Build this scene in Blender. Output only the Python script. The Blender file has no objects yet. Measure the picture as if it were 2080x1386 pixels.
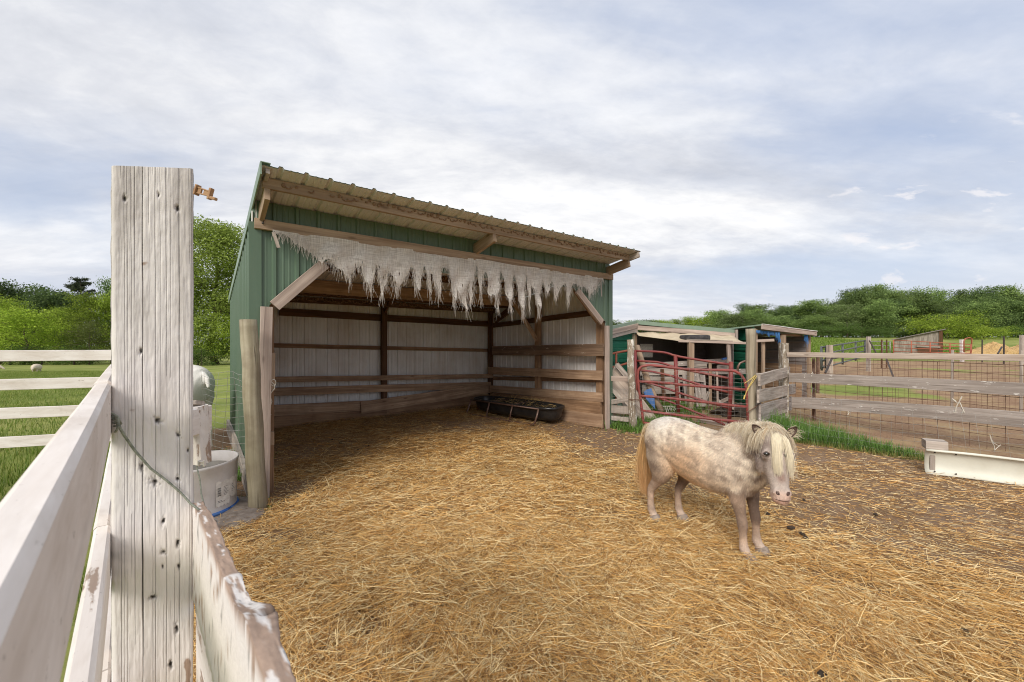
import bpy, bmesh, math, random
import numpy as np
from mathutils import Vector, Matrix, noise as mnoise
from mathutils.bvhtree import BVHTree

random.seed(7)
rng = np.random.default_rng(11)
SC = bpy.context.scene
COL = SC.collection
EYE = 1.43            # camera height above the yard
FPX = 820.0           # focal length in pixels of the 2080 px wide photograph

# ------------------------------------------------------------------ camera
cam_d = bpy.data.cameras.new("camera")
cam = bpy.data.objects.new("camera", cam_d)
COL.objects.link(cam)
cam.location = (0, 0, EYE)
cam.rotation_euler = (math.radians(90), 0, 0)
cam_d.sensor_fit = 'HORIZONTAL'
cam_d.sensor_width = 36.0
cam_d.lens = 36.0 * FPX / 2080.0
cam_d.clip_start = 0.01
cam_d.clip_end = 2000
cam_d.dof.use_dof = True
cam_d.dof.focus_distance = 4.0
cam_d.dof.aperture_fstop = 14.0
SC.camera = cam

# ------------------------------------------------------------------ exposure
SC.view_settings.view_transform = 'Standard'
SC.view_settings.look = 'None'
SC.view_settings.exposure = 0.40
SC.view_settings.gamma = 1.0
SC.cycles.use_denoising = True
SC.cycles.filter_width = 1.05
SC.cycles.max_bounces = 8
SC.cycles.diffuse_bounces = 6
SC.cycles.transparent_max_bounces = 8

# ------------------------------------------------------------------ sun and sky
SUN_EL, SUN_AZ = math.radians(38), math.radians(201)   # azimuth clockwise from +Y: behind the camera, to the left
sd = Vector((math.sin(SUN_AZ) * math.cos(SUN_EL), math.cos(SUN_AZ) * math.cos(SUN_EL), math.sin(SUN_EL)))
sun_d = bpy.data.lights.new("sun", 'SUN')
sun_d.energy = 2.3
sun_d.angle = math.radians(26)
sun_d.color = (1.0, 0.94, 0.85)
sun = bpy.data.objects.new("sun", sun_d)
COL.objects.link(sun)
sun.rotation_euler = sd.to_track_quat('Z', 'Y').to_euler()

world = bpy.data.worlds.new("World")
SC.world = world
world.use_nodes = True


class NT:
    """small wrapper that makes node trees short to write"""
    def __init__(s, tree):
        s.t = tree
        s.t.nodes.clear()

    def n(s, typ, ins=None, **props):
        nd = s.t.nodes.new(typ)
        for k, v in props.items():
            setattr(nd, k, v)
        for k, v in (ins or {}).items():
            s.set(nd.inputs[k], v)
        return nd

    def set(s, sock, v):
        if isinstance(v, bpy.types.NodeSocket):
            s.t.links.new(v, sock)
        elif isinstance(v, (tuple, list)) and sock.type == 'RGBA' and len(v) == 3:
            sock.default_value = (*v, 1)
        else:
            sock.default_value = v

    def math(s, op, a, b=0.0, c=None, clamp=False):
        nd = s.n('ShaderNodeMath', operation=op, use_clamp=clamp)
        s.set(nd.inputs[0], a)
        s.set(nd.inputs[1], b)
        if c is not None:
            s.set(nd.inputs[2], c)
        return nd.outputs[0]

    def vmath(s, op, a, b=(0, 0, 0)):
        nd = s.n('ShaderNodeVectorMath', operation=op)
        s.set(nd.inputs[0], a)
        s.set(nd.inputs[1], b)
        return nd.outputs[0]

    def mix(s, f, a, b, mode='MIX'):
        nd = s.n('ShaderNodeMix', data_type='RGBA', blend_type=mode, clamp_factor=True)
        s.set(nd.inputs[0], f)
        s.set(nd.inputs[6], a)
        s.set(nd.inputs[7], b)
        return nd.outputs[2]

    def ramp(s, f, stops, interp='LINEAR'):
        nd = s.n('ShaderNodeValToRGB')
        cr = nd.color_ramp
        cr.interpolation = interp
        while len(cr.elements) < len(stops):
            cr.elements.new(0.5)
        for e, (p, c) in zip(cr.elements, stops):
            e.position = p
            if isinstance(c, (int, float)):
                c = (c, c, c)
            e.color = (*c, 1)
        s.set(nd.inputs[0], f)
        return nd.outputs[0]

    def noise(s, vec, scale, detail=4, rough=0.55, dist=0.0):
        nd = s.n('ShaderNodeTexNoise', {'Vector': vec, 'Scale': scale, 'Detail': detail, 'Roughness': rough, 'Distortion': dist})
        return nd.outputs[0]

    def mapv(s, vec, scale=(1, 1, 1), loc=(0, 0, 0), rot=(0, 0, 0)):
        nd = s.n('ShaderNodeMapping', {'Vector': vec, 'Scale': scale, 'Location': loc, 'Rotation': rot})
        return nd.outputs[0]


def build_world():
    w = NT(world.node_tree)
    sky = w.n('ShaderNodeTexSky', sky_type='NISHITA', sun_disc=False)
    sky.sun_elevation = SUN_EL
    sky.sun_rotation = SUN_AZ
    sky.air_density = 1.0
    sky.dust_density = 1.5
    d = w.n('ShaderNodeTexCoord').outputs['Generated']
    sp = w.n('ShaderNodeSeparateXYZ', {0: d})
    dx, dy, dz = sp.outputs[0], sp.outputs[1], sp.outputs[2]
    zz = w.math('MAXIMUM', w.math('ADD', dz, 0.20), 0.06)
    px = w.math('DIVIDE', dx, zz)
    py = w.math('DIVIDE', dy, zz)
    P = w.n('ShaderNodeCombineXYZ', {0: px, 1: py, 2: 0.0}).outputs[0]
    # cloud sheet: broad masses, rippled streaks, fine wisps
    Pr = w.mapv(P, scale=(0.55, 1.0, 1), rot=(0, 0, math.radians(-35)), loc=(3.1, 1.7, 0))
    n1 = w.noise(Pr, 0.75, 7, 0.55, 0.35)
    Ps = w.mapv(P, scale=(0.6, 2.0, 1), rot=(0, 0, math.radians(-38)), loc=(0.4, 5.2, 0.0))
    n2 = w.noise(Ps, 1.3, 6, 0.6, 0.6)
    n3 = w.noise(P, 4.0, 5, 0.6, 0.3)
    dens = w.math('ADD', w.math('MULTIPLY', n1, 0.74), w.math('MULTIPLY', n2, 0.18))
    dens = w.math('ADD', dens, w.math('MULTIPLY', n3, 0.08))
    # clear, bluer air low to the right, thicker sheet overhead and to the left
    az = w.math('DIVIDE', dx, w.math('MAXIMUM', dy, 0.05))
    right = w.ramp(w.math('MULTIPLY_ADD', az, 0.5, 0.15), [(0.30, 0.0), (0.62, 1.0)])
    elr = w.ramp(dz, [(0.02, 0.3), (0.12, 1.0), (0.34, 0.85), (0.55, 0.0)])
    clear = w.math('MULTIPLY', right, elr)
    left = w.ramp(w.math('MULTIPLY_ADD', az, -0.5, 0.2), [(0.35, 0.0), (0.75, 1.0)])
    ell = w.ramp(dz, [(0.10, 0.0), (0.2, 1.0), (0.3, 0.0)])
    clear = w.math('ADD', clear, w.math('MULTIPLY', w.math('MULTIPLY', left, ell), 0.35))
    dens = w.math('SUBTRACT', dens, w.math('MULTIPLY', clear, 0.14))
    cover = w.ramp(dens, [(0.30, 0.12), (0.40, 0.45), (0.46, 0.78), (0.54, 1.0)])
    # thickness shading of the cloud sheet
    n4 = w.noise(w.mapv(P, scale=(0.6, 1.3, 1), rot=(0, 0, math.radians(-40)), loc=(7.7, 2.2, 3)), 1.0, 7, 0.6, 0.5)
    n5 = w.math('ADD', w.math('MULTIPLY', n4, 0.69), w.math('MULTIPLY', n2, 0.12))
    n7 = w.noise(w.mapv(P, scale=(1, 1.5, 1), rot=(0, 0, math.radians(-50)), loc=(1, 4, 8)), 6.5, 6, 0.62, 0.3)
    n5 = w.math('ADD', n5, w.math('MULTIPLY', n7, 0.19))
    ccol = w.ramp(n5, [(0.36, (5.55, 5.75, 6.3)), (0.455, (6.7, 6.85, 7.3)), (0.53, (8.0, 8.05, 8.25)), (0.62, (9.3, 9.25, 9.25))])
    blue = w.mix(w.ramp(dz, [(0.0, 0.0), (0.5, 1.0)]), (5.9, 6.5, 7.8), (3.6, 4.6, 6.8))
    skc = w.mix(0.25, blue, sky.outputs[0])
    col = w.mix(cover, skc, ccol)
    # a few small low cumulus puffs on the right
    pc = w.n('ShaderNodeCombineXYZ', {0: w.math('MULTIPLY', az, 5.5), 1: w.math('MULTIPLY', w.math('DIVIDE', dz, w.math('MAXIMUM', dy, 0.05)), 17.0), 2: 0.0}).outputs[0]
    n6 = w.noise(w.mapv(pc, loc=(1.35, 0.2, 9.0)), 1.0, 6, 0.55, 0.25)
    puff = w.ramp(n6, [(0.60, 0.0), (0.66, 1.0)])
    band = w.ramp(dz, [(0.05, 0.0), (0.09, 1.0), (0.30, 1.0), (0.36, 0.0)])
    puff = w.math('MULTIPLY', w.math('MULTIPLY', puff, band), right)
    col = w.mix(w.math('MULTIPLY', puff, 0.60), col, (8.6, 8.3, 8.4))
    # pale air at the horizon
    hz = w.ramp(dz, [(0.0, 1.0), (0.16, 0.0)])
    col = w.mix(w.math('MULTIPLY', hz, 0.65), col, (6.7, 6.8, 7.5))
    bg = w.n('ShaderNodeBackground', {'Color': col, 'Strength': 0.088})
    out = w.n('ShaderNodeOutputWorld')
    w.t.links.new(bg.outputs[0], out.inputs[0])


build_world()

# ------------------------------------------------------------------ helpers
def ray(px, py):
    return Vector(((px - 1040) / FPX, 1.0, -(py - 693) / FPX))


def W(px, py, Y):
    """world point seen at a photograph pixel, Y metres in front of the camera"""
    r = ray(px, py)
    return Vector((r.x * Y, Y, EYE + r.z * Y))


def G(px, py, z=0.0):
    """ground point (height z) seen at a photograph pixel"""
    r = ray(px, py)
    return W(px, py, (z - EYE) / r.z)


def PL(px, py, p0, nrm):
    r = ray(px, py)
    o = Vector((0, 0, EYE))
    return o + r * ((Vector(p0) - o).dot(Vector(nrm)) / r.dot(Vector(nrm)))


def sm(a, b, x):
    t = np.clip((np.asarray(x, float) - a) / (b - a), 0, 1)
    return t * t * (3 - 2 * t)


def zg(x, y):
    """height of the land"""
    x = np.asarray(x, float)
    y = np.asarray(y, float)
    az = x / np.maximum(np.abs(y), 0.5)
    lf = sm(-0.15, -0.5, az) if False else 1 - sm(-0.5, -0.15, az)
    z = lf * (-0.033 * np.clip(y - 8, 0, 62)) + (1 - lf) * 2.3 * sm(42, 92, y)
    return z


def vnoise(P, scale, seed=0.0):
    return np.array([mnoise.noise((p[0] * scale + seed, p[1] * scale + 3.3 * seed, p[2] * scale - seed)) for p in P])


class MB:
    def __init__(s):
        s.v = []
        s.f = []
        s.uv = []
        s.c = []          # optional colour per vertex

    def add(s, verts, faces, uvs=None):
        b = len(s.v)
        s.v.extend([tuple(v) for v in verts])
        for i, f in enumerate(faces):
            s.f.append([b + k for k in f])
            s.uv.append(uvs[i] if uvs else [(verts[k][0] * .7 + verts[k][1] * .7, verts[k][2]) for k in f])

    def beam(s, p0, p1, w, h, up=(0, 0, 1), wob=0.0015, seg=None, ch=0.003, sag=0.0, taper=1.0, side0=0):
        """board from p0 to p1; w across, h along 'up'; chamfered, slightly uneven"""
        p0, p1, up = Vector(p0), Vector(p1), Vector(up)
        L = (p1 - p0).length
        d = (p1 - p0).normalized()
        a = d.cross(up)
        if a.length < 1e-4:
            a = d.cross(Vector((1, 0, 0)))
        a.normalize()
        u = a.cross(d).normalized()
        n = seg or max(1, min(24, int(L / 0.15)))
        hw, hh = w / 2, h / 2
        ch = min(ch, hw * .4, hh * .4)
        prof = [(-hw + ch, -hh), (hw - ch, -hh), (hw, -hh + ch), (hw, hh - ch), (hw - ch, hh), (-hw + ch, hh), (-hw, hh - ch), (-hw, -hh + ch)]
        per = [0]
        for i in range(8):
            q, r_ = prof[i], prof[(i + 1) % 8]
            per.append(per[-1] + math.hypot(q[0] - r_[0], q[1] - r_[1]))
        ou, ov = random.uniform(0, 50), random.uniform(0, 50)
        V, F, U = [], [], []
        ph = random.uniform(0, 6)
        for i in range(n + 1):
            t = i / n
            k = 1 + (taper - 1) * t
            c = p0.lerp(p1, t) - u * sag * 4 * t * (1 - t)
            c = c + a * wob * 1.5 * math.sin(ph + t * L * 2.1) + u * wob * math.sin(ph * 2 + t * L * 3.3)
            for (x, y) in prof:
                V.append(c + a * (x * k + random.uniform(-wob, wob) * .5) + u * (y * k + random.uniform(-wob, wob) * .5))
        for i in range(n):
            for j in range(8):
                j2 = (j + 1) % 8
                F.append([i * 8 + j, i * 8 + j2, (i + 1) * 8 + j2, (i + 1) * 8 + j])
                x0, x1 = ou + L * i / n, ou + L * (i + 1) / n
                U.append([(x0, ov + per[j]), (x0, ov + per[j + 1]), (x1, ov + per[j + 1]), (x1, ov + per[j])])
        F.append(list(range(7, -1, -1)))
        U.append([(ou + prof[k][0] * 3, ov + prof[k][1]) for k in range(7, -1, -1)])
        F.append([n * 8 + k for k in range(8)])
        U.append([(ou + prof[k][0] * 3, ov + prof[k][1]) for k in range(8)])
        s.add(V, F, U)
        return s

    def tube(s, pts, r, n=8, cap=True, wob=0.0, r1=None, ell=1.0):
        pts = [Vector(p) for p in pts]
        m = len(pts)
        rs = r if isinstance(r, (list, tuple)) else [r + ((r1 - r) * i / (m - 1) if r1 is not None else 0) for i in range(m)]
        V, F, U = [], [], []
        prev = None
        L = 0
        ls = []
        ou, ov = random.uniform(0, 50), random.uniform(0, 50)
        for i, p in enumerate(pts):
            t = (pts[min(i + 1, m - 1)] - pts[max(i - 1, 0)])
            if t.length < 1e-9:
                t = Vector((0, 0, 1))
            t.normalize()
            if prev is None:
                a = t.cross(Vector((0, 0, 1)))
                if a.length < 0.05:
                    a = t.cross(Vector((0, 1, 0)))
            else:
                a = prev - t * prev.dot(t)
            a.normalize()
            prev = a
            b = t.cross(a)
            if i:
                L += (p - pts[i - 1]).length
            ls.append(L)
            for k in range(n):
                an = 2 * math.pi * k / n
                rr = rs[i] + (random.uniform(-wob, wob) if wob else 0)
                V.append(p + a * math.cos(an) * rr + b * math.sin(an) * rr * ell)
        for i in range(m - 1):
            for k in range(n):
                k2 = (k + 1) % n
                F.append([i * n + k, i * n + k2, (i + 1) * n + k2, (i + 1) * n + k])
                c0, c1 = ov + 6.283 * rs[i] * k / n, ov + 6.283 * rs[i] * (k + 1) / n
                U.append([(ou + ls[i], c0), (ou + ls[i], c1), (ou + ls[i + 1], c1), (ou + ls[i + 1], c0)])
        if cap:
            F.append(list(range(n - 1, -1, -1)))
            U.append([(ou + math.cos(6.283 * k / n) * rs[0] * 2, ov + math.sin(6.283 * k / n) * rs[0]) for k in range(n - 1, -1, -1)])
            F.append([(m - 1) * n + k for k in range(n)])
            U.append([(ou + math.cos(6.283 * k / n) * rs[-1] * 2, ov + math.sin(6.283 * k / n) * rs[-1]) for k in range(n)])
        s.add(V, F, U)
        return s

    def blob(s, c, r, seed=0, amp=0.2, nu=10, nv=7):
        c = Vector(c)
        r = Vector((r, r, r)) if isinstance(r, (int, float)) else Vector(r)
        V, F = [], []
        for i in range(nv + 1):
            th = math.pi * i / nv
            for k in range(nu):
                ph = 2 * math.pi * k / nu
                d = Vector((math.sin(th) * math.cos(ph), math.sin(th) * math.sin(ph), math.cos(th)))
                q = 1 + amp * mnoise.noise(d * 1.7 + Vector((seed, seed * 2.1, 0)))
                V.append(c + Vector((d.x * r.x, d.y * r.y, d.z * r.z)) * q)
        for i in range(nv):
            for k in range(nu):
                k2 = (k + 1) % nu
                F.append([i * nu + k, (i + 1) * nu + k, (i + 1) * nu + k2, i * nu + k2])
        s.add(V, F)
        return s

    def build(s, name, mat, parent=None, smooth=False, loc=None):
        me = bpy.data.meshes.new(name)
        o3 = Vector(loc) if loc is not None else Vector((0, 0, 0))
        me.from_pydata([(v[0] - o3.x, v[1] - o3.y, v[2] - o3.z) for v in s.v], [], s.f)
        uvl = me.uv_layers.new(name="UVMap")
        flat = [c for f in s.uv for p in f for c in p]
        uvl.data.foreach_set("uv", flat)
        if s.c:
            at = me.color_attributes.new("col", 'FLOAT_COLOR', 'POINT')
            at.data.foreach_set("color", np.asarray(s.c, dtype=np.float32).ravel())
        if smooth:
            me.polygons.foreach_set("use_smooth", [True] * len(me.polygons))
        me.materials.append(mat)
        ob = bpy.data.objects.new(name, me)
        ob.location = o3
        COL.objects.link(ob)
        if parent is not None:
            ob.parent = parent
            ob.location = o3 - parent.location if parent.rotation_euler.z == 0 else o3
        return ob


def np_mesh(name, V, F, mat, cols=None, parent=None, smooth=False, uv=None):
    """fast mesh from numpy arrays; F is (m,k) with k = 3 or 4"""
    me = bpy.data.meshes.new(name)
    k = F.shape[1]
    me.vertices.add(len(V))
    me.vertices.foreach_set("co", np.ascontiguousarray(V, dtype=np.float32).ravel())
    me.loops.add(F.size)
    me.loops.foreach_set("vertex_index", np.ascontiguousarray(F, dtype=np.int32).ravel())
    me.polygons.add(len(F))
    me.polygons.foreach_set("loop_start", np.arange(0, F.size, k, dtype=np.int32))
    me.polygons.foreach_set("loop_total", np.full(len(F), k, dtype=np.int32))
    if smooth:
        me.polygons.foreach_set("use_smooth", np.ones(len(F), dtype=bool))
    me.update(calc_edges=True)
    if cols is not None:
        at = me.color_attributes.new("col", 'FLOAT_COLOR', 'POINT')
        c4 = np.ones((len(V), 4), dtype=np.float32)
        c4[:, :cols.shape[1]] = cols
        at.data.foreach_set("color", c4.ravel())
    me.materials.append(mat)
    ob = bpy.data.objects.new(name, me)
    COL.objects.link(ob)
    if parent is not None:
        ob.parent = parent
        ob.location = -parent.location
    return ob


def tag(o, label=None, cat=None, group=None, kind=None):
    if label:
        o['label'] = label
    if cat:
        o['category'] = cat
    if group:
        o['group'] = group
    if kind:
        o['kind'] = kind
    return o


def thing(name, label, cat, loc=(0, 0, 0), group=None):
    o = bpy.data.objects.new(name, None)
    o.empty_display_size = 0.1
    o.location = loc
    COL.objects.link(o)
    return tag(o, label, cat, group)


def copy_tree(o, parent=None):
    c = o.copy()
    COL.objects.link(c)
    if parent is not None:
        c.parent = parent
    for ch in [x for x in bpy.data.objects if x.parent == o]:
        copy_tree(ch, c)
    return c


# ------------------------------------------------------------------ materials
def mat(name):
    m = bpy.data.materials.new(name)
    m.use_nodes = True
    return m, NT(m.node_tree)


def finish(m, w, col, rough=0.8, bump=None, bstr=0.3, bdist=0.004, metal=0.0, spec=0.3, trans=None, subs=None, normal_extra=None):
    ins = {'Base Color': col, 'Roughness': rough, 'Metallic': metal, 'Specular IOR Level': spec}
    if bump is not None:
        ins['Normal'] = w.n('ShaderNodeBump', {'Height': bump, 'Strength': bstr, 'Distance': bdist}).outputs[0]
    p = w.n('ShaderNodeBsdfPrincipled', ins)
    sh = p.outputs[0]
    if trans:
        tr = w.n('ShaderNodeBsdfTranslucent', {'Color': col})
        sh = w.n('ShaderNodeMixShader', {0: trans, 1: sh, 2: tr.outputs[0]}).outputs[0]
    out = w.n('ShaderNodeOutputMaterial')
    w.t.links.new(sh, out.inputs[0])
    return m


def wood(name, c1, c2, c3, cracks=0.5, paint=None, pamt=0.5, pscale=6.0, bstr=0.5, stain=0.0, gs=1.0):
    """grain runs along u; c1 light, c2 mid, c3 dark lines; optional worn paint"""
    m, w = mat(name)
    uv = w.n('ShaderNodeUVMap').outputs[0]
    g1 = w.noise(w.mapv(uv, scale=(1.6 * gs, 55 * gs, 1)), 1.0, 6, 0.6, 0.6)
    g2 = w.noise(w.mapv(uv, scale=(0.7 * gs, 14 * gs, 1), loc=(4, 3, 0)), 1.0, 4, 0.55, 0.8)
    g3 = w.noise(w.mapv(uv, scale=(1.0, 1.6, 1), loc=(1, 7, 2)), 2.2, 5, 0.6)
    base = w.mix(w.ramp(g1, [(0.36, 0.0), (0.62, 1.0)]), c2, c1)
    base = w.mix(w.math('MULTIPLY', w.ramp(g2, [(0.38, 1.0), (0.55, 0.0)]), 0.55), base, c3)
    base = w.mix(w.math('MULTIPLY', w.ramp(g3, [(0.35, 1.0), (0.6, 0.0)]), 0.45), base, w.mix(0.5, c2, c3))
    # long checks
    ck = w.noise(w.mapv(uv, scale=(0.8, 38, 1), loc=(9, 2, 0)), 1.0, 3, 0.5, 0.4)
    crk = w.ramp(ck, [(0.30, 1.0), (0.345, 0.0)])
    crk = w.math('MULTIPLY', crk, cracks)
    # knots
    vo = w.n('ShaderNodeTexVoronoi', {'Vector': w.mapv(uv, scale=(2.1, 6.5, 1)), 'Scale': 1.0, 'Randomness': 1.0})
    kn = w.ramp(vo.outputs['Distance'], [(0.05, 1.0), (0.12, 0.0)])
    base = w.mix(w.math('MULTIPLY', kn, 0.75), base, c3)
    h = w.math('SUBTRACT', w.math('MULTIPLY', g1, 0.6), w.math('MULTIPLY', crk, 1.2))
    if paint:
        pn = w.noise(w.mapv(uv, scale=(1.0, 2.2, 1)), pscale, 8, 0.68, 0.3)
        pf = w.noise(w.mapv(uv, scale=(9, 60, 1), loc=(2, 2, 0)), 1.0, 5, 0.65, 0.3)
        pm = w.math('ADD', w.math('MULTIPLY', pn, 0.7), w.math('MULTIPLY', pf, 0.3))
        pk = w.ramp(pm, [(0.70 - 0.4 * pamt, 0.0), (0.725 - 0.4 * pamt, 1.0)])
        dirt = w.noise(w.mapv(uv, scale=(2, 9, 1), loc=(5, 5, 0)), 1.6, 6, 0.65, 0.3)
        pc = w.mix(w.ramp(dirt, [(0.40, 0.0), (0.66, 0.62)]), paint, (paint[0] * .70, paint[1] * .64, paint[2] * .58))
        spk = w.noise(w.mapv(uv, scale=(1, 1.6, 1), loc=(3, 8, 1)), 70, 3, 0.6)
        blot = w.noise(w.mapv(uv, scale=(1, 2.5, 1), loc=(6, 1, 4)), 3.5, 5, 0.7, 0.5)
        pc = w.mix(w.math('MULTIPLY', w.ramp(spk, [(0.66, 0.0), (0.72, 1.0)]), 0.5), pc, (0.16, 0.12, 0.09))
        pc = w.mix(w.ramp(blot, [(0.52, 0.0), (0.70, 0.34)]), pc, (0.36, 0.29, 0.23))
        base = w.mix(pk, base, pc)
        h = w.math('ADD', h, w.math('MULTIPLY', pk, 0.5))
        base = w.mix(w.math('MULTIPLY', crk, 0.85), base, (0.07, 0.055, 0.045))
    else:
        base = w.mix(w.math('MULTIPLY', crk, 0.8), base, (c3[0] * .35, c3[1] * .35, c3[2] * .35))
    if stain:
        sn = w.noise(w.n('ShaderNodeTexCoord').outputs['Object'], 3.0, 5, 0.65)
        base = w.mix(w.math('MULTIPLY', w.ramp(sn, [(0.42, 0.0), (0.62, 1.0)]), stain), base, (0.10, 0.055, 0.035))
    return finish(m, w, base, 0.85, h, bstr, 0.004, spec=0.2)


def sheet(name, c, dirt=(0.25, 0.18, 0.12), damt=0.25, rough=0.45, streak=True):
    m, w = mat(name)
    ob = w.n('ShaderNodeTexCoord').outputs['Object']
    n1 = w.noise(ob, 1.7, 6, 0.6, 0.4)
    n2 = w.noise(w.mapv(ob, scale=(9, 9, 0.6)), 2.0, 5, 0.6)
    col = w.mix(w.math('MULTIPLY', w.ramp(n1, [(0.40, 0.0), (0.70, 1.0)]), damt), c, dirt)
    if streak:
        col = w.mix(w.math('MULTIPLY', w.ramp(n2, [(0.45, 0.0), (0.68, 1.0)]), damt * 0.9), col, tuple(min(1, x * 1.25 + 0.03) for x in c))
    rg = w.math('MULTIPLY_ADD', n1, 0.35, rough - 0.15)
    return finish(m, w, col, rg, n1, 0.08, 0.01, spec=0.4)


def plain(name, c, c2=None, scale=20.0, rough=0.6, metal=0.0, spec=0.3, bstr=0.2, thr=(0.4, 0.65), obj=True, bdist=0.003):
    m, w = mat(name)
    ob = w.n('ShaderNodeTexCoord').outputs['Object']
    n1 = w.noise(ob, scale, 6, 0.65)
    col = w.mix(w.ramp(n1, [(thr[0], 0.0), (thr[1], 1.0)]), c, c2 or tuple(x * .7 for x in c))
    return finish(m, w, col, rough, n1, bstr, bdist, metal, spec)


def colmat(name, rough=0.7, spec=0.2, trans=None, nz=0.25, scale=40.0, bstr=0.0, rnd=0.0):
    m, w = mat(name)
    a = w.n('ShaderNodeAttribute', attribute_name='col').outputs['Color']
    n1 = w.noise(w.n('ShaderNodeTexCoord').outputs['Object'], scale, 3, 0.6)
    v = w.math('MULTIPLY_ADD', n1, nz * 2, 1 - nz)
    if rnd:
        oi = w.n('ShaderNodeObjectInfo').outputs['Random']
        v = w.math('MULTIPLY', v, w.math('MULTIPLY_ADD', oi, rnd * 2, 1 - rnd * .8))
    vc = w.n('ShaderNodeCombineXYZ', {0: v, 1: v, 2: v}).outputs[0]
    col = w.mix(1.0, a, vc, 'MULTIPLY')
    return finish(m, w, col, rough, None if not bstr else n1, bstr, 0.003, spec=spec, trans=trans)


M = {}
M['white_post'] = None
M['old_tan'] = wood('weathered_tan_wood', (0.46, 0.34, 0.24), (0.34, 0.24, 0.165), (0.17, 0.11, 0.07), 0.35)
M['gray_wood'] = wood('grey_weathered_wood', (0.54, 0.47, 0.41), (0.38, 0.32, 0.27), (0.15, 0.12, 0.10), 0.7, bstr=0.8)
M['gate_post_wood'] = wood('gate_post_wood', (0.46, 0.40, 0.30), (0.34, 0.29, 0.21), (0.14, 0.11, 0.075), 0.8, stain=0.1)
M['pale_plank'] = wood('pale_plank_wood', (0.66, 0.56, 0.47), (0.52, 0.42, 0.34), (0.28, 0.20, 0.15), 0.4)
M['gray_pink'] = wood('pinkish_grey_wood', (0.58, 0.475, 0.40), (0.43, 0.335, 0.28), (0.17, 0.12, 0.10), 0.4)
M['brown_wood'] = wood('brown_stable_wood', (0.42, 0.265, 0.155), (0.29, 0.17, 0.095), (0.12, 0.065, 0.037), 0.35, stain=0.35)
M['dark_wood'] = wood('dark_stained_wood', (0.17, 0.085, 0.045), (0.11, 0.055, 0.03), (0.045, 0.025, 0.016), 0.3)
M['kick_wood'] = wood('worn_kick_board_wood', (0.55, 0.385, 0.26), (0.39, 0.25, 0.155), (0.16, 0.09, 0.052), 0.4, stain=0.25)
M['peeled_board'] = wood('peeling_kick_board', (0.30, 0.20, 0.13), (0.19, 0.12, 0.08), (0.08, 0.05, 0.035), 0.4, paint=(0.50, 0.42, 0.34), pamt=0.30, pscale=5)
M['green_post'] = wood('treated_green_wood', (0.47, 0.42, 0.31), (0.30, 0.265, 0.175), (0.12, 0.095, 0.06), 1.0, stain=0.35, gs=.5, bstr=.9)
M['log_peel'] = wood('log_with_flaking_paint', (0.42, 0.35, 0.28), (0.28, 0.23, 0.17), (0.12, 0.09, 0.06), 0.5, paint=(0.70, 0.67, 0.60), pamt=0.42, pscale=9)
M['white_wash'] = wood('white_washed_grey_wood', (0.50, 0.435, 0.39), (0.35, 0.30, 0.265), (0.15, 0.12, 0.10), 0.75, paint=(0.74, 0.70, 0.65), pamt=0.30, pscale=7, bstr=0.8)
M['white_paint'] = wood('white_painted_board', (0.40, 0.31, 0.25), (0.30, 0.22, 0.17), (0.14, 0.10, 0.08), 0.15, paint=(0.80, 0.755, 0.72), pamt=0.95, pscale=5, bstr=0.2)
M['white_worn'] = wood('white_paint_flaking_board', (0.45, 0.34, 0.27), (0.33, 0.235, 0.18), (0.14, 0.10, 0.08), 0.35, paint=(0.78, 0.735, 0.70), pamt=0.66, pscale=7, bstr=0.5)
M['green_metal'] = sheet('green_steel_sheet', (0.098, 0.150, 0.100), (0.14, 0.16, 0.12), 0.25, 0.4)
M['green_bright'] = sheet('green_ribbed_steel', (0.018, 0.15, 0.088), (0.05, 0.12, 0.07), 0.2, 0.4)
M['green_trim'] = sheet('green_trim_steel', (0.20, 0.27, 0.20), (0.16, 0.20, 0.15), 0.3, 0.4)
M['roof_metal'] = sheet('cream_steel_sheet', (0.61, 0.60, 0.605), (0.46, 0.38, 0.32), 0.22, 0.5)
M['inner_metal'] = sheet('pale_inner_steel_sheet', (0.74, 0.72, 0.70), (0.42, 0.30, 0.21), 0.45, 0.5)
M['gray_metal'] = sheet('grey_brown_steel_sheet', (0.22, 0.19, 0.18), (0.12, 0.08, 0.06), 0.4, 0.5)
M['mud'] = plain('mud_daub', (0.19, 0.11, 0.068), (0.30, 0.19, 0.12), 60, 0.95)
M['red_pipe'] = plain('red_gate_pipe', (0.30, 0.070, 0.060), (0.17, 0.050, 0.042), 12, 0.5, 0.0, 0.4, 0.1)
M['red_dark'] = plain('dark_red_pipe', (0.19, 0.030, 0.032), (0.26, 0.07, 0.05), 8, 0.5, 0.0, 0.4, 0.1)
M['red_rust'] = plain('orange_red_pipe', (0.42, 0.13, 0.075), (0.30, 0.10, 0.06), 6, 0.6)
M['brown_pipe'] = plain('brown_steel_pipe', (0.11, 0.055, 0.038), (0.19, 0.12, 0.09), 12, 0.35, 0.2, 0.5, 0.1)
M['dark_pipe'] = plain('dark_steel_pipe', (0.07, 0.08, 0.08), (0.16, 0.16, 0.15), 10, 0.5)
M['wire'] = plain('galvanised_wire', (0.42, 0.42, 0.40), (0.26, 0.22, 0.18), 30, 0.45, 0.6)
M['rust_wire'] = plain('rusty_wire', (0.12, 0.06, 0.038), (0.20, 0.13, 0.095), 20, 0.8)
M['black_plastic'] = plain('black_plastic', (0.012, 0.012, 0.014), (0.03, 0.027, 0.025), 8, 0.32, 0, 0.5, 0.1)
M['rubber'] = plain('old_tyre_rubber', (0.035, 0.033, 0.034), (0.075, 0.07, 0.07), 12, 0.8)
M['tub'] = plain('milky_plastic', (0.56, 0.525, 0.50), (0.46, 0.42, 0.385), 5, 0.4, 0, 0.4, 0.05)
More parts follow.
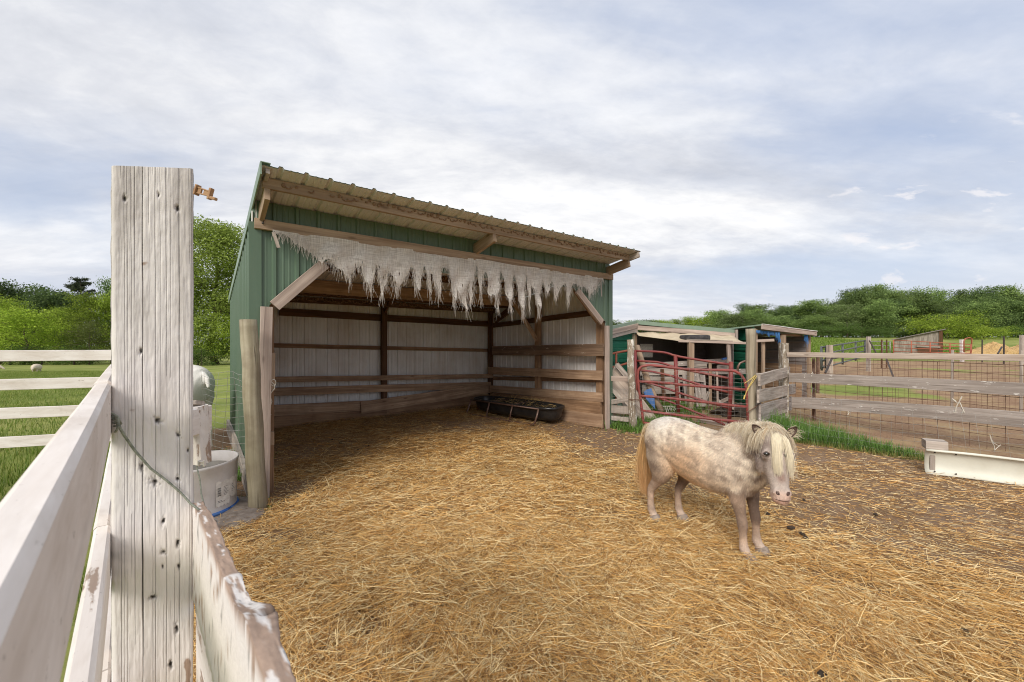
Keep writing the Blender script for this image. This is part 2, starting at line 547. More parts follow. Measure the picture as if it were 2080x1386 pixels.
M['blue_paint'] = plain('blue_painted_rim', (0.03, 0.10, 0.34), (0.06, 0.14, 0.34), 14, 0.5)
M['blue_board'] = plain('blue_board', (0.05, 0.13, 0.32), (0.10, 0.18, 0.34), 7, 0.6)
M['blue_tarp'] = plain('blue_frayed_tarp', (0.05, 0.17, 0.42), (0.09, 0.15, 0.27), 14, 0.6)
M['paper'] = plain('weathered_paper', (0.72, 0.68, 0.62), (0.55, 0.50, 0.44), 22, 0.8)
M['ink'] = plain('dark_ink', (0.05, 0.05, 0.05), None, 22, 0.8)
M['water'] = plain('murky_water', (0.10, 0.09, 0.07), (0.14, 0.13, 0.10), 3, 0.05, 0, 0.6, 0.02)
M['stone'] = plain('rough_concrete', (0.25, 0.21, 0.18), (0.14, 0.11, 0.09), 14, 0.95, bstr=0.6)
M['tan_tarp'] = plain('tan_canvas', (0.55, 0.46, 0.33), (0.44, 0.36, 0.25), 5, 0.9)
M['cream_plastic'] = plain('cream_plastic', (0.70, 0.69, 0.60), (0.62, 0.60, 0.51), 2.5, 0.45)
M['dark_earth'] = plain('dark_manure', (0.035, 0.027, 0.020), (0.07, 0.05, 0.035), 60, 0.95, bstr=0.8)
M['yellow_rope'] = plain('yellow_rope', (0.72, 0.55, 0.16), (0.52, 0.38, 0.12), 60, 0.8)
M['twine'] = plain('white_twine', (0.66, 0.62, 0.54), (0.5, 0.45, 0.38), 60, 0.9)
M['gray_cord'] = plain('grey_green_cord', (0.30, 0.31, 0.25), (0.17, 0.18, 0.14), 120, 0.85)
M['tan_plastic'] = plain('aged_tan_plastic', (0.45, 0.28, 0.15), (0.30, 0.16, 0.08), 40, 0.5)
M['iron'] = plain('dark_iron', (0.06, 0.055, 0.055), (0.12, 0.09, 0.07), 40, 0.6, 0.4)
M['straw'] = colmat('straw', 0.8, 0.15, nz=0.2)
M['hay'] = plain('matted_hay', (0.56, 0.38, 0.17), (0.34, 0.21, 0.09), 9, 0.95, bstr=1.0, bdist=0.05)
M['leaf'] = colmat('leaves', 0.6, 0.15, trans=0.40, nz=0.15, scale=3, rnd=.42)
M['blade'] = colmat('grass_blades', 0.5, 0.3, trans=0.35, nz=0.2, scale=8)
M['hair'] = colmat('horse_hair', 0.55, 0.35, trans=0.2, nz=0.15, scale=60)
M['bark'] = plain('bark', (0.16, 0.12, 0.09), (0.08, 0.06, 0.045), 10, 0.95, bstr=0.8, bdist=0.02)
M['pale_bark'] = plain('pale_bark', (0.38, 0.34, 0.29), (0.20, 0.17, 0.14), 3, 0.9)
M['wool'] = plain('wool', (0.66, 0.58, 0.45), (0.50, 0.42, 0.31), 25, 0.95, bstr=1.0, bdist=0.03)
M['gray_board'] = wood('silver_grey_siding', (0.40, 0.35, 0.30), (0.27, 0.23, 0.19), (0.12, 0.10, 0.08), 0.5)

# ------------------------------------------------------------------ ground
FLs = Vector((-2.313, 3.654, 0))            # front left corner of the shelter
D1 = Vector((0.790, 0.613, 0)).normalized()  # along its open front
D2 = Vector((-D1.y, D1.x, 0))                # towards its back
SW, SD = 4.964, 3.5
UP = Vector((0, 0, 1))
FU = Vector((-0.687, 0.726, 0)).normalized()  # the near white fence runs this way
FN = Vector((FU.y, -FU.x, 0))


def S(s, t, z=0.0):
    return FLs + D1 * s + D2 * t + UP * z


YARD = [FN * .09 + FU * -4, FN * .09 + FU * 4.2, G(500, 1030), S(0, 0), S(0, SD), S(SW, SD), S(SW, 0), Vector((2.0, 6.5, 0)), Vector((3.6, 6.15, 0)), Vector((3.85, 5.93, 0)), Vector((5.35, 4.62, 0)), Vector((6.9, 3.45, 0)), Vector((14, 0.0, 0)), Vector((9, -9, 0)), Vector((1, -9, 0))]


def inside(px, py, poly):
    r = np.zeros(px.shape, bool)
    n = len(poly)
    for i in range(n):
        x0, y0 = poly[i].x, poly[i].y
        x1, y1 = poly[(i + 1) % n].x, poly[(i + 1) % n].y
        c = ((y0 > py) != (y1 > py)) & (px < (x1 - x0) * (py - y0) / ((y1 - y0) if abs(y1 - y0) > 1e-9 else 1e-9) + x0)
        r ^= c
    return r


def edge_dist(px, py, poly):
    d = np.full(px.shape, 1e9)
    n = len(poly)
    for i in range(n):
        x0, y0 = poly[i].x, poly[i].y
        dx, dy = poly[(i + 1) % n].x - x0, poly[(i + 1) % n].y - y0
        t = np.clip(((px - x0) * dx + (py - y0) * dy) / (dx * dx + dy * dy), 0, 1)
        d = np.minimum(d, np.hypot(px - x0 - t * dx, py - y0 - t * dy))
    return d


def fbm2(x, y, scale, seed=0, octv=4):
    """cheap value noise on numpy arrays, -1..1"""
    r = np.zeros(np.shape(x))
    amp, tot = 1.0, 0
    for o in range(octv):
        X, Y = np.asarray(x) * scale * 2 ** o + 17.3 * seed + 100, np.asarray(y) * scale * 2 ** o - 9.1 * seed + 100
        xi, yi = np.floor(X).astype(np.int64), np.floor(Y).astype(np.int64)
        fx, fy = X - xi, Y - yi
        fx, fy = fx * fx * (3 - 2 * fx), fy * fy * (3 - 2 * fy)

        def h(a, b):
            q = np.sin(a * 127.1 + b * 311.7 + seed * 74.7) * 43758.5453
            return (q - np.floor(q)) * 2 - 1
        v = (h(xi, yi) * (1 - fx) + h(xi + 1, yi) * fx) * (1 - fy) + (h(xi, yi + 1) * (1 - fx) + h(xi + 1, yi + 1) * fx) * fy
        r += amp * v
        tot += amp
        amp *= .5
    return r / tot


def in_shed(x, y):
    ax, ay = x - FLs.x, y - FLs.y
    s, t = ax * D1.x + ay * D1.y, ax * D2.x + ay * D2.y
    return s, t


def straw_cover(x, y):
    """how thickly the bedding straw lies (0..1)"""
    s, t = in_shed(x, y)
    d = 0.85 + 0.55 * fbm2(x, y, 1.3, 3)
    # bare earth to the right and far right, thick in the middle
    d -= (0.78 + .40 * fbm2(x * .6 + y * .5, y - x * .2, 1.4, 14, 3)) * sm(1.3, 3.6, x + 0.35 * y - 0.6) * sm(0.4, 1.5, y)
    sa, sb = x * .814 - y * .581, x * .581 + y * .814
    d -= .65 * sm(.08, .42, fbm2(sa * .45, sb * 2.4, 1.25, 44, 3)) * sm(.7, 2.0, x)
    d -= 0.30 * sm(0.2, 1.4, t) * sm(-0.2, 0.2, s)
    d -= 0.9 * np.exp(-((x + 1.75) ** 2 / 0.20 + (y - 2.95) ** 2 / 0.06))
    d -= 0.7 * np.exp(-((x + 2.05) ** 2 / 0.10 + (y - 3.75) ** 2 / 0.15))
    for hx, hy, hr in ((-.72, 2.10, .13), (-.70, 1.98, .10), (-.42, 1.83, .10), (.22, 2.75, .08), (.55, 3.1, .1), (.93, 2.55, .1)):
        d -= 0.55 * np.exp(-((x - hx) ** 2 + (y - hy) ** 2) / hr ** 2)
    d -= 0.5 * sm(4.9, 6.2, y) * sm(0.3, 1.2, x) * 0.6
    return np.clip(d, 0, 1)


HOLES = [(rng.uniform(-1.8, 5.5), rng.uniform(1.5, 6.5), rng.uniform(.035, .07)) for _ in range(170)] + [(-.72, 2.10, .12), (-.70, 1.98, .09), (-.42, 1.83, .10), (.22, 2.75, .09), (.93, 2.55, .10)] * 2


def yard_h(x, y):
    """small unevenness of the trampled bedding"""
    d = 0
    for (a, b, r) in HOLES:
        d = d - .022 * np.exp(-((x - a) ** 2 + (y - b) ** 2) / r ** 2)
    return d + 0.014 * fbm2(x, y, 1.6, 5) + 0.018 * fbm2(x, y, 4.5, 8, 3) * np.clip(straw_cover(x, y), 0, 1)


def build_ground():
    NA = 720
    rad = np.concatenate([[0.0], np.geomspace(0.35, 12, 130), np.geomspace(12.6, 420, 90)])
    th = np.arange(NA) * 2 * np.pi / NA
    R, T = np.meshgrid(rad, th, indexing='ij')
    x, y = R * np.sin(T), R * np.cos(T)
    z = zg(x, y)
    ins = inside(x, y, YARD)
    ed = edge_dist(x, y, YARD)
    yard = np.where(ins, sm(-0.02, 0.18, ed), sm(0.10, -0.02, -ed) * 0)
    yard = np.clip(np.where(ins, 0.5 + ed * 4, 0.5 - ed * 4), 0, 1)
    z = z + yard_h(x, y) * yard + 0.02 * fbm2(x, y, .5, 2) * (1 - yard) * sm(1, 6, R)
    sc = straw_cover(x, y) * yard
    az = x / np.maximum(y, .3)
    # pens of red earth beyond the gate and the right fence
    pen = sm(0.15, 0.24, az) * sm(5.6, 6.4, y) * (1 - sm(26, 30, y + 3 * fbm2(x, y, .3, 4)))
    pen = np.maximum(pen, sm(3.8, 4.6, x) * sm(-1, 1, y) * (1 - sm(26, 30, y)))
    pen = pen * (1 - yard)
    green = fbm2(x, y, .35, 9) * 1.0 + 0.65 * np.exp(-((y - 12.6) / 1.6) ** 2) + 0.3 * sm(18, 28, y)
    pen = pen * (1 - .8 * sm(0.20, 0.75, green))
    # bare earth round the tub and at the foot of the left shelter wall
    wallL = np.abs(in_shed(x, y)[0] + .2)
    tt = in_shed(x, y)[1]
    bare = np.exp(-(wallL / .45) ** 2) * sm(-1.3, -.8, tt) * (1 - sm(3.4, 4.2, tt)) * (1 - yard)
    bare = np.maximum(bare, np.exp(-((x + 2.5) ** 2 / .5 + (y - 3.4) ** 2 / .5)) * (1 - yard))
    cols = np.stack([sc, yard, np.clip(pen, 0, 1), np.clip(bare, 0, 1)], -1).reshape(-1, 4)
    V = np.stack([x, y, z], -1).reshape(-1, 3)
    i, j = np.meshgrid(np.arange(len(rad) - 1), np.arange(NA), indexing='ij')
    j2 = (j + 1) % NA
    F = np.stack([i * NA + j, i * NA + j2, (i + 1) * NA + j2, (i + 1) * NA + j], -1).reshape(-1, 4)[:, ::-1]
    m, w = mat('ground')
    a = w.n('ShaderNodeAttribute', attribute_name='col')
    sp = w.n('ShaderNodeSeparateColor', {0: a.outputs['Color']})
    st, yd, pn, ba = sp.outputs[0], sp.outputs[1], sp.outputs[2], a.outputs['Alpha']
    ob = w.n('ShaderNodeTexCoord').outputs['Object']
    n1 = w.noise(ob, 2.0, 6, 0.6)
    n2 = w.noise(ob, 34.0, 8, 0.78)
    n3 = w.noise(w.mapv(ob, scale=(14, 70, 1), rot=(0, 0, .6)), 1.0, 5, 0.7, 1.5)
    nf = w.noise(ob, 0.25, 6, 0.65)
    ngr = w.noise(w.mapv(ob, scale=(1, 0.35, 1)), 1.1, 7, 0.7)
    grass = w.mix(w.ramp(ngr, [(0.32, 0.0), (0.68, 1.0)]), (0.115, 0.155, 0.034), (0.27, 0.305, 0.078))
    grass = w.mix(w.math('MULTIPLY', w.ramp(nf, [(0.45, 0.0), (0.65, 1.0)]), 0.6), grass, (0.36, 0.345, 0.125))
    dirt = w.mix(w.ramp(n2, [(0.3, 0.0), (0.7, 1.0)]), (0.105, 0.060, 0.030), (0.330, 0.215, 0.125))
    dirt = w.mix(w.ramp(n1, [(0.4, 0.0), (0.7, 0.5)]), dirt, (0.30, 0.22, 0.17))
    litter = w.mix(w.ramp(n3, [(0.35, 0.0), (0.62, 1.0)]), (0.17, 0.095, 0.042), (0.58, 0.37, 0.145))
    yc = w.mix(w.ramp(st, [(0.25, 0.0), (0.85, 0.85)]), dirt, litter)
    red = w.mix(w.ramp(n2, [(0.3, 0.0), (0.72, 1.0)]), (0.17, 0.098, 0.060), (0.40, 0.265, 0.165))
    red = w.mix(w.ramp(n1, [(0.45, 0.0), (0.62, 0.6)]), red, (0.42, 0.31, 0.17))
    edge = w.math('MULTIPLY_ADD', w.math('SUBTRACT', n2, 0.5), 0.7, 0.0)
    col = w.mix(w.ramp(w.math('ADD', pn, edge), [(0.30, 0.0), (0.62, 1.0)]), grass, red)
    col = w.mix(w.ramp(w.math('ADD', ba, edge), [(0.35, 0.0), (0.6, 1.0)]), col, dirt)
    col = w.mix(w.ramp(w.math('ADD', yd, edge), [(0.42, 0.0), (0.58, 1.0)]), col, yc)
    h = w.math('ADD', w.math('MULTIPLY', n2, 0.6), w.math('MULTIPLY', n3, 0.4))
    finish(m, w, col, 0.95, h, 0.7, 0.025, spec=0.1)
    g = np_mesh('ground', V, F, m, cols, smooth=True)
    tag(g, kind='structure')


build_ground()


# ------------------------------------------------------------------ strands: straw, grass
def strands(name, base, ang, L, width, lift, bend, col0, col1, mt, segs=2, tipw=0.4, roll=None, parent=None, droop=0.0):
    """ribbons from numpy arrays: base (n,3), heading ang, length, lift (rise per length)"""
    n = len(base)
    dirh = np.stack([np.cos(ang), np.sin(ang), np.zeros(n)], -1)
    side = np.stack([-np.sin(ang), np.cos(ang), np.zeros(n)], -1)
    if roll is None:
        roll = rng.uniform(-.9, .9, n)
    sv = side * np.cos(roll)[:, None] + np.array([0, 0, 1.0]) * np.sin(roll)[:, None]
    K = segs + 1
    V = np.zeros((n, K, 2, 3))
    C = np.zeros((n, K, 2, 3))
    for k in range(K):
        t = k / segs
        c = base + dirh * (L * t)[:, None] + side * (bend * L * t * t)[:, None]
        c[:, 2] += L * lift * t - droop * L * t * t
        ww = width * (1 - (1 - tipw) * t) * .5
        V[:, k, 0] = c - sv * ww[:, None]
        V[:, k, 1] = c + sv * ww[:, None]
        C[:, k, :] = (col0 * (1 - t) + col1 * t)[:, None, :]
    idx = np.arange(n * K * 2).reshape(n, K, 2)
    F = np.concatenate([np.stack([idx[:, k, 0], idx[:, k, 1], idx[:, k + 1, 1], idx[:, k + 1, 0]], -1) for k in range(segs)], 0)
    return np_mesh(name, V.reshape(-1, 3), F, mt, C.reshape(-1, 3), parent)


def build_straw():
    xs, ys, ws = [], [], []
    # nearer straw is given more strands: it is where single stalks can be told apart
    for (y0, y1, x0, x1, N, w0) in ((0.2, 2.1, -1.6, 3.4, 125000, .0023), (2.1, 3.2, -2.4, 5.2, 115000, .0026), (3.2, 4.8, -2.6, 6.4, 90000, .0035), (4.8, 9.6, -3.6, 5.6, 75000, .0044)):
        x = rng.uniform(x0, x1, N * 2)
        y = rng.uniform(y0, y1, N * 2)
        cov = straw_cover(x, y)
        keep = inside(x, y, YARD) & (edge_dist(x, y, YARD) > .04) & (rng.uniform(0, 1, N * 2) < np.clip(cov, .20, 1) ** 1.2)
        x, y = x[keep][:N], y[keep][:N]
        xs.append(x); ys.append(y); ws.append(np.full(len(x), w0))
    x, y, wd = np.concatenate(xs), np.concatenate(ys), np.concatenate(ws)
    n = len(x)
    cov = straw_cover(x, y)
    h = zg(x, y) + yard_h(x, y)
    clump = np.clip(fbm2(x, y, 2.6, 12), 0, 1)
    z = h + rng.uniform(0.0, 1, n) ** 1.5 * (0.012 + 0.030 * cov + 0.09 * clump * cov) + .003
    flow = sm(1.2, 3.0, x - .2 * y)
    swirl = fbm2(x, y, 1.1, 21, 2) * 3.2
    ang = np.where(rng.uniform(0, 1, n) < 0.25 + .4 * flow, np.where(flow > rng.uniform(0, 1, n), -0.62 + rng.normal(0, .28, n), swirl + rng.normal(0, .5, n)), rng.uniform(0, 6.283, n))
    L = np.clip(rng.gamma(2.2, .036, n), .015, .26) * (.6 + .4 * sm(.15, .5, cov))
    col = np.array([0.74, 0.452, 0.162]) * np.ones((n, 3))
    k = rng.uniform(0, 1, n)
    col[k < .32] = (0.58, 0.305, 0.090)
    col[k < .12] = (0.27, 0.140, 0.055)
    col[k > .70] = (0.93, 0.73, 0.39)
    warm = fbm2(x, y, .9, 31, 3)[:, None]
    col = col * (1 + .14 * warm) * (1 - .16 * sm(2.0, 5.0, x)[:, None] * np.array([0, .0, -.6]))
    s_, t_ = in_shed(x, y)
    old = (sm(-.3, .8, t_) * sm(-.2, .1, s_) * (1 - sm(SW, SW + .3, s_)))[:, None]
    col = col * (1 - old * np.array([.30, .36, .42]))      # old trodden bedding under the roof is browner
    col *= rng.uniform(.78, 1.12, (n, 1))
    base = np.stack([x, y, z], -1)
    lift = rng.normal(0.02, .10, n) + .25 * (rng.uniform(0, 1, n) < .05)
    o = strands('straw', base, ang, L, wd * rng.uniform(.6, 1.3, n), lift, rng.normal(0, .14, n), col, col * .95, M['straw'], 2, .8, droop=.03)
    tag(o, 'golden straw bedding strewn over the yard and shelter floor', 'straw', kind='stuff')


build_straw()


def grass_patch(name, label, pts, hh, col, var=.25, lean=.35, width=.006, green2=None):
    x, y = pts
    n = len(x)
    z = zg(x, y) - .01
    ang = rng.uniform(0, 6.283, n)
    H = hh * rng.uniform(.5, 1.15, n)
    lift = rng.uniform(1.2, 3.5, n)
    L = H / lift
    c0 = np.array(col) * rng.uniform(1 - var, 1 + var, (n, 1)) * np.ones((n, 3))
    if green2 is not None:
        k = rng.uniform(0, 1, n) < .3
        c0[k] = np.array(green2) * rng.uniform(.8, 1.2, (k.sum(), 1))
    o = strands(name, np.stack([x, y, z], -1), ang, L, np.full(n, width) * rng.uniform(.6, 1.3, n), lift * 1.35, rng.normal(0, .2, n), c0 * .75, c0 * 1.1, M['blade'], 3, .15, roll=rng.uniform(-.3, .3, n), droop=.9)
    tag(o, label, 'grass', kind='stuff')
    return o


# tall green grass behind the light wire fence
N = 30000
x = rng.uniform(3.6, 6.6, N); y = rng.uniform(4.4, 8.0, N)
A_, B_ = Vector((3.75, 5.95, 0)), Vector((5.25, 4.62, 0))
dln = (x - A_.x) * .663 + (y - A_.y) * .748      # distance behind the wire
al = ((x - A_.x) * (B_ - A_).x + (y - A_.y) * (B_ - A_).y) / (B_ - A_).length
wid = 1.25 - .60 * al + .15 * fbm2(x, y, 2, 4)
k = (dln > -.06) & (dln < wid) & (al > -.15) & (al < 2.15)
hgt = (.30 * (1 - .32 * al) + .05 * fbm2(x, y, 3, 6)) * np.clip((wid - dln) * 2.2 + .45, .4, 1)
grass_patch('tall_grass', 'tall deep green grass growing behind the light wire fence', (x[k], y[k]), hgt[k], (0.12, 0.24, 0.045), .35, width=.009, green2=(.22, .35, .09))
# dry fringe and low strip behind the cream feeder
N = 4500
al = rng.uniform(-.1, 3.6, N); dd = rng.uniform(-.12, .10, N)
P = np.array(A_)[None, :2] + al[:, None] * np.array((B_ - A_).normalized())[None, :2] + dd[:, None] * np.array((.663, .748))[None]
grass_patch('dry_grass', 'dry yellowish grass fringe at the foot of the light wire fence', (P[:, 0], P[:, 1]), .07 * rng.uniform(.5, 1.4, N), (0.34, 0.32, 0.10), .3, width=.005)
# weeds at gate and behind
xs, ys, hs = [], [], []
for cx, cy, r, hgt_, n_ in ((1.98, 6.55, .30, .10, 900), (2.25, 6.75, .45, .17, 1800), (3.35, 8.4, .55, .22, 1500), (2.7, 7.2, .5, .10, 900), (5.9, 11.5, .8, .35, 1200), (-2.35, 3.50, .16, .06, 260), (-2.15, 3.4, .12, .05, 120), (-2.9, 4.25, .22, .10, 500), (-3.3, 4.8, .3, .12, 500), (1.75, 6.75, .18, .12, 500)):
    xs.append(rng.normal(cx, r * .5, n_)); ys.append(rng.normal(cy, r * .5, n_)); hs.append(np.full(n_, hgt_))
grass_patch('weeds', 'leafy green weeds round the posts and gate', (np.concatenate(xs), np.concatenate(ys)), np.concatenate(hs), (0.16, 0.28, 0.055), .35, width=.018)
# tiny green sprouts in the bare earth
# pasture grass to the left
N = 120000
r = rng.uniform(0, 1, N) ** .75
y = 2.0 + 26 * r
azm = rng.uniform(-1.36, -.60, N)
x = azm * y
k = ~inside(x, y, YARD) & ((x * FN.x + y * FN.y) < -.15)
s_, t_ = in_shed(x, y)
k &= ~((s_ > -.55) & (t_ > -1.5) & (t_ < 3.6) & (s_ < 5.5))
k &= np.hypot(x + 2.55, y - 3.4) > .75
x, y = x[k], y[k]
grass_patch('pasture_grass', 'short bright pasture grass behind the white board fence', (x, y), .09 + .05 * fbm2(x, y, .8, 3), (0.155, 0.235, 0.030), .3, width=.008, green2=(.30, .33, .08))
N = 26000
x = rng.uniform(8, 62, N); y = rng.uniform(44, 88, N)
k = (x / y > .2)
o = grass_patch('meadow_grass', 'taller meadow grass in front of the wood', (x[k], y[k]), .45 + .2 * fbm2(x[k], y[k], .1, 3), (0.17, 0.26, 0.035), .25, width=.10)


# ------------------------------------------------------------------ ribbed steel sheets
def ribbed(A, U, Nn, o, L, lo, hi, pitch=.188, rib=.018, off=0.0, phase=.07, minor=.003, mb=None, breaks=()):
    """steel sheet: profile along A, extruded along U from lo(s) to hi(s), ribs towards Nn"""
    mb = mb or MB()
    ss, hh = [], []
    s = -phase
    while s < L + pitch:
        for ds, h_ in ((0, 0), (.012, rib), (.034, rib), (.046, 0), (.086, 0), (.092, minor), (.100, minor), (.106, 0), (.134, 0), (.140, minor), (.148, minor), (.154, 0)):
            q = s + ds * pitch / .188
            if 0 <= q <= L:
                ss.append(q); hh.append(h_)
        s += pitch
    for q in list(breaks) + [0, L]:
        ss.append(q); hh.append(0)
    order = np.argsort(ss, kind='stable')
    V, F = [], []
    prev = None
    for i in order:
        q, h_ = ss[i], hh[i]
        if prev is not None and abs(q - prev) < 1e-5:
            continue
        prev = q
        b = Vector(o) + A * q + Nn * (h_ + off)
        V += [b + U * lo(q), b + U * hi(q)]
    for i in range(len(V) // 2 - 1):
        F.append([2 * i, 2 * i + 2, 2 * i + 3, 2 * i + 1])
    mb.add(V, F)
    return mb


def roof_z(t):
    return 2.71 - .166 * t


# ------------------------------------------------------------------ the green run-in shelter
shed = thing('animal_shelter', 'large green steel three-sided animal shelter with a sloping cream roof and open front', 'shelter', S(0, 0, 0))
rsl = (S(0, 1, roof_z(1)) - S(0, 0, roof_z(0)))
RL = rsl.length
RU = rsl.normalized()
RN = D1.cross(RU).normalized()
if RN.z < 0:
    RN = -RN
ro = S(-.03, -.60, roof_z(-.60))
rf = ribbed(D1, RU, RN, ro, SW + .05, lambda s: 0, lambda s: 4.22 * RL, off=.008)
rf.build('roof', M['green_trim'], shed)
rf = ribbed(D1, RU, RN, ro, SW + .05, lambda s: 0.0, lambda s: 4.22 * RL, off=0)
rf.build('roof_underside', M['roof_metal'], shed)

z_open = [(0, 0.02), (.10, 0.02), (.1001, 1.76), (.61, 2.24), (4.12, 2.24), (4.86, 1.74), (4.8601, 0.02), (SW, .02)]
zo_x, zo_y = [p[0] for p in z_open], [p[1] for p in z_open]
fr_lo = lambda s: float(np.interp(s, zo_x, zo_y))
fr_hi = lambda s: 2.70
ribbed(D1, UP, -D2, S(0, 0), SW, fr_lo, fr_hi, off=.008, breaks=zo_x).build('front_wall', M['green_metal'], shed)
ribbed(D1, UP, -D2, S(0, 0), SW, fr_lo, fr_hi, off=0.0, breaks=zo_x).build('front_wall_lining', M['inner_metal'], shed)
side_hi = lambda t: roof_z(t) - .01
ribbed(D2, UP, -D1, S(0, 0), SD, lambda t: .10, side_hi, off=.008, phase=.03).build('side_wall', M['green_metal'], shed)
ribbed(D2, UP, -D1, S(0, 0), SD, lambda t: .10, side_hi, off=0, phase=.03).build('side_wall_lining', M['inner_metal'], shed)
ribbed(D2, UP, D1, S(SW, 0), SD, lambda t: -.05, side_hi, off=.008, phase=.03).build('side_wall', M['green_metal'], shed)
ribbed(D2, UP, D1, S(SW, 0), SD, lambda t: -.05, side_hi, off=0, phase=.03).build('side_wall_lining', M['inner_metal'], shed)
ribbed(D1, UP, D2, S(0, SD), SW, lambda t: -.05, lambda t: roof_z(SD) - .01, off=.008, phase=.12).build('back_wall', M['green_metal'], shed)
ribbed(D1, UP, D2, S(0, SD), SW, lambda t: -.05, lambda t: roof_z(SD) - .01, off=0, phase=.12).build('back_wall_lining', M['inner_metal'], shed)


def brd(name, p0, p1, w, h, mt, up=(0, 0, 1), parent=None, **k):
    return MB().beam(p0, p1, w, h, up, **k).build(name, mt, parent if parent is not None else shed)


# trims: rake flashing on the left edge, corner flashing, base plank
m_ = MB()
m_.beam(S(-.030, -.62, roof_z(-.62) - .035), S(-.030, SD + .12, roof_z(SD + .12) - .022), .012, .10, RN, wob=.0005)
m_.beam(S(.005, -.60, roof_z(-.60) + .030), S(.005, SD + .12, roof_z(SD + .12) + .030), .07, .006, RN, wob=.0005)
m_.build('rake_flashing', M['green_trim'], shed)
MB().beam(S(-.012, -.022, .0), S(-.012, -.022, 2.50), .10, .012, D2, wob=.0004).build('corner_flashing', M['green_metal'], shed)
MB().beam(S(-.026, .06, .0), S(-.026, .06, 2.62), .012, .10, D2, wob=.0004).build('corner_flashing', M['green_metal'], shed)
MB().beam(S(-.034, -.004, .0), S(-.034, -.004, 2.60), .010, .016, D2, wob=.0004).build('corner_bead', M['inner_metal'], shed)
MB().beam(S(SW + .012, -.022, .0), S(SW + .012, -.022, 2.50), .10, .012, D2, wob=.0004).build('corner_flashing', M['green_metal'], shed)
brd('skirt_board', S(-.045, .0, .09), S(-.045, SD, .09), .04, .20, M['gray_wood'])

# header, eave board, lookouts
brd('header_board', S(-.02, -.045, 2.485), S(SW + .03, -.045, 2.485), .04, .092, M['old_tan'], sag=.008)
eave_mb = MB().beam(S(.0, -.42, 2.735), S(SW - .02, -.42, 2.735), .04, .09, sag=.006)
for s_ in (.035, 2.33, SW - .06):
    MB().beam(S(s_, -.44, roof_z(-.44) - .12), S(s_, .05, roof_z(0) - .15), .04, .14, UP).build('rafter_end', M['old_tan'], shed)
MB().beam(S(.02, -.58, roof_z(-.58) - .02), S(.02, -.45, roof_z(-.5) - .03), .03, .05, UP).build('rafter_tip', M['gray_wood'], shed)
MB().beam(S(SW - .03, -.60, roof_z(-.60) - .050), S(SW - .03, -.43, roof_z(-.45) - .055), .04, .085, UP).build('rafter_tip', M['gray_wood'], shed)
# mud daubs of old nests along the eave board and purlins


def daubs(mb, s0, s1, t, ztop, amount, face=-1, size=1.0):
    n0 = len(mb.f)
    s = s0
    i = 0
    while s < s1:
        if random.random() < amount:
            zz = ztop - random.uniform(.012, .045)
            c = S(s, t, zz)
            r = random.uniform(.010, .020) * size
            if random.random() < .55:      # a broken ring of mud
                a0 = random.uniform(2.6, 4.0)
                pts = [c + D1 * math.cos(a0 + q * .9) * r * 1.5 + UP * math.sin(a0 + q * .9) * r * 1.3 for q in range(4)]
                mb.tube(pts, .006 * size, 5)
            else:
                mb.blob(c, (r, .010, r * 1.1), i, .5, 7, 5)
        s += random.uniform(.03, .062)
        i += 1
    return n0


def build2(mb, n0, name, m1, m2, parent):
    o = mb.build(name, m1, parent)
    o.data.materials.append(m2)
    mi = np.zeros(len(mb.f), dtype=np.int32)
    mi[n0:] = 1
    o.data.polygons.foreach_set('material_index', mi)
    return o


k_ = daubs(eave_mb, .15, SW - .1, -.445, 2.782, .9)
build2(eave_mb, k_, 'eave_board', M['old_tan'], M['mud'], shed)
for t_, hgt_, mt_ in ((.75, .09, 'brown_wood'), (1.45, .09, 'dark_wood'), (2.20, .20, 'kick_wood'), (2.72, .10, 'dark_wood'), (3.18, .10, 'dark_wood')):
    zt = roof_z(t_) - .012
    pm_ = MB().beam(S(.03, t_, zt - hgt_ / 2), S(SW - .03, t_, zt - hgt_ / 2), .045, hgt_)
    k_ = len(pm_.f)
    if hgt_ < .15 and t_ > 1:
        daubs(pm_, .15, SW - .15, t_ - .03, zt - .005, 1.0, size=1.5)
    build2(pm_, k_, 'purlin', M[mt_], M['mud'], shed)

# frame posts and boards, taken off the photograph in the planes of the walls
PB = (S(0, SD - .10), D2)
PR = (S(SW - .12, 0), D1)
PF = (S(0, -.035), D2)


def pboard(name, far, near, plane, thick, mt, parent=None, **k):
    """far/near = (x, ytop, ybottom) pixels in the photograph, laid in a plane of the building"""
    a = PL(far[0], far[1], *plane); b = PL(far[0], far[2], *plane)
    c = PL(near[0], near[1], *plane); d = PL(near[0], near[2], *plane)
    h = ((a - b).length + (c - d).length) / 2
    up = ((a - b) + (c - d)).normalized()
    return brd(name, (a + b) / 2, (c + d) / 2, thick, h, mt, up=up, parent=parent, **k)


def ppost(name, x, w, z0, z1, plane, mt, dep=.10, parent=None, shift=0.0):
    a = PL(x, 700, *plane); a.z = 0
    a = a + plane[1] * shift
    return brd(name, a + UP * z0, a + UP * z1, w, dep, mt, up=plane[1], parent=parent)


ppost('frame_post', 780, .10, 0, 2.15, PB, M['dark_wood'])
ppost('frame_post', 996, .11, 0, 2.15, PB, M['dark_wood'], shift=-.02)
brd('frame_post', S(.09, SD - .10, 0), S(.09, SD - .10, 2.15), .10, .10, M['dark_wood'], up=D2)
ppost('frame_post', 1093, .10, 0, 2.35, PR, M['brown_wood'], shift=-.0)
brd('frame_post', S(SW - .09, .09, 0), S(SW - .09, .09, 2.62), .12, .12, M['brown_wood'], up=D2)
brd('frame_post', S(.09, .09, 0), S(.09, .09, 2.62), .10, .12, M['brown_wood'], up=D2)
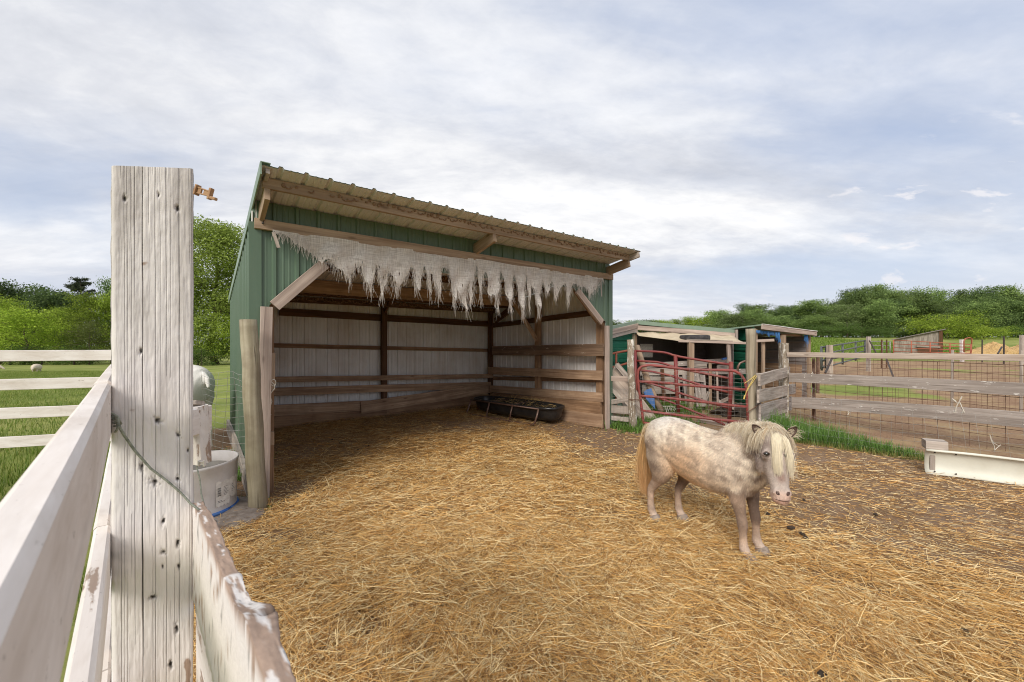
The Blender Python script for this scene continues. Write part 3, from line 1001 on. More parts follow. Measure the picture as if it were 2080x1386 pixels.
# back wall boards
PB1 = (S(0, SD - .03), D2)
PB2 = (S(0, SD - .17), D2)
pboard('wall_girt', (567, 626, 641), (991, 652.5, 664), PB1, .045, M['dark_wood'])
pboard('wall_girt', (549, 697, 706.5), (991, 709, 715), PB1, .045, M['brown_wood'])
pboard('wall_board', (546, 765.5, 777.5), (1001, 760, 768), PB2, .035, M['kick_wood'])
pboard('wall_board', (546, 788, 805), (996, 776, 788), PB2, .035, M['kick_wood'])
pboard('wall_board', (540, 824, 846), (785, 812, 832), PB2, .035, M['kick_wood'])
pboard('wall_board', (538, 846.5, 881), (785, 832.5, 860), PB2, .035, M['brown_wood'])
pboard('wall_board', (770, 828, 864), (992, 798, 836), PB2, .03, M['brown_wood'])
PB3 = (S(0, SD - .215), D2)
pboard('leaning_plank', (733, 819, 839), (997, 777, 800), PB3, .035, M['kick_wood'], wob=.003)
# right wall boards
PR1 = (S(SW - .03, 0), D1)
PR2 = (S(SW - .19, 0), D1)
pboard('wall_girt', (1003, 657, 666), (1215, 628, 640), PR1, .045, M['dark_wood'])
pboard('wall_girt', (1003, 765, 772), (1219, 768, 777), PR1, .045, M['brown_wood'])
pboard('wall_board', (1000.5, 703.5, 722), (1226, 698.5, 723), PR2, .035, M['peeled_board'])
pboard('wall_board', (993, 745.5, 760), (1224, 753.5, 773), PR2, .035, M['kick_wood'])
pboard('wall_board', (997, 782, 797), (1224, 799.5, 816), PR2, .035, M['kick_wood'])
pboard('wall_board', (997, 797.5, 815), (1221, 816.5, 842), PR2, .035, M['brown_wood'])
pboard('wall_board', (997, 815.5, 836), (1224, 842.5, 869), PR2, .035, M['kick_wood'])
pboard('front_cleat', (1216, 663, 870), (1222, 663, 870), PR2, .04, M['kick_wood']) if False else None
# knee braces
PRb = (S(SW - .16, 0), D1)
brd('knee_brace', PL(1042, 612, S(SW - .45, 0), D1), PL(1091, 692, *PRb), .04, .08, M['kick_wood'])
brd('knee_brace', PL(1006, 652, *PRb), PL(1040, 626, *PRb), .05, .12, M['dark_wood'])
a_ = PL(782, 632, S(0, SD - .18), D2)
brd('knee_brace', a_, a_ + UP * .40 - D2 * .45, .05, .10, M['dark_wood'])
# front diagonal braces and jamb boards
PFb = (S(0, -.045), D2)
a_, b_ = PL(558, 622, *PFb), PL(660, 536, *PFb)
brd('corner_brace', a_, b_, .04, .105, M['gray_pink'], up=UP.cross(D1).cross((b_ - a_).normalized()), seg=6)
a_, b_ = PL(1222, 655, *PFb), PL(1173, 591, *PFb)
brd('corner_brace', a_, b_, .04, .10, M['gray_pink'], up=UP.cross(D1).cross((b_ - a_).normalized()), seg=6)
a_, b_ = PL(1214, 652, S(0, .10), D2), PL(1168, 588, S(0, .10), D2)
brd('corner_brace', a_, b_, .04, .09, M['kick_wood'], up=UP.cross(D1).cross((b_ - a_).normalized()), seg=6)
brd('jamb_board', S(.045, -.05, 0), S(.075, -.05, 1.74), .095, .038, M['gray_pink'], up=-D2)
brd('jamb_board', S(SW - .10, -.045, 0), S(SW - .105, -.045, 1.68), .085, .038, M['gray_pink'], up=-D2)
# short block ends on the left jamb
brd('block', S(.125, -.03, .98), S(.125, -.03, 1.32), .035, .05, M['old_tan'], up=D2)
brd('block', S(.118, -.03, .48), S(.118, -.03, .60), .035, .05, M['old_tan'], up=D2)
# hanging hook
m_ = MB()
hk = PL(1241, 557, *PF)
m_.tube([hk, hk - UP * .03, hk - UP * .055], .004, 5)
m_.blob(hk - UP * .075, (.016, .016, .024), 3, .1, 8, 6)
tag(m_.build('hook', M['iron'], None, True, loc=hk), 'small dark iron hook and weight hanging at the right end of the shelter header', 'hook')
m_ = MB()
hk = PL(534, 441, S(0, -.07), D2)
m_.tube([hk + UP * .02, hk, hk + D1 * .01 - UP * .03, hk - UP * .05], .004, 5)
m_.blob(hk - UP * .055, .010, 3, .1, 8, 6)
tag(m_.build('chain_end', M['iron'], None, True, loc=hk), 'short rusty chain end hanging at the left end of the shelter header', 'chain')

# twine hanging on the left jamb
m_ = MB()
c = PL(549, 776, S(0, -.06), D2)
pts = [c + D1 * (.012 * math.sin(q * 1.3)) + UP * (-.03 * q) + D1 * (.03 * math.exp(-(q - 2) ** 2 / 3)) for q in range(11)]
m_.tube(pts, .0035, 4)
m_.tube([c + D1 * (.025 + .02 * math.cos(q)) + UP * (.03 * math.sin(q) - .01) for q in np.linspace(0, 6, 12)], .0035, 4)
tag(m_.build('baling_twine', M['twine'], loc=c), 'loop of frayed brown twine hanging on the left jamb of the shelter', 'twine')


# ------------------------------------------------------------------ tattered shade cloth
def build_cloth():
    def s_of(px):
        q = PL(px, 600, S(0, -.07), D2)
        return (q - FLs).dot(D1)

    def z_of(px, py):
        return PL(px, py, S(0, -.07), D2).z
    # lower outline: alternating slit tops and tips, from the photograph
    prof = [(554, 470), (560, 474), (576, 476), (600, 496), (620, 508), (640, 521), (655, 536), (668, 527), (684, 545), (694, 552), (703, 565), (712, 566), (722, 548), (731, 542), (742, 575), (755, 598), (757, 570), (765, 540), (772, 578), (773, 605), (785, 575), (788, 549), (796, 560), (803, 594), (812, 578), (826, 560), (834, 543), (843, 590), (848, 592), (853, 565), (857, 552), (860, 542), (872, 604), (869, 575), (872, 555), (890, 608), (894, 575), (898, 542), (908, 545), (921, 618), (926, 600), (927, 590), (932, 600), (947, 635), (949, 600), (952, 572), (955, 620), (960, 600), (969, 541), (976, 618), (982, 560), (988, 552), (994, 600), (1004, 600), (1011, 629), (1016, 580), (1017, 552), (1030, 600), (1037, 638), (1042, 590), (1044, 557), (1056, 620), (1063, 640), (1066, 600), (1074, 636), (1069, 558), (1078, 580), (1094, 642), (1098, 590), (1103, 575), (1108, 600), (1113, 590), (1120, 571), (1126, 612), (1134, 592), (1147, 577), (1152, 619), (1158, 595), (1166, 576), (1178, 582), (1190, 583), (1196, 600), (1204, 596), (1212, 588), (1219, 573), (1226, 568)]
    prof.sort(key=lambda q: q[0])
    ps = np.array([s_of(q[0]) for q in prof])
    pz = np.array([z_of(*q) for q in prof])
    NS, NR = 2200, 14
    s = np.linspace(ps[0], ps[-1], NS)
    k_ = np.clip(np.searchsorted(ps, s, side='right') - 1, 0, len(ps) - 2)
    u_ = (s - ps[k_]) / np.maximum(ps[k_ + 1] - ps[k_], 1e-6)
    down = pz[k_ + 1] < pz[k_]
    u_ = np.where(down, u_ ** 1.7, 1 - (1 - u_) ** 1.7)
    zlo = pz[k_] + (pz[k_ + 1] - pz[k_]) * np.clip(u_, 0, 1)
    fr = fbm2(s, s * 0, 90, 3, 2)
    zlo = zlo + .014 * fr + .016 * fbm2(s, s * 0, 38, 15, 2) * sm(.12, .3, 2.45 - zlo) + .012 * fbm2(s, s * 0, 260, 5, 1)
    # a few extra splits, with real gaps
    split = np.zeros(NS)
    for c_, w_, up_ in [(p_[0], .006, p_[1]) for p_ in zip(ps, pz)][::1]:
        pass
    zhi = np.full(NS, 2.448) - .006 * np.sin(s * 7)
    zlo = np.minimum(zlo, zhi - .01)
    V = np.zeros((NS, NR + 1, 3))
    for r in range(NR + 1):
        k = r / NR
        z = zhi * (1 - k) + zlo * k
        dpt = (zhi - z)
        t = -.066 - .03 * dpt + .020 * dpt / .4 * np.sin(s * 23 + 2 * dpt * 9) + .010 * fbm2(s, z, 9, 2, 3) - .018 * np.exp(-((s - .65) / .15) ** 2) * sm(0, .2, dpt)
        drift = -.05 * dpt * np.sin(s * 3.0)
        for a in range(3):
            V[:, r, a] = FLs[a] + D1[a] * (s + drift) + D2[a] * t
        V[:, r, 2] = z
    i, j = np.meshgrid(np.arange(NS - 1), np.arange(NR), indexing='ij')
    quad = np.stack([i * (NR + 1) + j, (i + 1) * (NR + 1) + j, (i + 1) * (NR + 1) + j + 1, i * (NR + 1) + j + 1], -1)
    # worn holes and open threads low in the teeth
    cz = V[:-1, :-1, 2] + 0
    hole = (fbm2(s[:-1, None] * np.ones((1, NR)), cz * .16, 120, 8, 2) > .52) & ((zhi[:-1, None] - cz) > .16) & (np.arange(NR)[None] > NR * .62)
    quad = quad[~hole].reshape(-1, 4)
    root = thing('tattered_shade_cloth', 'frayed grey woven shade cloth hanging in torn strips from the shelter header', 'cloth', S(0, -.07, 2.45))
    m, w = mat('woven_cloth')
    ob = w.n('ShaderNodeTexCoord').outputs['Object']
    a1 = w.noise(w.mapv(ob, scale=(6, 6, 160)), 1.0, 3, 0.6)
    a2 = w.noise(w.mapv(ob, scale=(130, 130, 3)), 1.0, 3, 0.6)
    a3 = w.noise(ob, 4.0, 5, 0.65)
    v = w.math('ADD', w.math('MULTIPLY', a1, .5), w.math('MULTIPLY', a2, .5))
    c = w.mix(w.ramp(v, [(0.38, 0.0), (0.6, 1.0)]), (0.50, 0.445, 0.40), (0.88, 0.83, 0.775))
    c = w.mix(w.ramp(a3, [(0.45, 0.0), (0.75, 0.5)]), c, (0.48, 0.38, 0.30))
    finish(m, w, c, 0.9, v, 0.8, 0.004, spec=.1, trans=.18)
    np_mesh('woven_sheet', V.reshape(-1, 3), quad, m, None, root)
    # loose threads: hanging from the torn edge
    n = 4200
    k = rng.integers(0, NS, n)
    slope = np.abs(np.gradient(zlo, s))
    k = k[rng.uniform(0, 1, n) < np.clip(.25 + slope[k] * .12, 0, 1)]
    n = len(k)
    top = zlo[k] + rng.uniform(.0, .10, n)
    top = np.minimum(top, zhi[k] - .02)
    ln = rng.uniform(.02, .11, n) * (1 + .5 * (zhi[k] - zlo[k]) / .4)
    K = 4
    VV = np.zeros((n, K, 2, 3))
    ph = rng.uniform(0, 6, n)
    lean = rng.normal(0, .18, n)
    for q in range(K):
        t = q / (K - 1)
        for a in range(3):
            for w_ in range(2):
                ww = (w_ * 2 - 1) * .0013 * (1 - .5 * t)
                VV[:, q, w_, a] = FLs[a] + D1[a] * (s[k] + lean * ln * t + ww + .004 * np.sin(ph + t * 3)) + D2[a] * (-.075 - .02 * t + .01 * np.sin(ph))
        VV[:, q, 0, 2] = top - ln * t
        VV[:, q, 1, 2] = top - ln * t
    idx = np.arange(n * K * 2).reshape(n, K, 2)
    F = np.concatenate([np.stack([idx[:, q, 0], idx[:, q, 1], idx[:, q + 1, 1], idx[:, q + 1, 0]], -1) for q in range(K - 1)], 0)
    C = np.ones((n * K * 2, 3)) * np.array([0.76, 0.69, 0.61]) * np.repeat(rng.uniform(.6, 1.1, n), K * 2)[:, None]
    o = np_mesh('loose_threads', VV.reshape(-1, 3), F, M['straw'], C, root)
    o['kind'] = 'stuff'


build_cloth()
m_ = MB()
a_ = PL(556, 472, S(0, -.08), D2)
m_.beam(a_, a_ - UP * .135 + D1 * .04, .008, .028, D1, seg=4, wob=.003)
tag(m_.build('cloth_strip', M['gray_wood'], loc=a_), 'short grey rag of cloth hanging beside the top left end of the shade cloth', 'rag')
m_ = MB()
a_ = PL(1221, 568, S(0, -.08), D2)
m_.beam(a_, a_ - UP * .27 + D1 * .02, .008, .022, D1, seg=4, wob=.003)
tag(m_.build('cloth_strip', M['gray_wood'], loc=a_), 'narrow grey rag of cloth hanging at the right end of the shade cloth', 'rag')

# ------------------------------------------------------------------ white board fence beside the camera
fence = thing('board_fence', 'white painted board fence with a thick square post running past the camera', 'fence', W(311, 693, .72) * 1.0)
fence.location.z = 0


def FP(s, c, z):
    return FU * s + FN * c + UP * z


def build_post():
    Yd = .66
    A = W(226, 693, Yd); A.z = 0
    ax = FN.copy()      # across the face seen
    ay = FU.copy()
    wd = .106
    zt = EYE + 357 * Yd / FPX
    cracks = [(.345, .0026, .008)] + [(q_, w_, .002) for q_, w_ in ((.04, .0006), (.10, .0009), (.135, .0006), (.17, .0007), (.215, .0006), (.255, .0011), (.30, .0006), (.42, .0007), (.47, .0006), (.50, .0009), (.56, .0006), (.60, .0006), (.635, .0013), (.69, .0007), (.74, .0010), (.77, .0006), (.80, .0012), (.86, .0010), (.90, .0006), (.935, .0008), (.965, .0006))]
    V, C, F, U = [], [], [], []
    # perimeter samples: front face densely, other faces coarsely
    per = []
    NF = 250
    rr = .006
    for i in range(NF + 1):
        u = i / NF
        e = min(u, 1 - u) * wd
        per.append((u * wd, (rr - math.sqrt(max(0, rr * rr - (rr - e) ** 2))) if e < rr else 0.0, u, 0))
    for i in range(1, 24):
        per.append((wd, i / 24 * wd, i / 24, 1))
    for i in range(24):
        per.append((wd - i / 24 * wd, wd, i / 24, 2))
    for i in range(24):
        per.append((0, wd - i / 24 * wd, i / 24, 3))
    per = np.array(per)
    NP = len(per)
    zs = np.concatenate([np.linspace(0, 0.55, 12), np.linspace(.56, zt - .012, 460), zt - .012 + .012 * np.sin(np.linspace(.1, math.pi / 2, 8))])
    P, Z = np.meshgrid(np.arange(NP), zs, indexing='xy')
    px_, py_, uu, sd = per[P, 0], per[P, 1], per[P, 2], per[P, 3]
    Zreal = Z + .026 * (px_ / wd) * sm(zt - .5, zt, Z)      # the top is cut slightly on the slant
    Z = EYE + (Z - EYE) / (1 + .11 * px_ / wd)
    dep = np.zeros(P.shape)
    dark = np.zeros(P.shape)
    for n_, (c0, w0, d0) in enumerate(cracks):
        for side in range(4):
            cc = c0 + (side * .13 if side else 0)
            path = cc + .055 * (1.7 - Z) * .6 + .010 * np.sin(Z * 4.3 + 1) + .010 * fbm2(Z, Z * 0, 3.5, 5, 3) + .006 * fbm2(Z, Z * 0, 16, n_, 3)
            fade = .35 + .65 * sm(-.35, .2, fbm2(Z, Z * 0, 2.4, n_ + 60, 3)) if n_ == 0 else sm(-.10, .22, fbm2(Z, Z * 0, 1.7, n_ + 60, 3) + (.15 if w0 > .001 else 0))
            wv = w0 * (.62 if n_ == 0 else .75) * np.clip(.7 + .5 * fbm2(Z, Z * 0, 9, n_ + 40, 3), .15, 2) * fade
            d = np.abs(uu - path) * wd
            m = np.exp(-(d / np.maximum(wv, 1e-5)) ** 2) * (sd == side) * (wv > 2e-4)
            dep = np.maximum(dep, m * d0 * .55)
            dark = np.maximum(dark, m ** 1.5 * (1.0 if n_ == 0 else (.62 if w0 > .0008 else .38)))
    knots = [(.53, 1.30, .008), (.80, 1.275, .006), (.51, 1.20, .009), (.79, 1.205, .006), (.615, 1.085, .006), (.79, 1.10, .005), (.81, 1.06, .004), (.61, 1.135, .004), (.48, 1.01, .007), (.35, 1.225, .005), (.15, 1.66, .003), (.55, 1.655, .003), (.79, 1.63, .004), (.78, .96, .005), (.70, .90, .004), (.90, .80, .005), (.55, .80, .004), (.72, .62, .005), (.88, .72, .003), (.60, 1.06, .003), (.34, 1.41, .0035), (.93, 1.25, .002)]
    for (ku, kz, kr) in knots:
        d2 = ((uu - ku) * wd / (kr * .55)) ** 2 + ((Z - kz) / (kr * (1.2 if kr < .0055 else .6))) ** 2
        q = fbm2(uu * wd, Z, 260, int(ku * 99), 2)
        m = np.exp(-d2 * np.clip(1 + 1.6 * q, .35, 3)) * (sd == 0)
        dep = np.maximum(dep, m * .005)
        dark = np.maximum(dark, np.clip(m * 1.5 - .35, 0, 1))
    # raised drips and brush ripple of old thick paint
    rip = .0007 * fbm2(uu * wd, Z * .25, 170, 3, 3) + .0006 * fbm2(uu * wd, Z, 60, 7, 3) + .0005 * fbm2(uu * wd, Z * .06, 320, 9, 2)
    edge = .002 * fbm2(Z, Z * 0, 8, 77, 3)
    # wear: thin grey patches, one bare patch low on the right
    wear = sm(.05, .75, fbm2(uu * wd * 3, Z * .55, 9, 15, 4) + .45 * sm(1.35, 1.72, Z)) * .75
    bare = sm(.46, .58, fbm2(uu * wd, Z, 30, 19, 4) + .9 * np.exp(-(((uu - .93) / .09) ** 2 + ((Z - .88) / .055) ** 2)) - .15) * (sd == 0)
    contact_shade = np.exp(-((uu) / .22) ** 2) * (np.exp(-((Z - 1.30) / .035) ** 2) + .9 * np.exp(-((Z - 1.07) / .05) ** 2)) * (sd == 0) * (.55 + .45 * fbm2(uu * wd, Z, 40, 23, 3))  # contact shade beside the two upper rails, painted into the left edge
    white = np.array([0.80, 0.75, 0.715])
    col = white[None, None] * (1 - .10 * (fbm2(uu * wd, Z * .1, 120, 33, 3) * .5 + .5))[..., None]
    col = col * (1 - wear[..., None] * np.array([.36, .38, .40]))
    col = col * (1 - bare[..., None]) + np.array([.36, .26, .20]) * bare[..., None]
    col = col * (1 - np.clip(contact_shade, 0, 1)[..., None] * .72)
    col = col * (1 - dark[..., None]) + np.array([.045, .038, .032]) * dark[..., None]
    nx = np.where(sd == 1, 1, np.where(sd == 3, -1, 0)); ny = np.where(sd == 0, -1, np.where(sd == 2, 1, 0))
    off = rip - dep + edge
    X = px_ + nx * off
    Yl = py_ + ny * off
    P3 = np.stack([A.x + ax.x * X + ay.x * Yl, A.y + ax.y * X + ay.y * Yl, Zreal], -1)
    nz_ = len(zs)
    idx = np.arange(nz_ * NP).reshape(nz_, NP)
    i, j = np.meshgrid(np.arange(nz_ - 1), np.arange(NP), indexing='ij')
    Fq = np.stack([idx[i, j], idx[i, (j + 1) % NP], idx[i + 1, (j + 1) % NP], idx[i + 1, j]], -1).reshape(-1, 4)
    # top cap as a fan of quads to a centre ring
    cen = P3[-1].mean(0)
    ring = P3[-1] * .02 + cen * .98
    P3 = np.concatenate([P3.reshape(-1, 3), ring], 0)
    col = np.concatenate([col.reshape(-1, 3), np.tile(np.array([[.5, .45, .4]]), (NP, 1))], 0)
    jj = np.arange(NP)
    top = np.stack([idx[-1, jj], idx[-1, (jj + 1) % NP], nz_ * NP + (jj + 1) % NP, nz_ * NP + jj], -1)
    pm = colmat('painted_post', 0.6, 0.25, nz=.06, scale=30)
    o = np_mesh('post', P3, np.concatenate([Fq, top], 0), pm, col, fence, smooth=True)
    return ax, ay, A, wd


PAX, PAY, PA, PWD = build_post()


def rail(name, s0, s1, c, z0, z1, thick, mt, parent=None, **k):
    return MB().beam(FP(s0, c, (z0 + z1) / 2), FP(s1, c, (z0 + z1) / 2), thick, z1 - z0, UP, **k).build(name, mt, parent or fence)


M['near_paint'] = wood('clean_white_board', (0.40, 0.31, 0.25), (0.30, 0.22, 0.17), (0.20, 0.15, 0.12), 0.1, paint=(0.74, 0.69, 0.655), pamt=0.84, pscale=3, bstr=.15)
for zt_ in (1.360, 1.118, .872, .625):
    rail('rail', -1.2, .97, -.0335, zt_ - .086, zt_, .0205, M['near_paint'], ch=.004, wob=.0006)
    rail('rail', .975, 5.05, -.0345, zt_ - .086, zt_ - .001, .0205, M['near_paint'], ch=.004, wob=.0006)
# posts further along the same fence (mostly behind the big one)
for s_ in (2.7, 5.08):
    MB().beam(FP(s_, .03, 0), FP(s_, .03, 1.385), .10, .10, FU).build('post', M['white_paint'], fence)
MB().beam(FP(-1.1, .03, 0), FP(-1.1, .03, 1.34), .10, .10, FU).build('post', M['white_paint'], fence)


# inner rail: flaking, with a big weathered knot on its upper edge
def build_inner():
    n, m = 260, 40
    s0, s1 = .93, -.35
    V = np.zeros((n + 1, m, 3)); C = np.zeros((n + 1, m, 3))
    zt, zb = 1.142, .965
    th = .0165
    CI = .0825
    per = []
    for k in range(m):
        per.append(k / m)
    for i in range(n + 1):
        s = s0 + (s1 - s0) * i / n
        for k in range(m):
            q = k / m * 4
            f = q - int(q)
            if q < 1:      # top, from camera side to yard side
                c, z, nn_ = CI + th * f, zt, (0, 1)
            elif q < 2:
                c, z, nn_ = CI + th, zt - (zt - zb) * f, (1, 0)
            elif q < 3:
                c, z, nn_ = CI + th * (1 - f), zb, (0, -1)
            else:
                c, z, nn_ = CI, zb + (zt - zb) * f, (-1, 0)
            V[i, k] = (s, c, z)
            C[i, k] = (nn_[0], nn_[1], 0)
    s, c, z = V[..., 0], V[..., 1], V[..., 2]
    topd = np.clip(1 - (zt - z) / .03, 0, 1)
    yardside = np.clip((c - CI - .0015) / th, 0, 1)
    lump = np.exp(-((s - .475) / .034) ** 2)
    lump2 = np.exp(-((s - .415) / .045) ** 2)
    off = .0016 * fbm2(s, z + c * 3, 40, 4, 4) + .0010 * fbm2(s, z + c, 160, 6, 3)
    V[..., 1] += (C[..., 0]) * off + topd * yardside * (.011 * lump + .004 * lump2 + .003 * fbm2(s, s * 0, 18, 5, 3))
    V[..., 2] += (C[..., 1]) * off * 1.5 + topd * (.010 * lump + .004 * lump2) + topd * .003 * fbm2(s, c, 30, 9, 3) - (.006 * sm(.80, .93, s)) * topd
    ring = np.hypot((s - .475) / .7, (c - .104) * 1.0)
    V[..., 2] -= topd * .010 * np.exp(-(ring / .007) ** 2) * 1.0
    flake = fbm2(s, z * 1.5 + c * 6, 38, 12, 5)
    top = topd > .93
    bandt = sm(-.02, .14, flake - .02 + .55 * sm(.62, .56, s) * 0 + np.where(s > .60, .42, 0) * sm(.0, .3, yardside + .25) + .30 * (lump + lump2))
    paintgone = np.where(top, bandt, sm(.36, .50, flake + .12 * np.exp(-((z - 1.0) / .04) ** 2) + .30 * np.exp(-((z - zt) / .012) ** 2)))
    wood_c = np.array([.40, .29, .225]) * (1 + .28 * fbm2(s * .2, c * 4 + z * 2, 200, 21, 3))[..., None]
    wood_c = wood_c * (1 - .35 * (np.sin(ring * 1300) * .5 + .5) * lump * top)[..., None]
    wood_c = wood_c * (1 - .75 * np.exp(-(ring / .007) ** 2) * top)[..., None]
    paint = np.array([.79, .745, .71]) * (1 - .08 * (fbm2(s, z, 60, 2, 3) * .5 + .5))[..., None]
    speck = sm(.42, .55, fbm2(s, z * 1.3 + c, 210, 31, 3))
    paint = paint * (1 - speck * .55)[..., None]
    col = paint * (1 - paintgone)[..., None] + wood_c * paintgone[..., None]
    Vw = FU[0] * 0
    Wd = np.stack([FU.x * V[..., 0] + FN.x * V[..., 1], FU.y * V[..., 0] + FN.y * V[..., 1], V[..., 2]], -1)
    idx = np.arange((n + 1) * m).reshape(n + 1, m)
    i, j = np.meshgrid(np.arange(n), np.arange(m), indexing='ij')
    F = np.stack([idx[i, j], idx[i + 1, j], idx[i + 1, (j + 1) % m], idx[i, (j + 1) % m]], -1).reshape(-1, 4)
    # end cap
    cc = Wd[0].mean(0)
    ringv = Wd[0] * .05 + cc * .95
    Vall = np.concatenate([Wd.reshape(-1, 3), ringv], 0)
    call = np.concatenate([col.reshape(-1, 3), np.tile([[.72, .67, .62]], (m, 1))], 0)
    b = (n + 1) * m
    jj = np.arange(m)
    cap = np.stack([idx[0, jj], idx[0, (jj + 1) % m], b + (jj + 1) % m, b + jj], -1)
    o = np_mesh('flaking_rail', Vall, np.concatenate([F, cap], 0), colmat('flaking_paint', .75, .2, nz=.12, scale=150, bstr=.25), call, fence, smooth=True)
    return tag(o, 'old inner rail with flaking paint and a big knot')


build_inner()
rail('rail', .93, -.4, .0965, .79, .945, .021, M['white_worn'], ch=.003)
rail('rail', .93, -.4, .0965, .40, .56, .021, M['white_worn'], ch=.003)

# cross fence over the pasture
xf = thing('board_fence', 'white four-rail board fence crossing in front of the pasture on the left', 'fence', Vector((-3.4, 3.6, 0)))
ca, cb = W(0, 693, 3.43), W(222, 693, 3.66)
dirx = (cb - ca).normalized()
ca = ca - dirx * 2.5
cb = cb + dirx * .12
ca.z = cb.z = 0
for zt_ in (1.350, 1.105, .860, .614):
    MB().beam(ca + UP * (zt_ - .047), cb + UP * (zt_ - .047), .021, .094, UP, wob=.001).build('rail', M['near_paint'], xf)
for k_ in (.02, 2.05):
    q = ca + dirx * k_ + Vector((dirx.y, -dirx.x, 0)) * -.065
    MB().beam(q, q + UP * 1.38, .10, .10, dirx).build('post', M['white_paint'], xf)

# cord looped over the post and down to the inner rail
m_ = MB()
fr = lambda px, py, off=-.006: PL(px, py, PA + PAY * off, PAY)
pts = [fr(228, 846, -.010), fr(236, 856, -.013), fr(252, 884, -.010), fr(274, 916), fr(306, 952), fr(338, 976), fr(366, 1000), fr(388, 1024, -.010), W(404, 1036, .70), W(420, 1046, .715), W(430, 1052, .725)]
m_.tube(pts, .0019, 6, wob=.0002)
for k_ in range(5):
    m_.tube([fr(224 + k_ * 2, 838 + k_ * 7, -.004 - .003 * (k_ % 3)), fr(238 + k_, 846 + k_ * 5, -.018), fr(246 - k_ * 3, 862 + k_ * 4, -.008)], .0017, 5)
tag(m_.build('cord', M['gray_cord'], None, True, loc=PA), 'grey green cord slung diagonally across the big white post', 'cord')
m_ = MB()
e = W(430, 1052, .722)
m_.tube([e, e + Vector((.006, .004, -.006)), e + Vector((.008, .004, -.028)), e + Vector((.003, -.002, -.035))], .0013, 5)
m_.tube([W(398, 1049, .70), W(412, 1045, .70), W(426, 1043, .715), e], .0013, 5)
tag(m_.build('tie_wire', M['wire'], None, True, loc=e), 'bent grey tie wire on the end of the flaking inner rail', 'wire')


def insulator(label, A0, along, up, L, mt, small=False):
    out = along.cross(up).normalized()
    root = MB()
    root.beam(A0, A0 + along * .003, .010, .018, up, ch=.001, wob=0)
    q = .0052
    for k in (-1, 1):
        root.beam(A0 + along * .004 + up * q * k * .9, A0 + along * L + up * q * k * .75, .005, .0022, up, ch=.0006, wob=0)
    root.beam(A0 + along * .004 + up * 0, A0 + along * L * .38, .003, .010, up, ch=.0006, wob=0)
    root.beam(A0 + along * L * .58, A0 + along * L, .003, .009, up, ch=.0006, wob=0)
    root.beam(A0 + along * (L - .001), A0 + along * (L + .003), .007, .020, up, ch=.001, wob=0)
    if not small:
        root.beam(A0 + along * (L + .003) - up * .006, A0 + along * (L + .014) - up * .006, .006, .005, up, ch=.001, wob=0)
    return tag(root.build('wire_insulator', mt, None, loc=A0), label, 'insulator')


ia = W(399, 386, .70)
al_ = (W(433, 396, .695) - ia).normalized()
insulator('aged tan plastic wire insulator sticking out near the top of the big white post', ia, al_, (UP + al_ * .25).normalized(), .028, M['tan_plastic'])

# stubby weathered block behind the post
blk = thing('fence_stub', 'short whitewashed block with a grey split top beside the big white post, above the tub', 'block', W(405, 800, 1.35))
q0 = W(377, 835, 1.40); q1 = W(404, 835, 1.33)
cx_ = (q0 + q1) / 2
MB().beam(Vector((cx_.x, 1.40, EYE - 252 * 1.37 / FPX)), Vector((cx_.x + .002, 1.38, EYE - 132 * 1.37 / FPX)), .050, .05, Vector((.3, 1, 0)), ch=.008, wob=.002, seg=6).build('block', M['white_worn'], blk)
MB().beam(Vector((cx_.x + .004, 1.38, EYE - 133 * 1.37 / FPX)), Vector((cx_.x + .001, 1.385, EYE - 126 * 1.37 / FPX)), .044, .044, Vector((.3, 1, 0)), ch=.008, wob=.003, seg=2).build('split_top', M['gray_wood'], blk)
MB().beam(Vector((cx_.x, 1.43, 1.16)), FP(1.55, .02, 1.16), .03, .09, UP).build('bracket', M['white_paint'], blk)
ib = W(404, 941, 1.30)
insulator('small cream plastic insulator clip just below the whitewashed block', ib, Vector((1, -.1, 0)).normalized(), UP, .018, M['paper'], True)
m_ = MB()
m_.tube([W(399, 946, 1.3), W(406, 975, 1.29), W(409, 1005, 1.27), W(416, 1030, 1.2), W(424, 1043, 1.0)], .0022, 5)
tag(m_.build('cord', M['gray_cord'], None, True, loc=W(406, 975, 1.29)), 'dirty grey cord end hanging in front of the plastic tub', 'cord')

# ------------------------------------------------------------------ plastic tub
TC = Vector((-2.585, 3.30, 0.05))
tub = thing('water_tub', 'milky white cut-down plastic barrel of water with a blue base rim', 'tub', TC)
V, F = [], []
prof = [(.275, 0.0), (.277, .03), (.274, .06), (.276, .14), (.279, .26), (.283, .37), (.290, .385), (.290, .40), (.283, .402), (.272, .395), (.268, .30), (.266, .03), (.20, .02), (.001, .02)]
NA_ = 56
for (r, z) in prof:
    for k in range(NA_):
        an = 6.2832 * k / NA_
        rz = (1 + .012 * math.sin(2 * an + 1)) * r
        V.append((TC.x + rz * math.cos(an), TC.y + rz * math.sin(an), TC.z + z + (.012 * math.sin(an + .5) if z > .3 else 0)))
for i in range(len(prof) - 1):
    for k in range(NA_):
        k2 = (k + 1) % NA_
        F.append([i * NA_ + k, i * NA_ + k2, (i + 1) * NA_ + k2, (i + 1) * NA_ + k])
m_ = MB(); m_.add(V, F)
m_.build('body', M['tub'], tub, True)
m_ = MB()
m_.tube([TC + Vector((math.cos(a) * .281, math.sin(a) * .281, .014)) for a in np.linspace(0, 6.2832, 50)], .015, 8)
m_.build('base_rim', M['blue_paint'], tub, True)
V = [TC + Vector((math.cos(a) * .268, math.sin(a) * .268, .325)) for a in np.linspace(0, 6.2832, 41)[:-1]]
m_ = MB(); m_.add([TC + UP * .325] + V, [[0, i + 1, (i + 1) % 40 + 1] for i in range(40)])
m_.build('water', M['water'], tub)
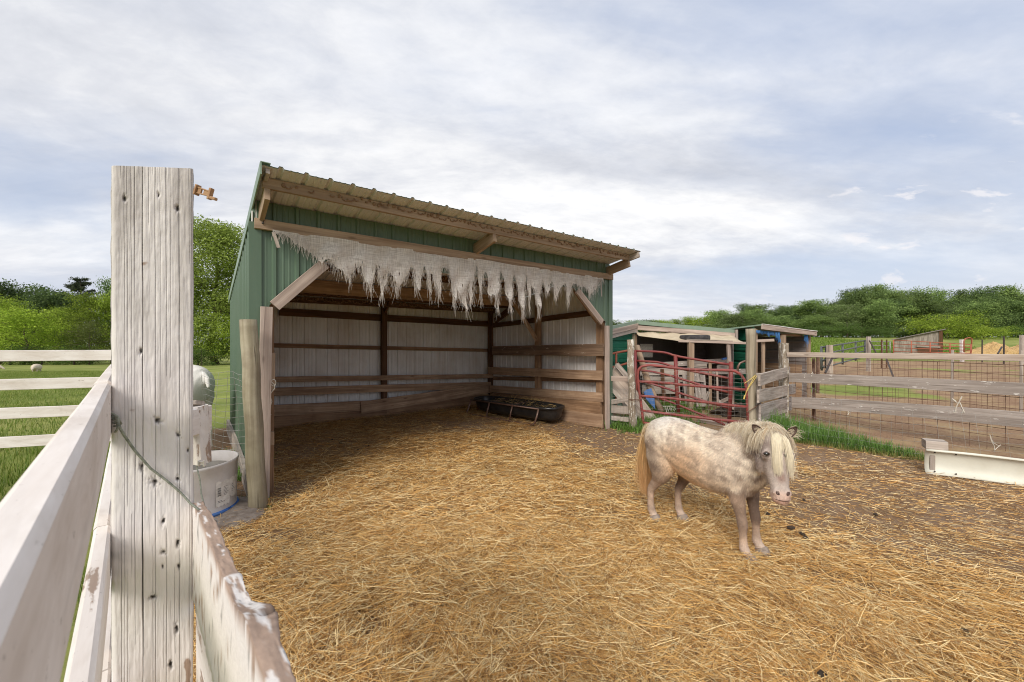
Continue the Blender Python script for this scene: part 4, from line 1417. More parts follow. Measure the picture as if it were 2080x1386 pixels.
# label sticker curved round the side facing the yard
view = math.atan2(-TC.y, -TC.x)


def on_tub(px, z, r=.2815):
    # horizontal pixel -> angle on the tub
    best = min(np.linspace(view - 1.6, view + 1.6, 400), key=lambda a: abs(1040 + FPX * (TC.x + r * math.cos(a)) / (TC.y + r * math.sin(a)) - px) + (0 if a > view - .2 else 0))
    return best


a0, a1 = on_tub(439, 0), on_tub(480, 0)
V, F = [], []
n_ = 24
lo_ = [.066 + (.035 if i > 14 else 0) + .006 * math.sin(i * 2.1) + (.05 if 12 < i < 15 else 0) for i in range(n_ + 1)]
for i in range(n_ + 1):
    a = a0 + (a1 - a0) * i / n_
    for z in (lo_[i], .262 + .006 * math.sin(i * .9)):
        V.append(TC + Vector((math.cos(a) * .2822, math.sin(a) * .2822, z)))
F = [[2 * i, 2 * i + 2, 2 * i + 3, 2 * i + 1] for i in range(n_)]
m_ = MB(); m_.add(V, F)
n_lab = len(m_.f)


def ink(f0, f1, z0, z1):
    a, b = a0 + (a1 - a0) * f0, a0 + (a1 - a0) * f1
    n_ = max(1, int(abs(b - a) / .08))
    for i in range(n_):
        p, q = a + (b - a) * i / n_, a + (b - a) * (i + 1) / n_
        m_.add([TC + Vector((math.cos(t) * .2835, math.sin(t) * .2835, z)) for t, z in ((p, z0), (q, z0), (q, z1), (p, z1))], [[0, 1, 2, 3]])


for k_ in range(11):
    ink(.05, .17, .150 + k_ * .0062, .150 + k_ * .0062 + (.0022 + .002 * (k_ % 3 == 0)))
for k_ in range(7):
    ink(.26, .26 + .12 + .10 * ((k_ * 7) % 5) / 5, .145 + k_ * .011, .1475 + k_ * .011)
ink(.05, .2, .108, .111); ink(.05, .3, .098, .101)
for k_ in range(5):
    ink(.62, .70 + .12 * ((k_ * 3) % 4) / 4, .15 + k_ * .013, .153 + k_ * .013)
build2(m_, n_lab, 'label_sticker', M['paper'], M['ink'], tub)
# slab
m_ = MB()
m_.blob(Vector((TC.x + .14, TC.y - .03, .01)), (.42, .36, .055), 5, .35, 18, 8)
tag(m_.build('stone_slab', M['stone'], None, False, loc=TC), 'rough flat stone slab lying under the plastic tub', 'slab')

# ------------------------------------------------------------------ wire mesh helpers


def mesh_panel(mb, f, nu, nv, r, seg=1, n=4, us=None, vs=None):
    """wires on surface f(u,v), u,v in 0..1"""
    for i in range(nu + 1):
        u = i / nu if us is None else us[i]
        mb.tube([f(u, k / (seg * 4)) for k in range(seg * 4 + 1)], r, n)
    for j in range(nv + 1):
        v = j / nv if vs is None else vs[j]
        mb.tube([f(k / (seg * 6), v) for k in range(seg * 6 + 1)], r, n)
    return mb


wp = thing('wire_fence', 'sagging galvanised welded wire fence between the big white post and the round post', 'fence', Vector((-2.6, 3.7, 0)))
A1, B1 = Vector((-3.05, 3.95, 0)), Vector((-2.14, 3.47, 0))


def f1(u, v):
    p = A1.lerp(B1, u)
    z = 1.17 * v * (1 - .0 * u) - .03
    bu = .05 * math.sin(u * 9 + v * 3) * (1 - v * .4) + .05 * math.exp(-((u - .62) / .12) ** 2) * math.sin(v * 4)
    p = p + Vector((.30, .55, 0)).normalized() * bu
    return Vector((p.x, p.y, z + .012 * math.sin(u * 14 + v * 7)))


mesh_panel(MB(), f1, 9, 20, .0015, 3).build('wire_mesh', M['wire'], wp)
m_ = MB()
m_.beam(W(438, 700, 3.8) * 1 - UP * W(438, 700, 3.8).z, W(438, 700, 3.8) - UP * (W(438, 700, 3.8).z - .55), .012, .012, wob=.0005)
m_.build('rod', M['iron'], wp) if False else None

# ------------------------------------------------------------------ round treated post
b_ = G(524, 1038)
t_ = W(505, 650, b_.y + .03)
m_ = MB()
NS_ = 26
pts = [b_.lerp(t_, k / NS_) + Vector((.004 * math.sin(k * .7), 0, 0)) for k in range(NS_ + 1)]
pts[0] = pts[0] - UP * .05
m_.tube(pts, [.071 - .006 * k / NS_ for k in range(NS_ + 1)], 22, wob=.0012)
tag(m_.build('round_post', M['green_post'], None, True, loc=b_), 'leaning round greenish treated wood post at the front left corner of the shelter', 'post')

# ------------------------------------------------------------------ second white pony is built further down; the feed bunk
fb = thing('feed_trough', 'long black plastic feed trough on a bent steel pipe frame inside the shelter', 'trough', Vector((.0, 7.3, 0)))
FA, FB_ = G(950, 842), G(1088, 866)          # the two front feet on the ground
fd = (FB_ - FA).normalized()
fp = Vector((-fd.y, fd.x, 0))                # towards the back
if fp.y < 0:
    fp = -fp
FLn = (FB_ - FA).length


def T(a, b, z):
    return FA + fd * a + fp * b + UP * z


zt_ = .30
wt = .56
m_ = MB()
# tub: lofted, open, with rounded ends
NS_, ND = 40, 22
V, F = [], []
rings = [(-.03, 1.02, 0), (.0, .99, 0), (.0, .96, .01), (.4, .86, .10), (.75, .70, .185), (.93, .45, .235), (1.0, .0, .245)]
rings = [(1.035, zt_ - .03), (1.035, zt_ + .004), (1.0, zt_ + .008), (.965, zt_ - .004), (.90, zt_ - .09), (.80, zt_ - .17), (.62, zt_ - .225), (.3, zt_ - .24), (.02, zt_ - .24)]
NSd = 64
for (k, z) in rings:
    for i in range(NSd):
        a = 6.2832 * i / NSd
        ex = math.copysign(abs(math.cos(a)) ** .38, math.cos(a)) * (FLn / 2 + .15 - (1 - k) * .20)
        ey = math.copysign(abs(math.sin(a)) ** .62, math.sin(a)) * (wt / 2) * (k if k < .9 else k)
        V.append(T(FLn / 2 + .11 + ex, .07 + wt / 2 + ey, z))
for i in range(len(rings) - 1):
    for k in range(NSd):
        k2 = (k + 1) % NSd
        F.append([i * NSd + k, (i + 1) * NSd + k, (i + 1) * NSd + k2, i * NSd + k2])
m_.add(V, F)
tb_ = m_.build('tub', M['black_plastic'], fb, True)
so = tb_.modifiers.new('thickness', 'SOLIDIFY'); so.thickness = .006; so.offset = -1
m_ = MB()
r_ = .0165
for side in (0, 1):
    sy = -1 if side else 1
    y0 = -.02 if not side else wt + .16
    yt = .05 if not side else wt + .09
    mk = lambda a, b, z: T(a, b, z)
    # bottom rail with the ends curving up into the first and last legs
    pts = [mk(.04, yt, zt_ - .02), mk(.015, (yt + y0) / 2, .14), mk(.0, y0, .05), mk(.05, y0, .022), mk(.4, y0, .018), mk(FLn * .6, y0, .018), mk(FLn - .10, y0, .020), mk(FLn - .03, y0, .03), mk(FLn + .0, y0, .07), mk(FLn + .015, (yt + y0) / 2, .17), mk(FLn + .02, yt, zt_ - .02)]
    m_.tube(pts, r_, 8)
    m_.tube([mk(.02, yt, zt_ - .018), mk(FLn + .02, yt, zt_ - .018)], r_ * .8, 8)
    for a in (.32, .66):
        m_.tube([mk(FLn * a, y0, .02), mk(FLn * a, (yt + y0) / 2, .16), mk(FLn * a + .01, yt, zt_ - .02)], r_ * .9, 8)
for a in (.35, .66):
    m_.tube([T(FLn * a, .05, zt_ - .0), T(FLn * a, wt + .09, zt_ - .0)], .007, 6)
m_.build('frame', M['brown_pipe'], fb, True)
# hay in and round the trough
N = 1700
a = rng.uniform(-.1, FLn + .1, N); b = rng.normal(.70, .055, N)
P = np.array(FA)[None] + a[:, None] * np.array(fd)[None] + b[:, None] * np.array(fp)[None]
P[:, 2] = .16 + .12 * rng.uniform(0, 1, N) + .05 * np.exp(-((a - 1.0) / .3) ** 2)
cc = np.array([.58, .40, .17]) * rng.uniform(.5, 1.15, (N, 1))
o = strands('hay', P, rng.uniform(0, 6.28, N), rng.uniform(.05, .22, N), np.full(N, .005), rng.normal(.05, .25, N), rng.normal(0, .2, N), cc, cc, M['straw'], 2, .8, droop=.1)
tag(o, 'loose golden hay heaped along the back of the black trough', 'hay', kind='stuff')

# manure lumps
for px, py, r in ((1558, 1046, .028), (1607, 1073, .032), (1636, 1093, .026), (1630, 1085, .020), (1322, 1192, .020), (1672, 1372, .024), (1634, 1016, .018), (1778, 1046, .02), (1960, 1280, .018), (692, 900, .022), (726, 915, .022), (675, 893, .018), (750, 905, .018), (870, 832, .02)):
    g_ = G(px, py, .02)
    r *= .75
    m_ = MB()
    for q in range(3):
        m_.blob(g_ + Vector((random.uniform(-r, r) * .7, random.uniform(-r, r) * .7, random.uniform(0, r * .2))), (r * .75, r * .7, r * .6), q + px * .37, .22, 10, 7)
    o = tag(m_.build('dropping', M['dark_earth'], None, True, loc=g_), 'small dark dropping lying on the straw', 'dropping', 'droppings on the straw')

# pale feeder of folded sheet on the right
cf = thing('sheet_feeder', 'long low cream coloured sheet trough side with wooden end block, by the wire fence', 'feeder', G(1880, 962))
ca_, cb_ = G(1880, 961), G(2080, 986)
cd = (cb_ - ca_).normalized()
cn = Vector((cd.y, -cd.x, 0))
if cn.y > 0:
    cn = -cn
LL = 2.6
m_ = MB()
prof = [(.030, .245), (.018, .262), (.004, .258), (-.008, .235), (-.03, .17), (-.037, .10), (-.028, .04), (.0, .006), (.03, .002), (.034, .012)]
n_ = 30
V = []
for i in range(n_ + 1):
    for (d, z) in prof:
        V.append(ca_ + cd * (LL * i / n_) + cn * (d + .003 * math.sin(i * .8)) + UP * (z + .004 * math.sin(i * .5)))
k_ = len(prof)
F = [[i * k_ + j, i * k_ + j + 1, (i + 1) * k_ + j + 1, (i + 1) * k_ + j] for i in range(n_) for j in range(k_ - 1)]
m_.add(V, F)
o = m_.build('sheet', M['cream_plastic'], cf, True)
so = o.modifiers.new('thickness', 'SOLIDIFY'); so.thickness = .005
MB().beam(ca_ + cd * .06 - cn * .065 + UP * .0, ca_ + cd * .06 - cn * .065 + UP * .25, .09, .045, cd).build('end_post', M['gray_wood'], cf)
MB().beam(ca_ + cd * .0 - cn * .06 + UP * .310, ca_ + cd * .17 - cn * .06 + UP * .312, .15, .09, UP, ch=.006).build('end_block', M['gray_wood'], cf)
for k_ in (.07, .23):
    for z in (.03, .235):
        m_ = MB(); m_.blob(ca_ + cd * k_ + cn * .005 + UP * z, (.009, .006, .009), 3, .2, 8, 5)
        m_.build('bolt', M['iron'], cf, True)

# ------------------------------------------------------------------ log post and short boards right of the shelter
lb = thing('short_board_fence', 'short grey board fence with a flaking log post between the shelter and the red gate', 'fence', G(1284, 874))
b_ = G(1286, 873); t_ = W(1280, 690, b_.y + .02)
pts = [b_.lerp(t_, k / 14) + Vector((.006 * math.sin(k * 1.1), 0, 0)) for k in range(15)]
pts[0].z -= .05
MB().tube(pts, [.062 - .002 * k * .3 for k in range(15)], 14, wob=.004).build('post', M['log_peel'], lb, True)
cpx = SW + .0
P_s = S(SW + .01, -.02)
nb = (Vector((b_.x, b_.y, 0)) - P_s).cross(UP).normalized()
PG = (P_s - nb * .02, nb)


def gboard(name, l, r, mt, parent=lb, plane=PG, thick=.025, **k):
    return pboard(name, l, r, plane, thick, mt, parent, **k)


gboard('board', (1226, 763.5, 773), (1279, 765, 776), M['gray_pink'])
gboard('board', (1228, 815, 825), (1279, 806, 816), M['gray_wood'])
gboard('board', (1228, 823, 838), (1277, 825, 842), M['gray_wood'])
gboard('board', (1229, 844, 852), (1277, 848, 858), M['gray_wood'])
fm = lambda u, v: P_s.lerp(Vector((b_.x, b_.y, 0)), u) + UP * (.02 + .62 * v) - Vector((0, .02, 0))
mesh_panel(MB(), fm, 7, 10, .0012, 1).build('wire_mesh', M['wire'], lb)

# ------------------------------------------------------------------ red tube gates
GP = G(1526, 884)                    # foot of the big round gate post
gb = thing('gate_post', 'tall round greyish wood post where the red gate is tied with yellow rope', 'post', GP)
pts = [GP.lerp(W(1525, 668, GP.y), k / 16) + Vector((.004 * math.sin(k), 0, 0)) for k in range(17)]
pts[0].z -= .05
MB().tube(pts, .069, 18, wob=.002).build('post', M['gate_post_wood'], gb, True)
gb['label'] = 'tall round greyish wood post where the red gate is tied with yellow rope'


def gate(name, label, group, tubes, verts_, mt, yl, yr, xl, xr, r, arch=None, r2=None):
    """tube gate in the vertical plane through pixel columns xl, xr at depths yl, yr"""
    a, b = W(xl, 693, yl), W(xr, 693, yr)
    a.z = b.z = 0
    nrm = (b - a).cross(UP).normalized()
    root = thing(name, label, 'gate', a, group)
    pl = (a, nrm)
    for t in tubes:
        pts = [PL(x, y, *pl) for x, y in t]
        # smooth the polyline a little
        q = [pts[0]]
        for i in range(len(pts) - 1):
            q += [pts[i].lerp(pts[i + 1], .33), pts[i].lerp(pts[i + 1], .66)]
        q.append(pts[-1])
        MB().tube(q, r, 8).build('rail', mt, root, True)
    for t in verts_:
        pts = [PL(x, y, *pl) for x, y in t]
        MB().tube(pts, r2 or r, 8).build('upright', mt, root, True)
    return root, pl, a, b


g1, pl1, ga, gbb = gate('tube_gate', 'front red tube gate with rounded corners and wire mesh, tied to the round post', 'red tube gates', [
    [(1307, 862), (1304, 835), (1300, 805), (1296, 775), (1295, 757), (1299, 747), (1309, 742.5), (1330, 742), (1380, 750), (1430, 752), (1485, 752), (1498, 756), (1509, 765), (1515, 780), (1517, 800), (1518, 830), (1520, 862), (1521, 890)],
    [(1297, 775.5), (1340, 776.5), (1400, 784), (1460, 787), (1513, 792)],
    [(1301, 804.5), (1350, 808), (1420, 816), (1440, 818), (1450, 820), (1517, 827)],
    [(1305, 834.5), (1380, 844), (1518, 859)],
    [(1307, 859), (1360, 865), (1400, 873), (1520, 889)]], [], M['red_pipe'], 6.45, 6.12, 1295, 1519, .021)
g2, pl2, _, _ = gate('tube_gate', 'older darker red tube panel standing bent behind the front gate', 'red tube gates', [
    [(1290, 713), (1313, 714), (1341, 715), (1358, 718), (1369, 723), (1410, 730), (1483, 741)],
    [(1293, 733), (1320, 735), (1342, 736), (1372, 747), (1400, 753), (1482, 769)],
    [(1296, 752), (1340, 757), (1400, 775), (1440, 788), (1480, 797)],
    [(1302, 775), (1340, 784), (1400, 806), (1480, 829)],
    [(1310, 800), (1350, 812), (1400, 832), (1480, 866)]],
    [[(1290, 711), (1291, 780), (1294, 850)], [(1372, 721), (1374, 780), (1378, 838)], [(1485, 735), (1484, 800), (1480, 874)]], M['red_dark'], 7.5, 6.65, 1290, 1485, .020, r2=.034)
m_ = MB()
ja, jb = W(1300, 693, 6.40), W(1519, 693, 6.08)


def fgm(u, v):
    p = ja.lerp(jb, u)
    z0, z1 = -.02, .97 - .05 * math.sin(u * 9)
    return Vector((p.x, p.y + .01 * math.sin(u * 40 + v * 5), z0 + (z1 - z0) * v + .008 * math.sin(u * 17)))


mesh_panel(m_, fgm, 17, 15, .0013, 3).build('wire_mesh', M['wire'], g1)
# chain/wire ties
m_ = MB()
m_.tube([W(1278, 812, 6.40), W(1288, 812, 6.33), W(1296, 812, 6.38), W(1308, 810, 6.42)], .006, 5)
m_.tube([W(1279, 813, 6.40), W(1290, 815, 6.33), W(1300, 814, 6.38)], .006, 5)
tag(m_.build('tie_wire', M['rust_wire'], None, loc=W(1290, 812, 6.4)), 'twisted rusty wire tying the red gate to the flaking log post', 'wire')
m_ = MB()
q = lambda x, y, d=.0: W(x, y, GP.y - .10 + d)
m_.tube([q(1512, 779), q(1524, 771), q(1535, 762), q(1537, 764), q(1530, 775), q(1522, 786), q(1516, 797), q(1513, 805)], .0045, 6)
m_.tube([q(1534, 762, -.01), q(1526, 777, -.01), q(1519, 788, -.01), q(1514, 802)], .0045, 6)
m_.tube([q(1513, 803), q(1511, 811)], .011, 7)
tag(m_.build('rope', M['yellow_rope'], None, loc=q(1525, 780)), 'yellow rope tying the red gate to the tall round post', 'rope')
m_ = MB()
m_.tube([q(1516, 838), q(1527, 832), q(1537, 825), q(1552, 812, .2)], .007, 5)
tag(m_.build('rusty_rod', M['rust_wire'], None, loc=q(1527, 832)), 'thin rusty rod crossing the tall round gate post low down', 'rod')
# tube panel to the left of the log post, against the first goat shed
g3, _, _, _ = gate('tube_gate', 'orange red tube panel running in front of the green goat shed', 'red tube gates', [
    [(1200, 729), (1239, 719.5), (1282, 711)], [(1200, 756), (1255, 744), (1282, 736)], [(1200, 800), (1240, 793), (1282, 780)]],
    [[(1251.5, 717), (1251.5, 830)], [(1210, 727), (1210, 845)]], M['red_rust'], 7.7, 8.2, 1200, 1290, .023)

# ------------------------------------------------------------------ goat shed 1
YS = 9.0


def hrib(mb, A, U, Nn, o, L, H0, H1, pitch=.23):
    """horizontal ribbed siding from o along U (length L), heights H0(s), H1(s)"""
    n = 14
    zs = []
    z = 0.0
    while z < 2.6:
        zs += [(z, 0), (z + .02, .02), (z + .05, .02), (z + .07, 0), (z + .12, 0), (z + .125, .005), (z + .135, .005), (z + .14, 0)]
        z += pitch
    V, F = [], []
    for (z, h) in zs:
        for i in range(n + 1):
            s = L * i / n
            zz = min(max(z, H0(s)), H1(s))
            V.append(Vector(o) + U * s + UP * zz + Nn * h)
    for a in range(len(zs) - 1):
        for i in range(n):
            F.append([a * (n + 1) + i, a * (n + 1) + i + 1, (a + 1) * (n + 1) + i + 1, (a + 1) * (n + 1) + i])
    mb.add(V, F)
    return mb


gs = thing('goat_shed', 'low green ribbed steel goat shed with grey fascia and a tan canvas awning', 'shed', W(1380, 693, YS) - UP * EYE)
o0 = W(1290, 693, YS); o0.z = 0            # front left corner
o1 = W(1490, 693, YS - .1); o1.z = 0       # front right corner
sx = (o1 - o0).normalized()
bk = Vector((-sx.y, sx.x, 0))
bl = Vector((-.70, .0, 0))
L1 = (o1 - o0).length
hz = lambda py, Y=YS: EYE + (693 - py) * Y / FPX
zr = hz(668)
# left wall runs towards the near left
lwd = (W(1225, 693, 7.9) - W(1290, 693, YS)); lwd.z = 0
lwL = lwd.length * 1.10
lwd.normalize()
hrib(MB(), None, lwd, Vector((-lwd.y, lwd.x, 0)) * (-1), o0 + lwd * .06, lwL, lambda s: 0, lambda s: zr - .09 - .10 * s).build('side_wall', M['green_bright'], gs)
back = o0 + bk * 2.2
rz0 = hz(672)


def quadsheet(name, pts, mt, parent, thick=.02, n=1):
    m = MB()
    m.add([Vector(p) for p in pts], [[0, 1, 2, 3]])
    o = m.build(name, mt, parent)
    so = o.modifiers.new('thickness', 'SOLIDIFY'); so.thickness = thick
    return o


quadsheet('back_wall', [back, back + sx * L1, back + sx * L1 + UP * (rz0 - .02), back + UP * (rz0 - .02)], M['gray_metal'], gs)
quadsheet('side_wall', [o1 + sx * .0, o1 + bk * 2.2, o1 + bk * 2.2 + UP * (rz0 - .06), o1 + UP * (rz0 - .08)], M['gray_metal'], gs)
quadsheet('inner_side_wall', [o0 + bk * .1, back, back + UP * (rz0 - .06), o0 + bk * .1 + UP * (rz0 - .08)], M['gray_metal'], gs)
rz = hz(656)
# roof slab: falls to the back, with an end that slopes down to the left
A_l = o0 + UP * (rz + .02); A_r = o1 + UP * hz(672, YS - .1)
quadsheet('roof', [A_l, A_r, A_r + bk * 2.3 - UP * .05, A_l + bk * 2.3 - UP * .02], M['green_trim'], gs, .03)
lo_end = o0 + lwd * lwL
quadsheet('roof', [A_l + UP * .002, A_l + bk * 1.6 + UP * .02, lo_end + bk * 1.2 + UP * (hz(678)), lo_end + UP * (rz - .17)], M['green_trim'], gs, .03)
dn = UP * .0
MB().beam(A_l - bk * .03 - UP * .01, A_r - bk * .03 - UP * .02, .03, .085, UP).build('roof_trim', M['green_trim'], gs)
MB().beam(A_l - bk * .05 - UP * .125, A_r - bk * .05 - UP * .10 - sx * .0, .035, .10, UP).build('fascia_board', M['gray_pink'], gs)
ll = lo_end + UP * (rz - .20)
nl = Vector((-lwd.y, lwd.x, 0))
if nl.y > 0:
    nl = -nl
MB().beam(A_l + nl * .04 - UP * .0, ll + nl * .04, .03, .07, UP).build('roof_trim', M['green_trim'], gs)
MB().beam(A_l + nl * .06 - UP * .085, ll + nl * .06 - UP * .07, .035, .10, UP).build('fascia_board', M['gray_pink'], gs)
MB().beam(A_l + nl * .05 - UP * .175, ll + nl * .05 - UP * .16, .035, .09, UP).build('fascia_board', M['gray_wood'], gs)
MB().beam(A_r - bk * .04 - UP * .20 + sx * .03, A_r - bk * .04 + UP * .02 + sx * .03, .05, .09, UP.cross(sx)).build('fascia_block', M['gray_wood'], gs)


def vpost(x, py0, py1, Y, w, mt, parent, lean=0.0, name='post', z0=0):
    a = W(x, py0, Y); c = W(x + lean, py1, Y)
    b = Vector((c.x, Y, z0)) if py1 is None else c
    return MB().beam(b, a, w, w, Vector((0, 1, 0))).build(name, mt, parent)


vpost(1283, 678, 835, YS - .05, .11, M['green_post'], gs)
vpost(1290, 679, 835, YS, .07, M['old_tan'], gs)
vpost(1481, 690, 830, YS - .5, .06, M['gray_pink'], gs, lean=2)
# awning canvas with posts and front board
aw = thing('canvas_awning', 'tan canvas sheet stretched as an awning from the goat shed over two posts', 'awning', W(1380, 693, 8.3) - UP * EYE)
TL, TM, TR = W(1292, 675, YS - .08), W(1390, 677.5, YS - .08), W(1487, 681, YS - .1)
BL_, BM, BR = W(1300, 683, YS - .5), W(1380, 693, 8.15), W(1516, 697, 7.7)
m_ = MB()
V, F = [], []
n_, k_ = 24, 8
for i in range(n_ + 1):
    u = i / n_
    top = TL.lerp(TM, u * 2) if u < .5 else TM.lerp(TR, u * 2 - 1)
    bot = BL_.lerp(BM, u / .4) if u < .4 else BM.lerp(BR, (u - .4) / .6)
    for j in range(k_ + 1):
        v = j / k_
        V.append(top.lerp(bot, v) - UP * (.05 * math.sin(v * math.pi) * (.5 + .5 * math.sin(u * 9)) + .012 * math.sin(u * 30) * (1 - v)))
for i in range(n_):
    for j in range(k_):
        F.append([i * (k_ + 1) + j, (i + 1) * (k_ + 1) + j, (i + 1) * (k_ + 1) + j + 1, i * (k_ + 1) + j + 1])
m_.add(V, F)
o = m_.build('canvas', M['tan_tarp'], aw, True)
so = o.modifiers.new('thickness', 'SOLIDIFY'); so.thickness = .006
MB().beam(W(1378, 693, 8.10), W(1516, 697.5, 7.66), .04, .045, UP).build('front_board', M['gray_pink'], aw)
MB().beam(W(1395, 690, 8.12), W(1488, 693, 7.9), .03, .02, UP).build('batten', M['gray_wood'], aw)
MB().beam(W(1516, 694, 7.64), W(1572, 691, 7.5), .05, .05, UP).build('front_board', M['gray_pink'], aw)
vpost(1403, 694, 838, 8.05, .10, M['old_tan'], aw)
vpost(1550, 694, 800, 7.62, .05, M['old_tan'], aw)
vpost(1479, 697, 835, 7.8, .055, M['gray_pink'], aw, lean=8)
# tyre on the awning: lying flat
tr_ = W(1411, 690, 8.35)
tr_.z += .035
m_ = MB()
R_, r_ = .235, .055
V, F = [], []
NU, NV = 40, 12
for i in range(NU):
    a = 6.2832 * i / NU
    for j in range(NV):
        b = 6.2832 * j / NV
        cr, sr = math.cos(b), math.sin(b)
        rad = R_ + r_ * math.copysign(abs(cr) ** .5, cr)
        tread = .003 * ((i % 2) * 2 - 1) if cr > .6 else 0
        V.append(tr_ + Vector(((rad + tread) * math.cos(a), (rad + tread) * math.sin(a), r_ * 1.05 * math.copysign(abs(sr) ** .6, sr))))
for i in range(NU):
    for j in range(NV):
        F.append([i * NV + j, ((i + 1) % NU) * NV + j, ((i + 1) % NU) * NV + (j + 1) % NV, i * NV + (j + 1) % NV])
m_.add(V, F)
tag(m_.build('tyre', M['rubber'], None, True, loc=tr_), 'old black car tyre lying flat on the tan canvas awning', 'tyre')

# low board walls inside the pen (front of goat shed)
lw = thing('pen_boards', 'low grey whitewashed board partition below the canvas awning', 'partition', W(1400, 800, 8.4))
YB = 8.45
for (l, r, mt_) in (((1304, 738, 748), (1400, 732, 744), 'white_wash'), ((1300, 749, 763), (1404, 748, 761), 'gray_wood'), ((1358, 748, 760), (1404, 749, 761), 'white_wash'), ((1304, 765, 776), (1400, 764, 778), 'gray_wood'), ((1304, 782, 800), (1372, 782, 800), 'gray_wood'), ((1408, 731, 741), (1484, 727, 739), 'white_wash'), ((1408, 741, 750), (1436, 736, 750), 'gray_wood'), ((1408, 751, 761), (1516, 749, 760), 'white_wash'), ((1456, 741, 751), (1484, 743, 751), 'white_wash')):
    a = W(l[0], (l[1] + l[2]) / 2, YB); b = W(r[0], (r[1] + r[2]) / 2, YB - .1)
    MB().beam(a, b, .03, (l[2] - l[1]) * YB / FPX, UP).build('board', M[mt_], lw)
for (x0, y0, x1, y1, w_, mt_) in ((1374, 752, 1380, 838, .08, 'gray_wood'), (1390, 762, 1398, 832, .09, 'white_wash'), (1414, 752, 1420, 826, .11, 'white_wash'), (1427, 762, 1431, 826, .10, 'white_wash'), (1442, 735, 1443, 824, .06, 'old_tan'), (1456, 755, 1458, 826, .04, 'gray_pink'), (1398, 800, 1428, 806, .07, 'gray_wood'), (1392, 772, 1430, 775, .07, 'white_wash'), (1430, 822, 1440, 796, .06, 'gray_wood'), (1458, 812, 1470, 824, .05, 'white_wash'), (1462, 818, 1488, 806, .07, 'gray_pink'), (1306, 762, 1330, 800, .06, 'gray_wood'), (1345, 750, 1350, 840, .07, 'dark_wood')):
    MB().beam(W(x0, y0, YB - .12), W(x1, y1, YB - .18), w_, .025, Vector((0, 1, 0)) if abs(x1 - x0) < abs(y1 - y0) * 9 else UP).build('board', M[mt_], lw)
m_ = MB()
for k in range(6):
    m_.tube([W(1352 + k * 3.5, 826 + (k % 2) * 2, 8.0), W(1354 + k * 4, 838 - (k % 3) * 2, 7.9)], .007, 5)
m_.tube([W(1346, 826, 8.0), W(1372, 827, 8.0)], .007, 5)
m_.tube([W(1348, 838, 7.9), W(1376, 838, 7.9)], .007, 5)
tag(m_.build('wire_rack', M['twine'], None, loc=W(1360, 832, 8)), 'pale wire rack lying under the board partition behind the gate', 'rack')
m_ = MB()
m_.beam(W(1467, 729.5, 8.1), W(1476, 728, 8.1), .06, .035, UP)
tag(m_.build('blue_box', M['blue_paint'], None, loc=W(1471, 729, 8.1)), 'small blue box on the top board of the partition', 'box')
# white feed sack / board in the dark
m_ = MB()
m_.beam(W(1313, 726, 9.6), W(1313, 699, 9.6), .30, .02, Vector((0, 1, 0)))
tag(m_.build('white_panel', M['paper'], None, loc=W(1313, 712, 9.6)), 'pale panel standing in the dark left corner of the goat shed', 'panel')
# leaning planks, pole, blue board behind the gate
m_ = MB()
a, b = W(1249, 746, 7.05), W(1322, 868, 6.75)
v_ = (b - a)
pts4 = [PL(x, y, W(1290, 800, 6.95), Vector((.12, -1, .25))) for x, y in ((1252, 738), (1240, 762), (1240, 790), (1316, 872), (1336, 852), (1270, 762))]
e1_ = (pts4[3] - pts4[2]).normalized(); e2_ = (pts4[4] - pts4[3]).normalized()
m_.add(pts4, [[0, 1, 2, 3, 4, 5]], [[((p - pts4[0]).dot(e1_), (p - pts4[0]).dot(e2_)) for p in pts4]])
o = m_.build('leaning_plank', M['pale_plank'], None, loc=W(1290, 800, 6.95))
so = o.modifiers.new('thickness', 'SOLIDIFY'); so.thickness = .035
tag(o, 'wide pale wooden plank leaning down behind the flaking log post', 'plank')
MB_ = MB().beam(PL(1252, 740, W(1290, 800, 6.85), Vector((.12, -1, .25))), PL(1288, 782, W(1290, 800, 6.85), Vector((.12, -1, .25))), .03, .085, Vector((.6, 0, .8)))
tag(MB_.build('leaning_board', M['gray_wood'], None, loc=W(1270, 760, 6.9)), 'narrow grey board lying along the top edge of the wide pale plank', 'board')
MB_ = MB().beam(PL(1240, 788, W(1290, 800, 6.8), Vector((.12, -1, .25))), PL(1272, 826, W(1290, 800, 6.8), Vector((.12, -1, .25))), .02, .05, Vector((.6, 0, .8)))
tag(MB_.build('leaning_board', M['gray_wood'], None, loc=W(1255, 806, 6.9)), 'thin grey board along the lower edge of the wide pale plank', 'board')
m_ = MB()
m_.tube([W(1294, 703, 7.8), W(1304, 735, 7.65), W(1316, 775, 7.5), W(1330, 808, 7.4), W(1344, 836, 7.35)], [.05, .055, .06, .055, .06], 10, wob=.004)
tag(m_.build('leaning_pole', M['old_tan'], None, True, loc=W(1316, 775, 7.5)), 'thick yellowish log pole leaning behind the red gate', 'pole')
m_ = MB()
m_.add([W(1307, 797, 7.3), W(1312, 793, 7.35), W(1322, 790, 7.4), W(1328, 806, 7.25), W(1330, 832, 7.15), W(1312, 812, 7.2)], [[0, 1, 2, 3, 4, 5]])
o = m_.build('blue_sheet', M['blue_board'], None, loc=W(1318, 808, 7.3))
so = o.modifiers.new('thickness', 'SOLIDIFY'); so.thickness = .02
tag(o, 'blue board leaning between the pale plank and the log pole', 'board')
m_ = MB()
m_.tube([W(1498, 700 + 62, 7.4), W(1499, 745, 7.4), W(1503, 738, 7.4), W(1512, 734, 7.4), W(1535, 733, 7.4)], .02, 8)
tag(m_.build('bent_pipe', M['brown_pipe'], None, True, loc=W(1503, 738, 7.4)), 'bent dark pipe beside the tall round gate post', 'pipe')
m_ = MB()
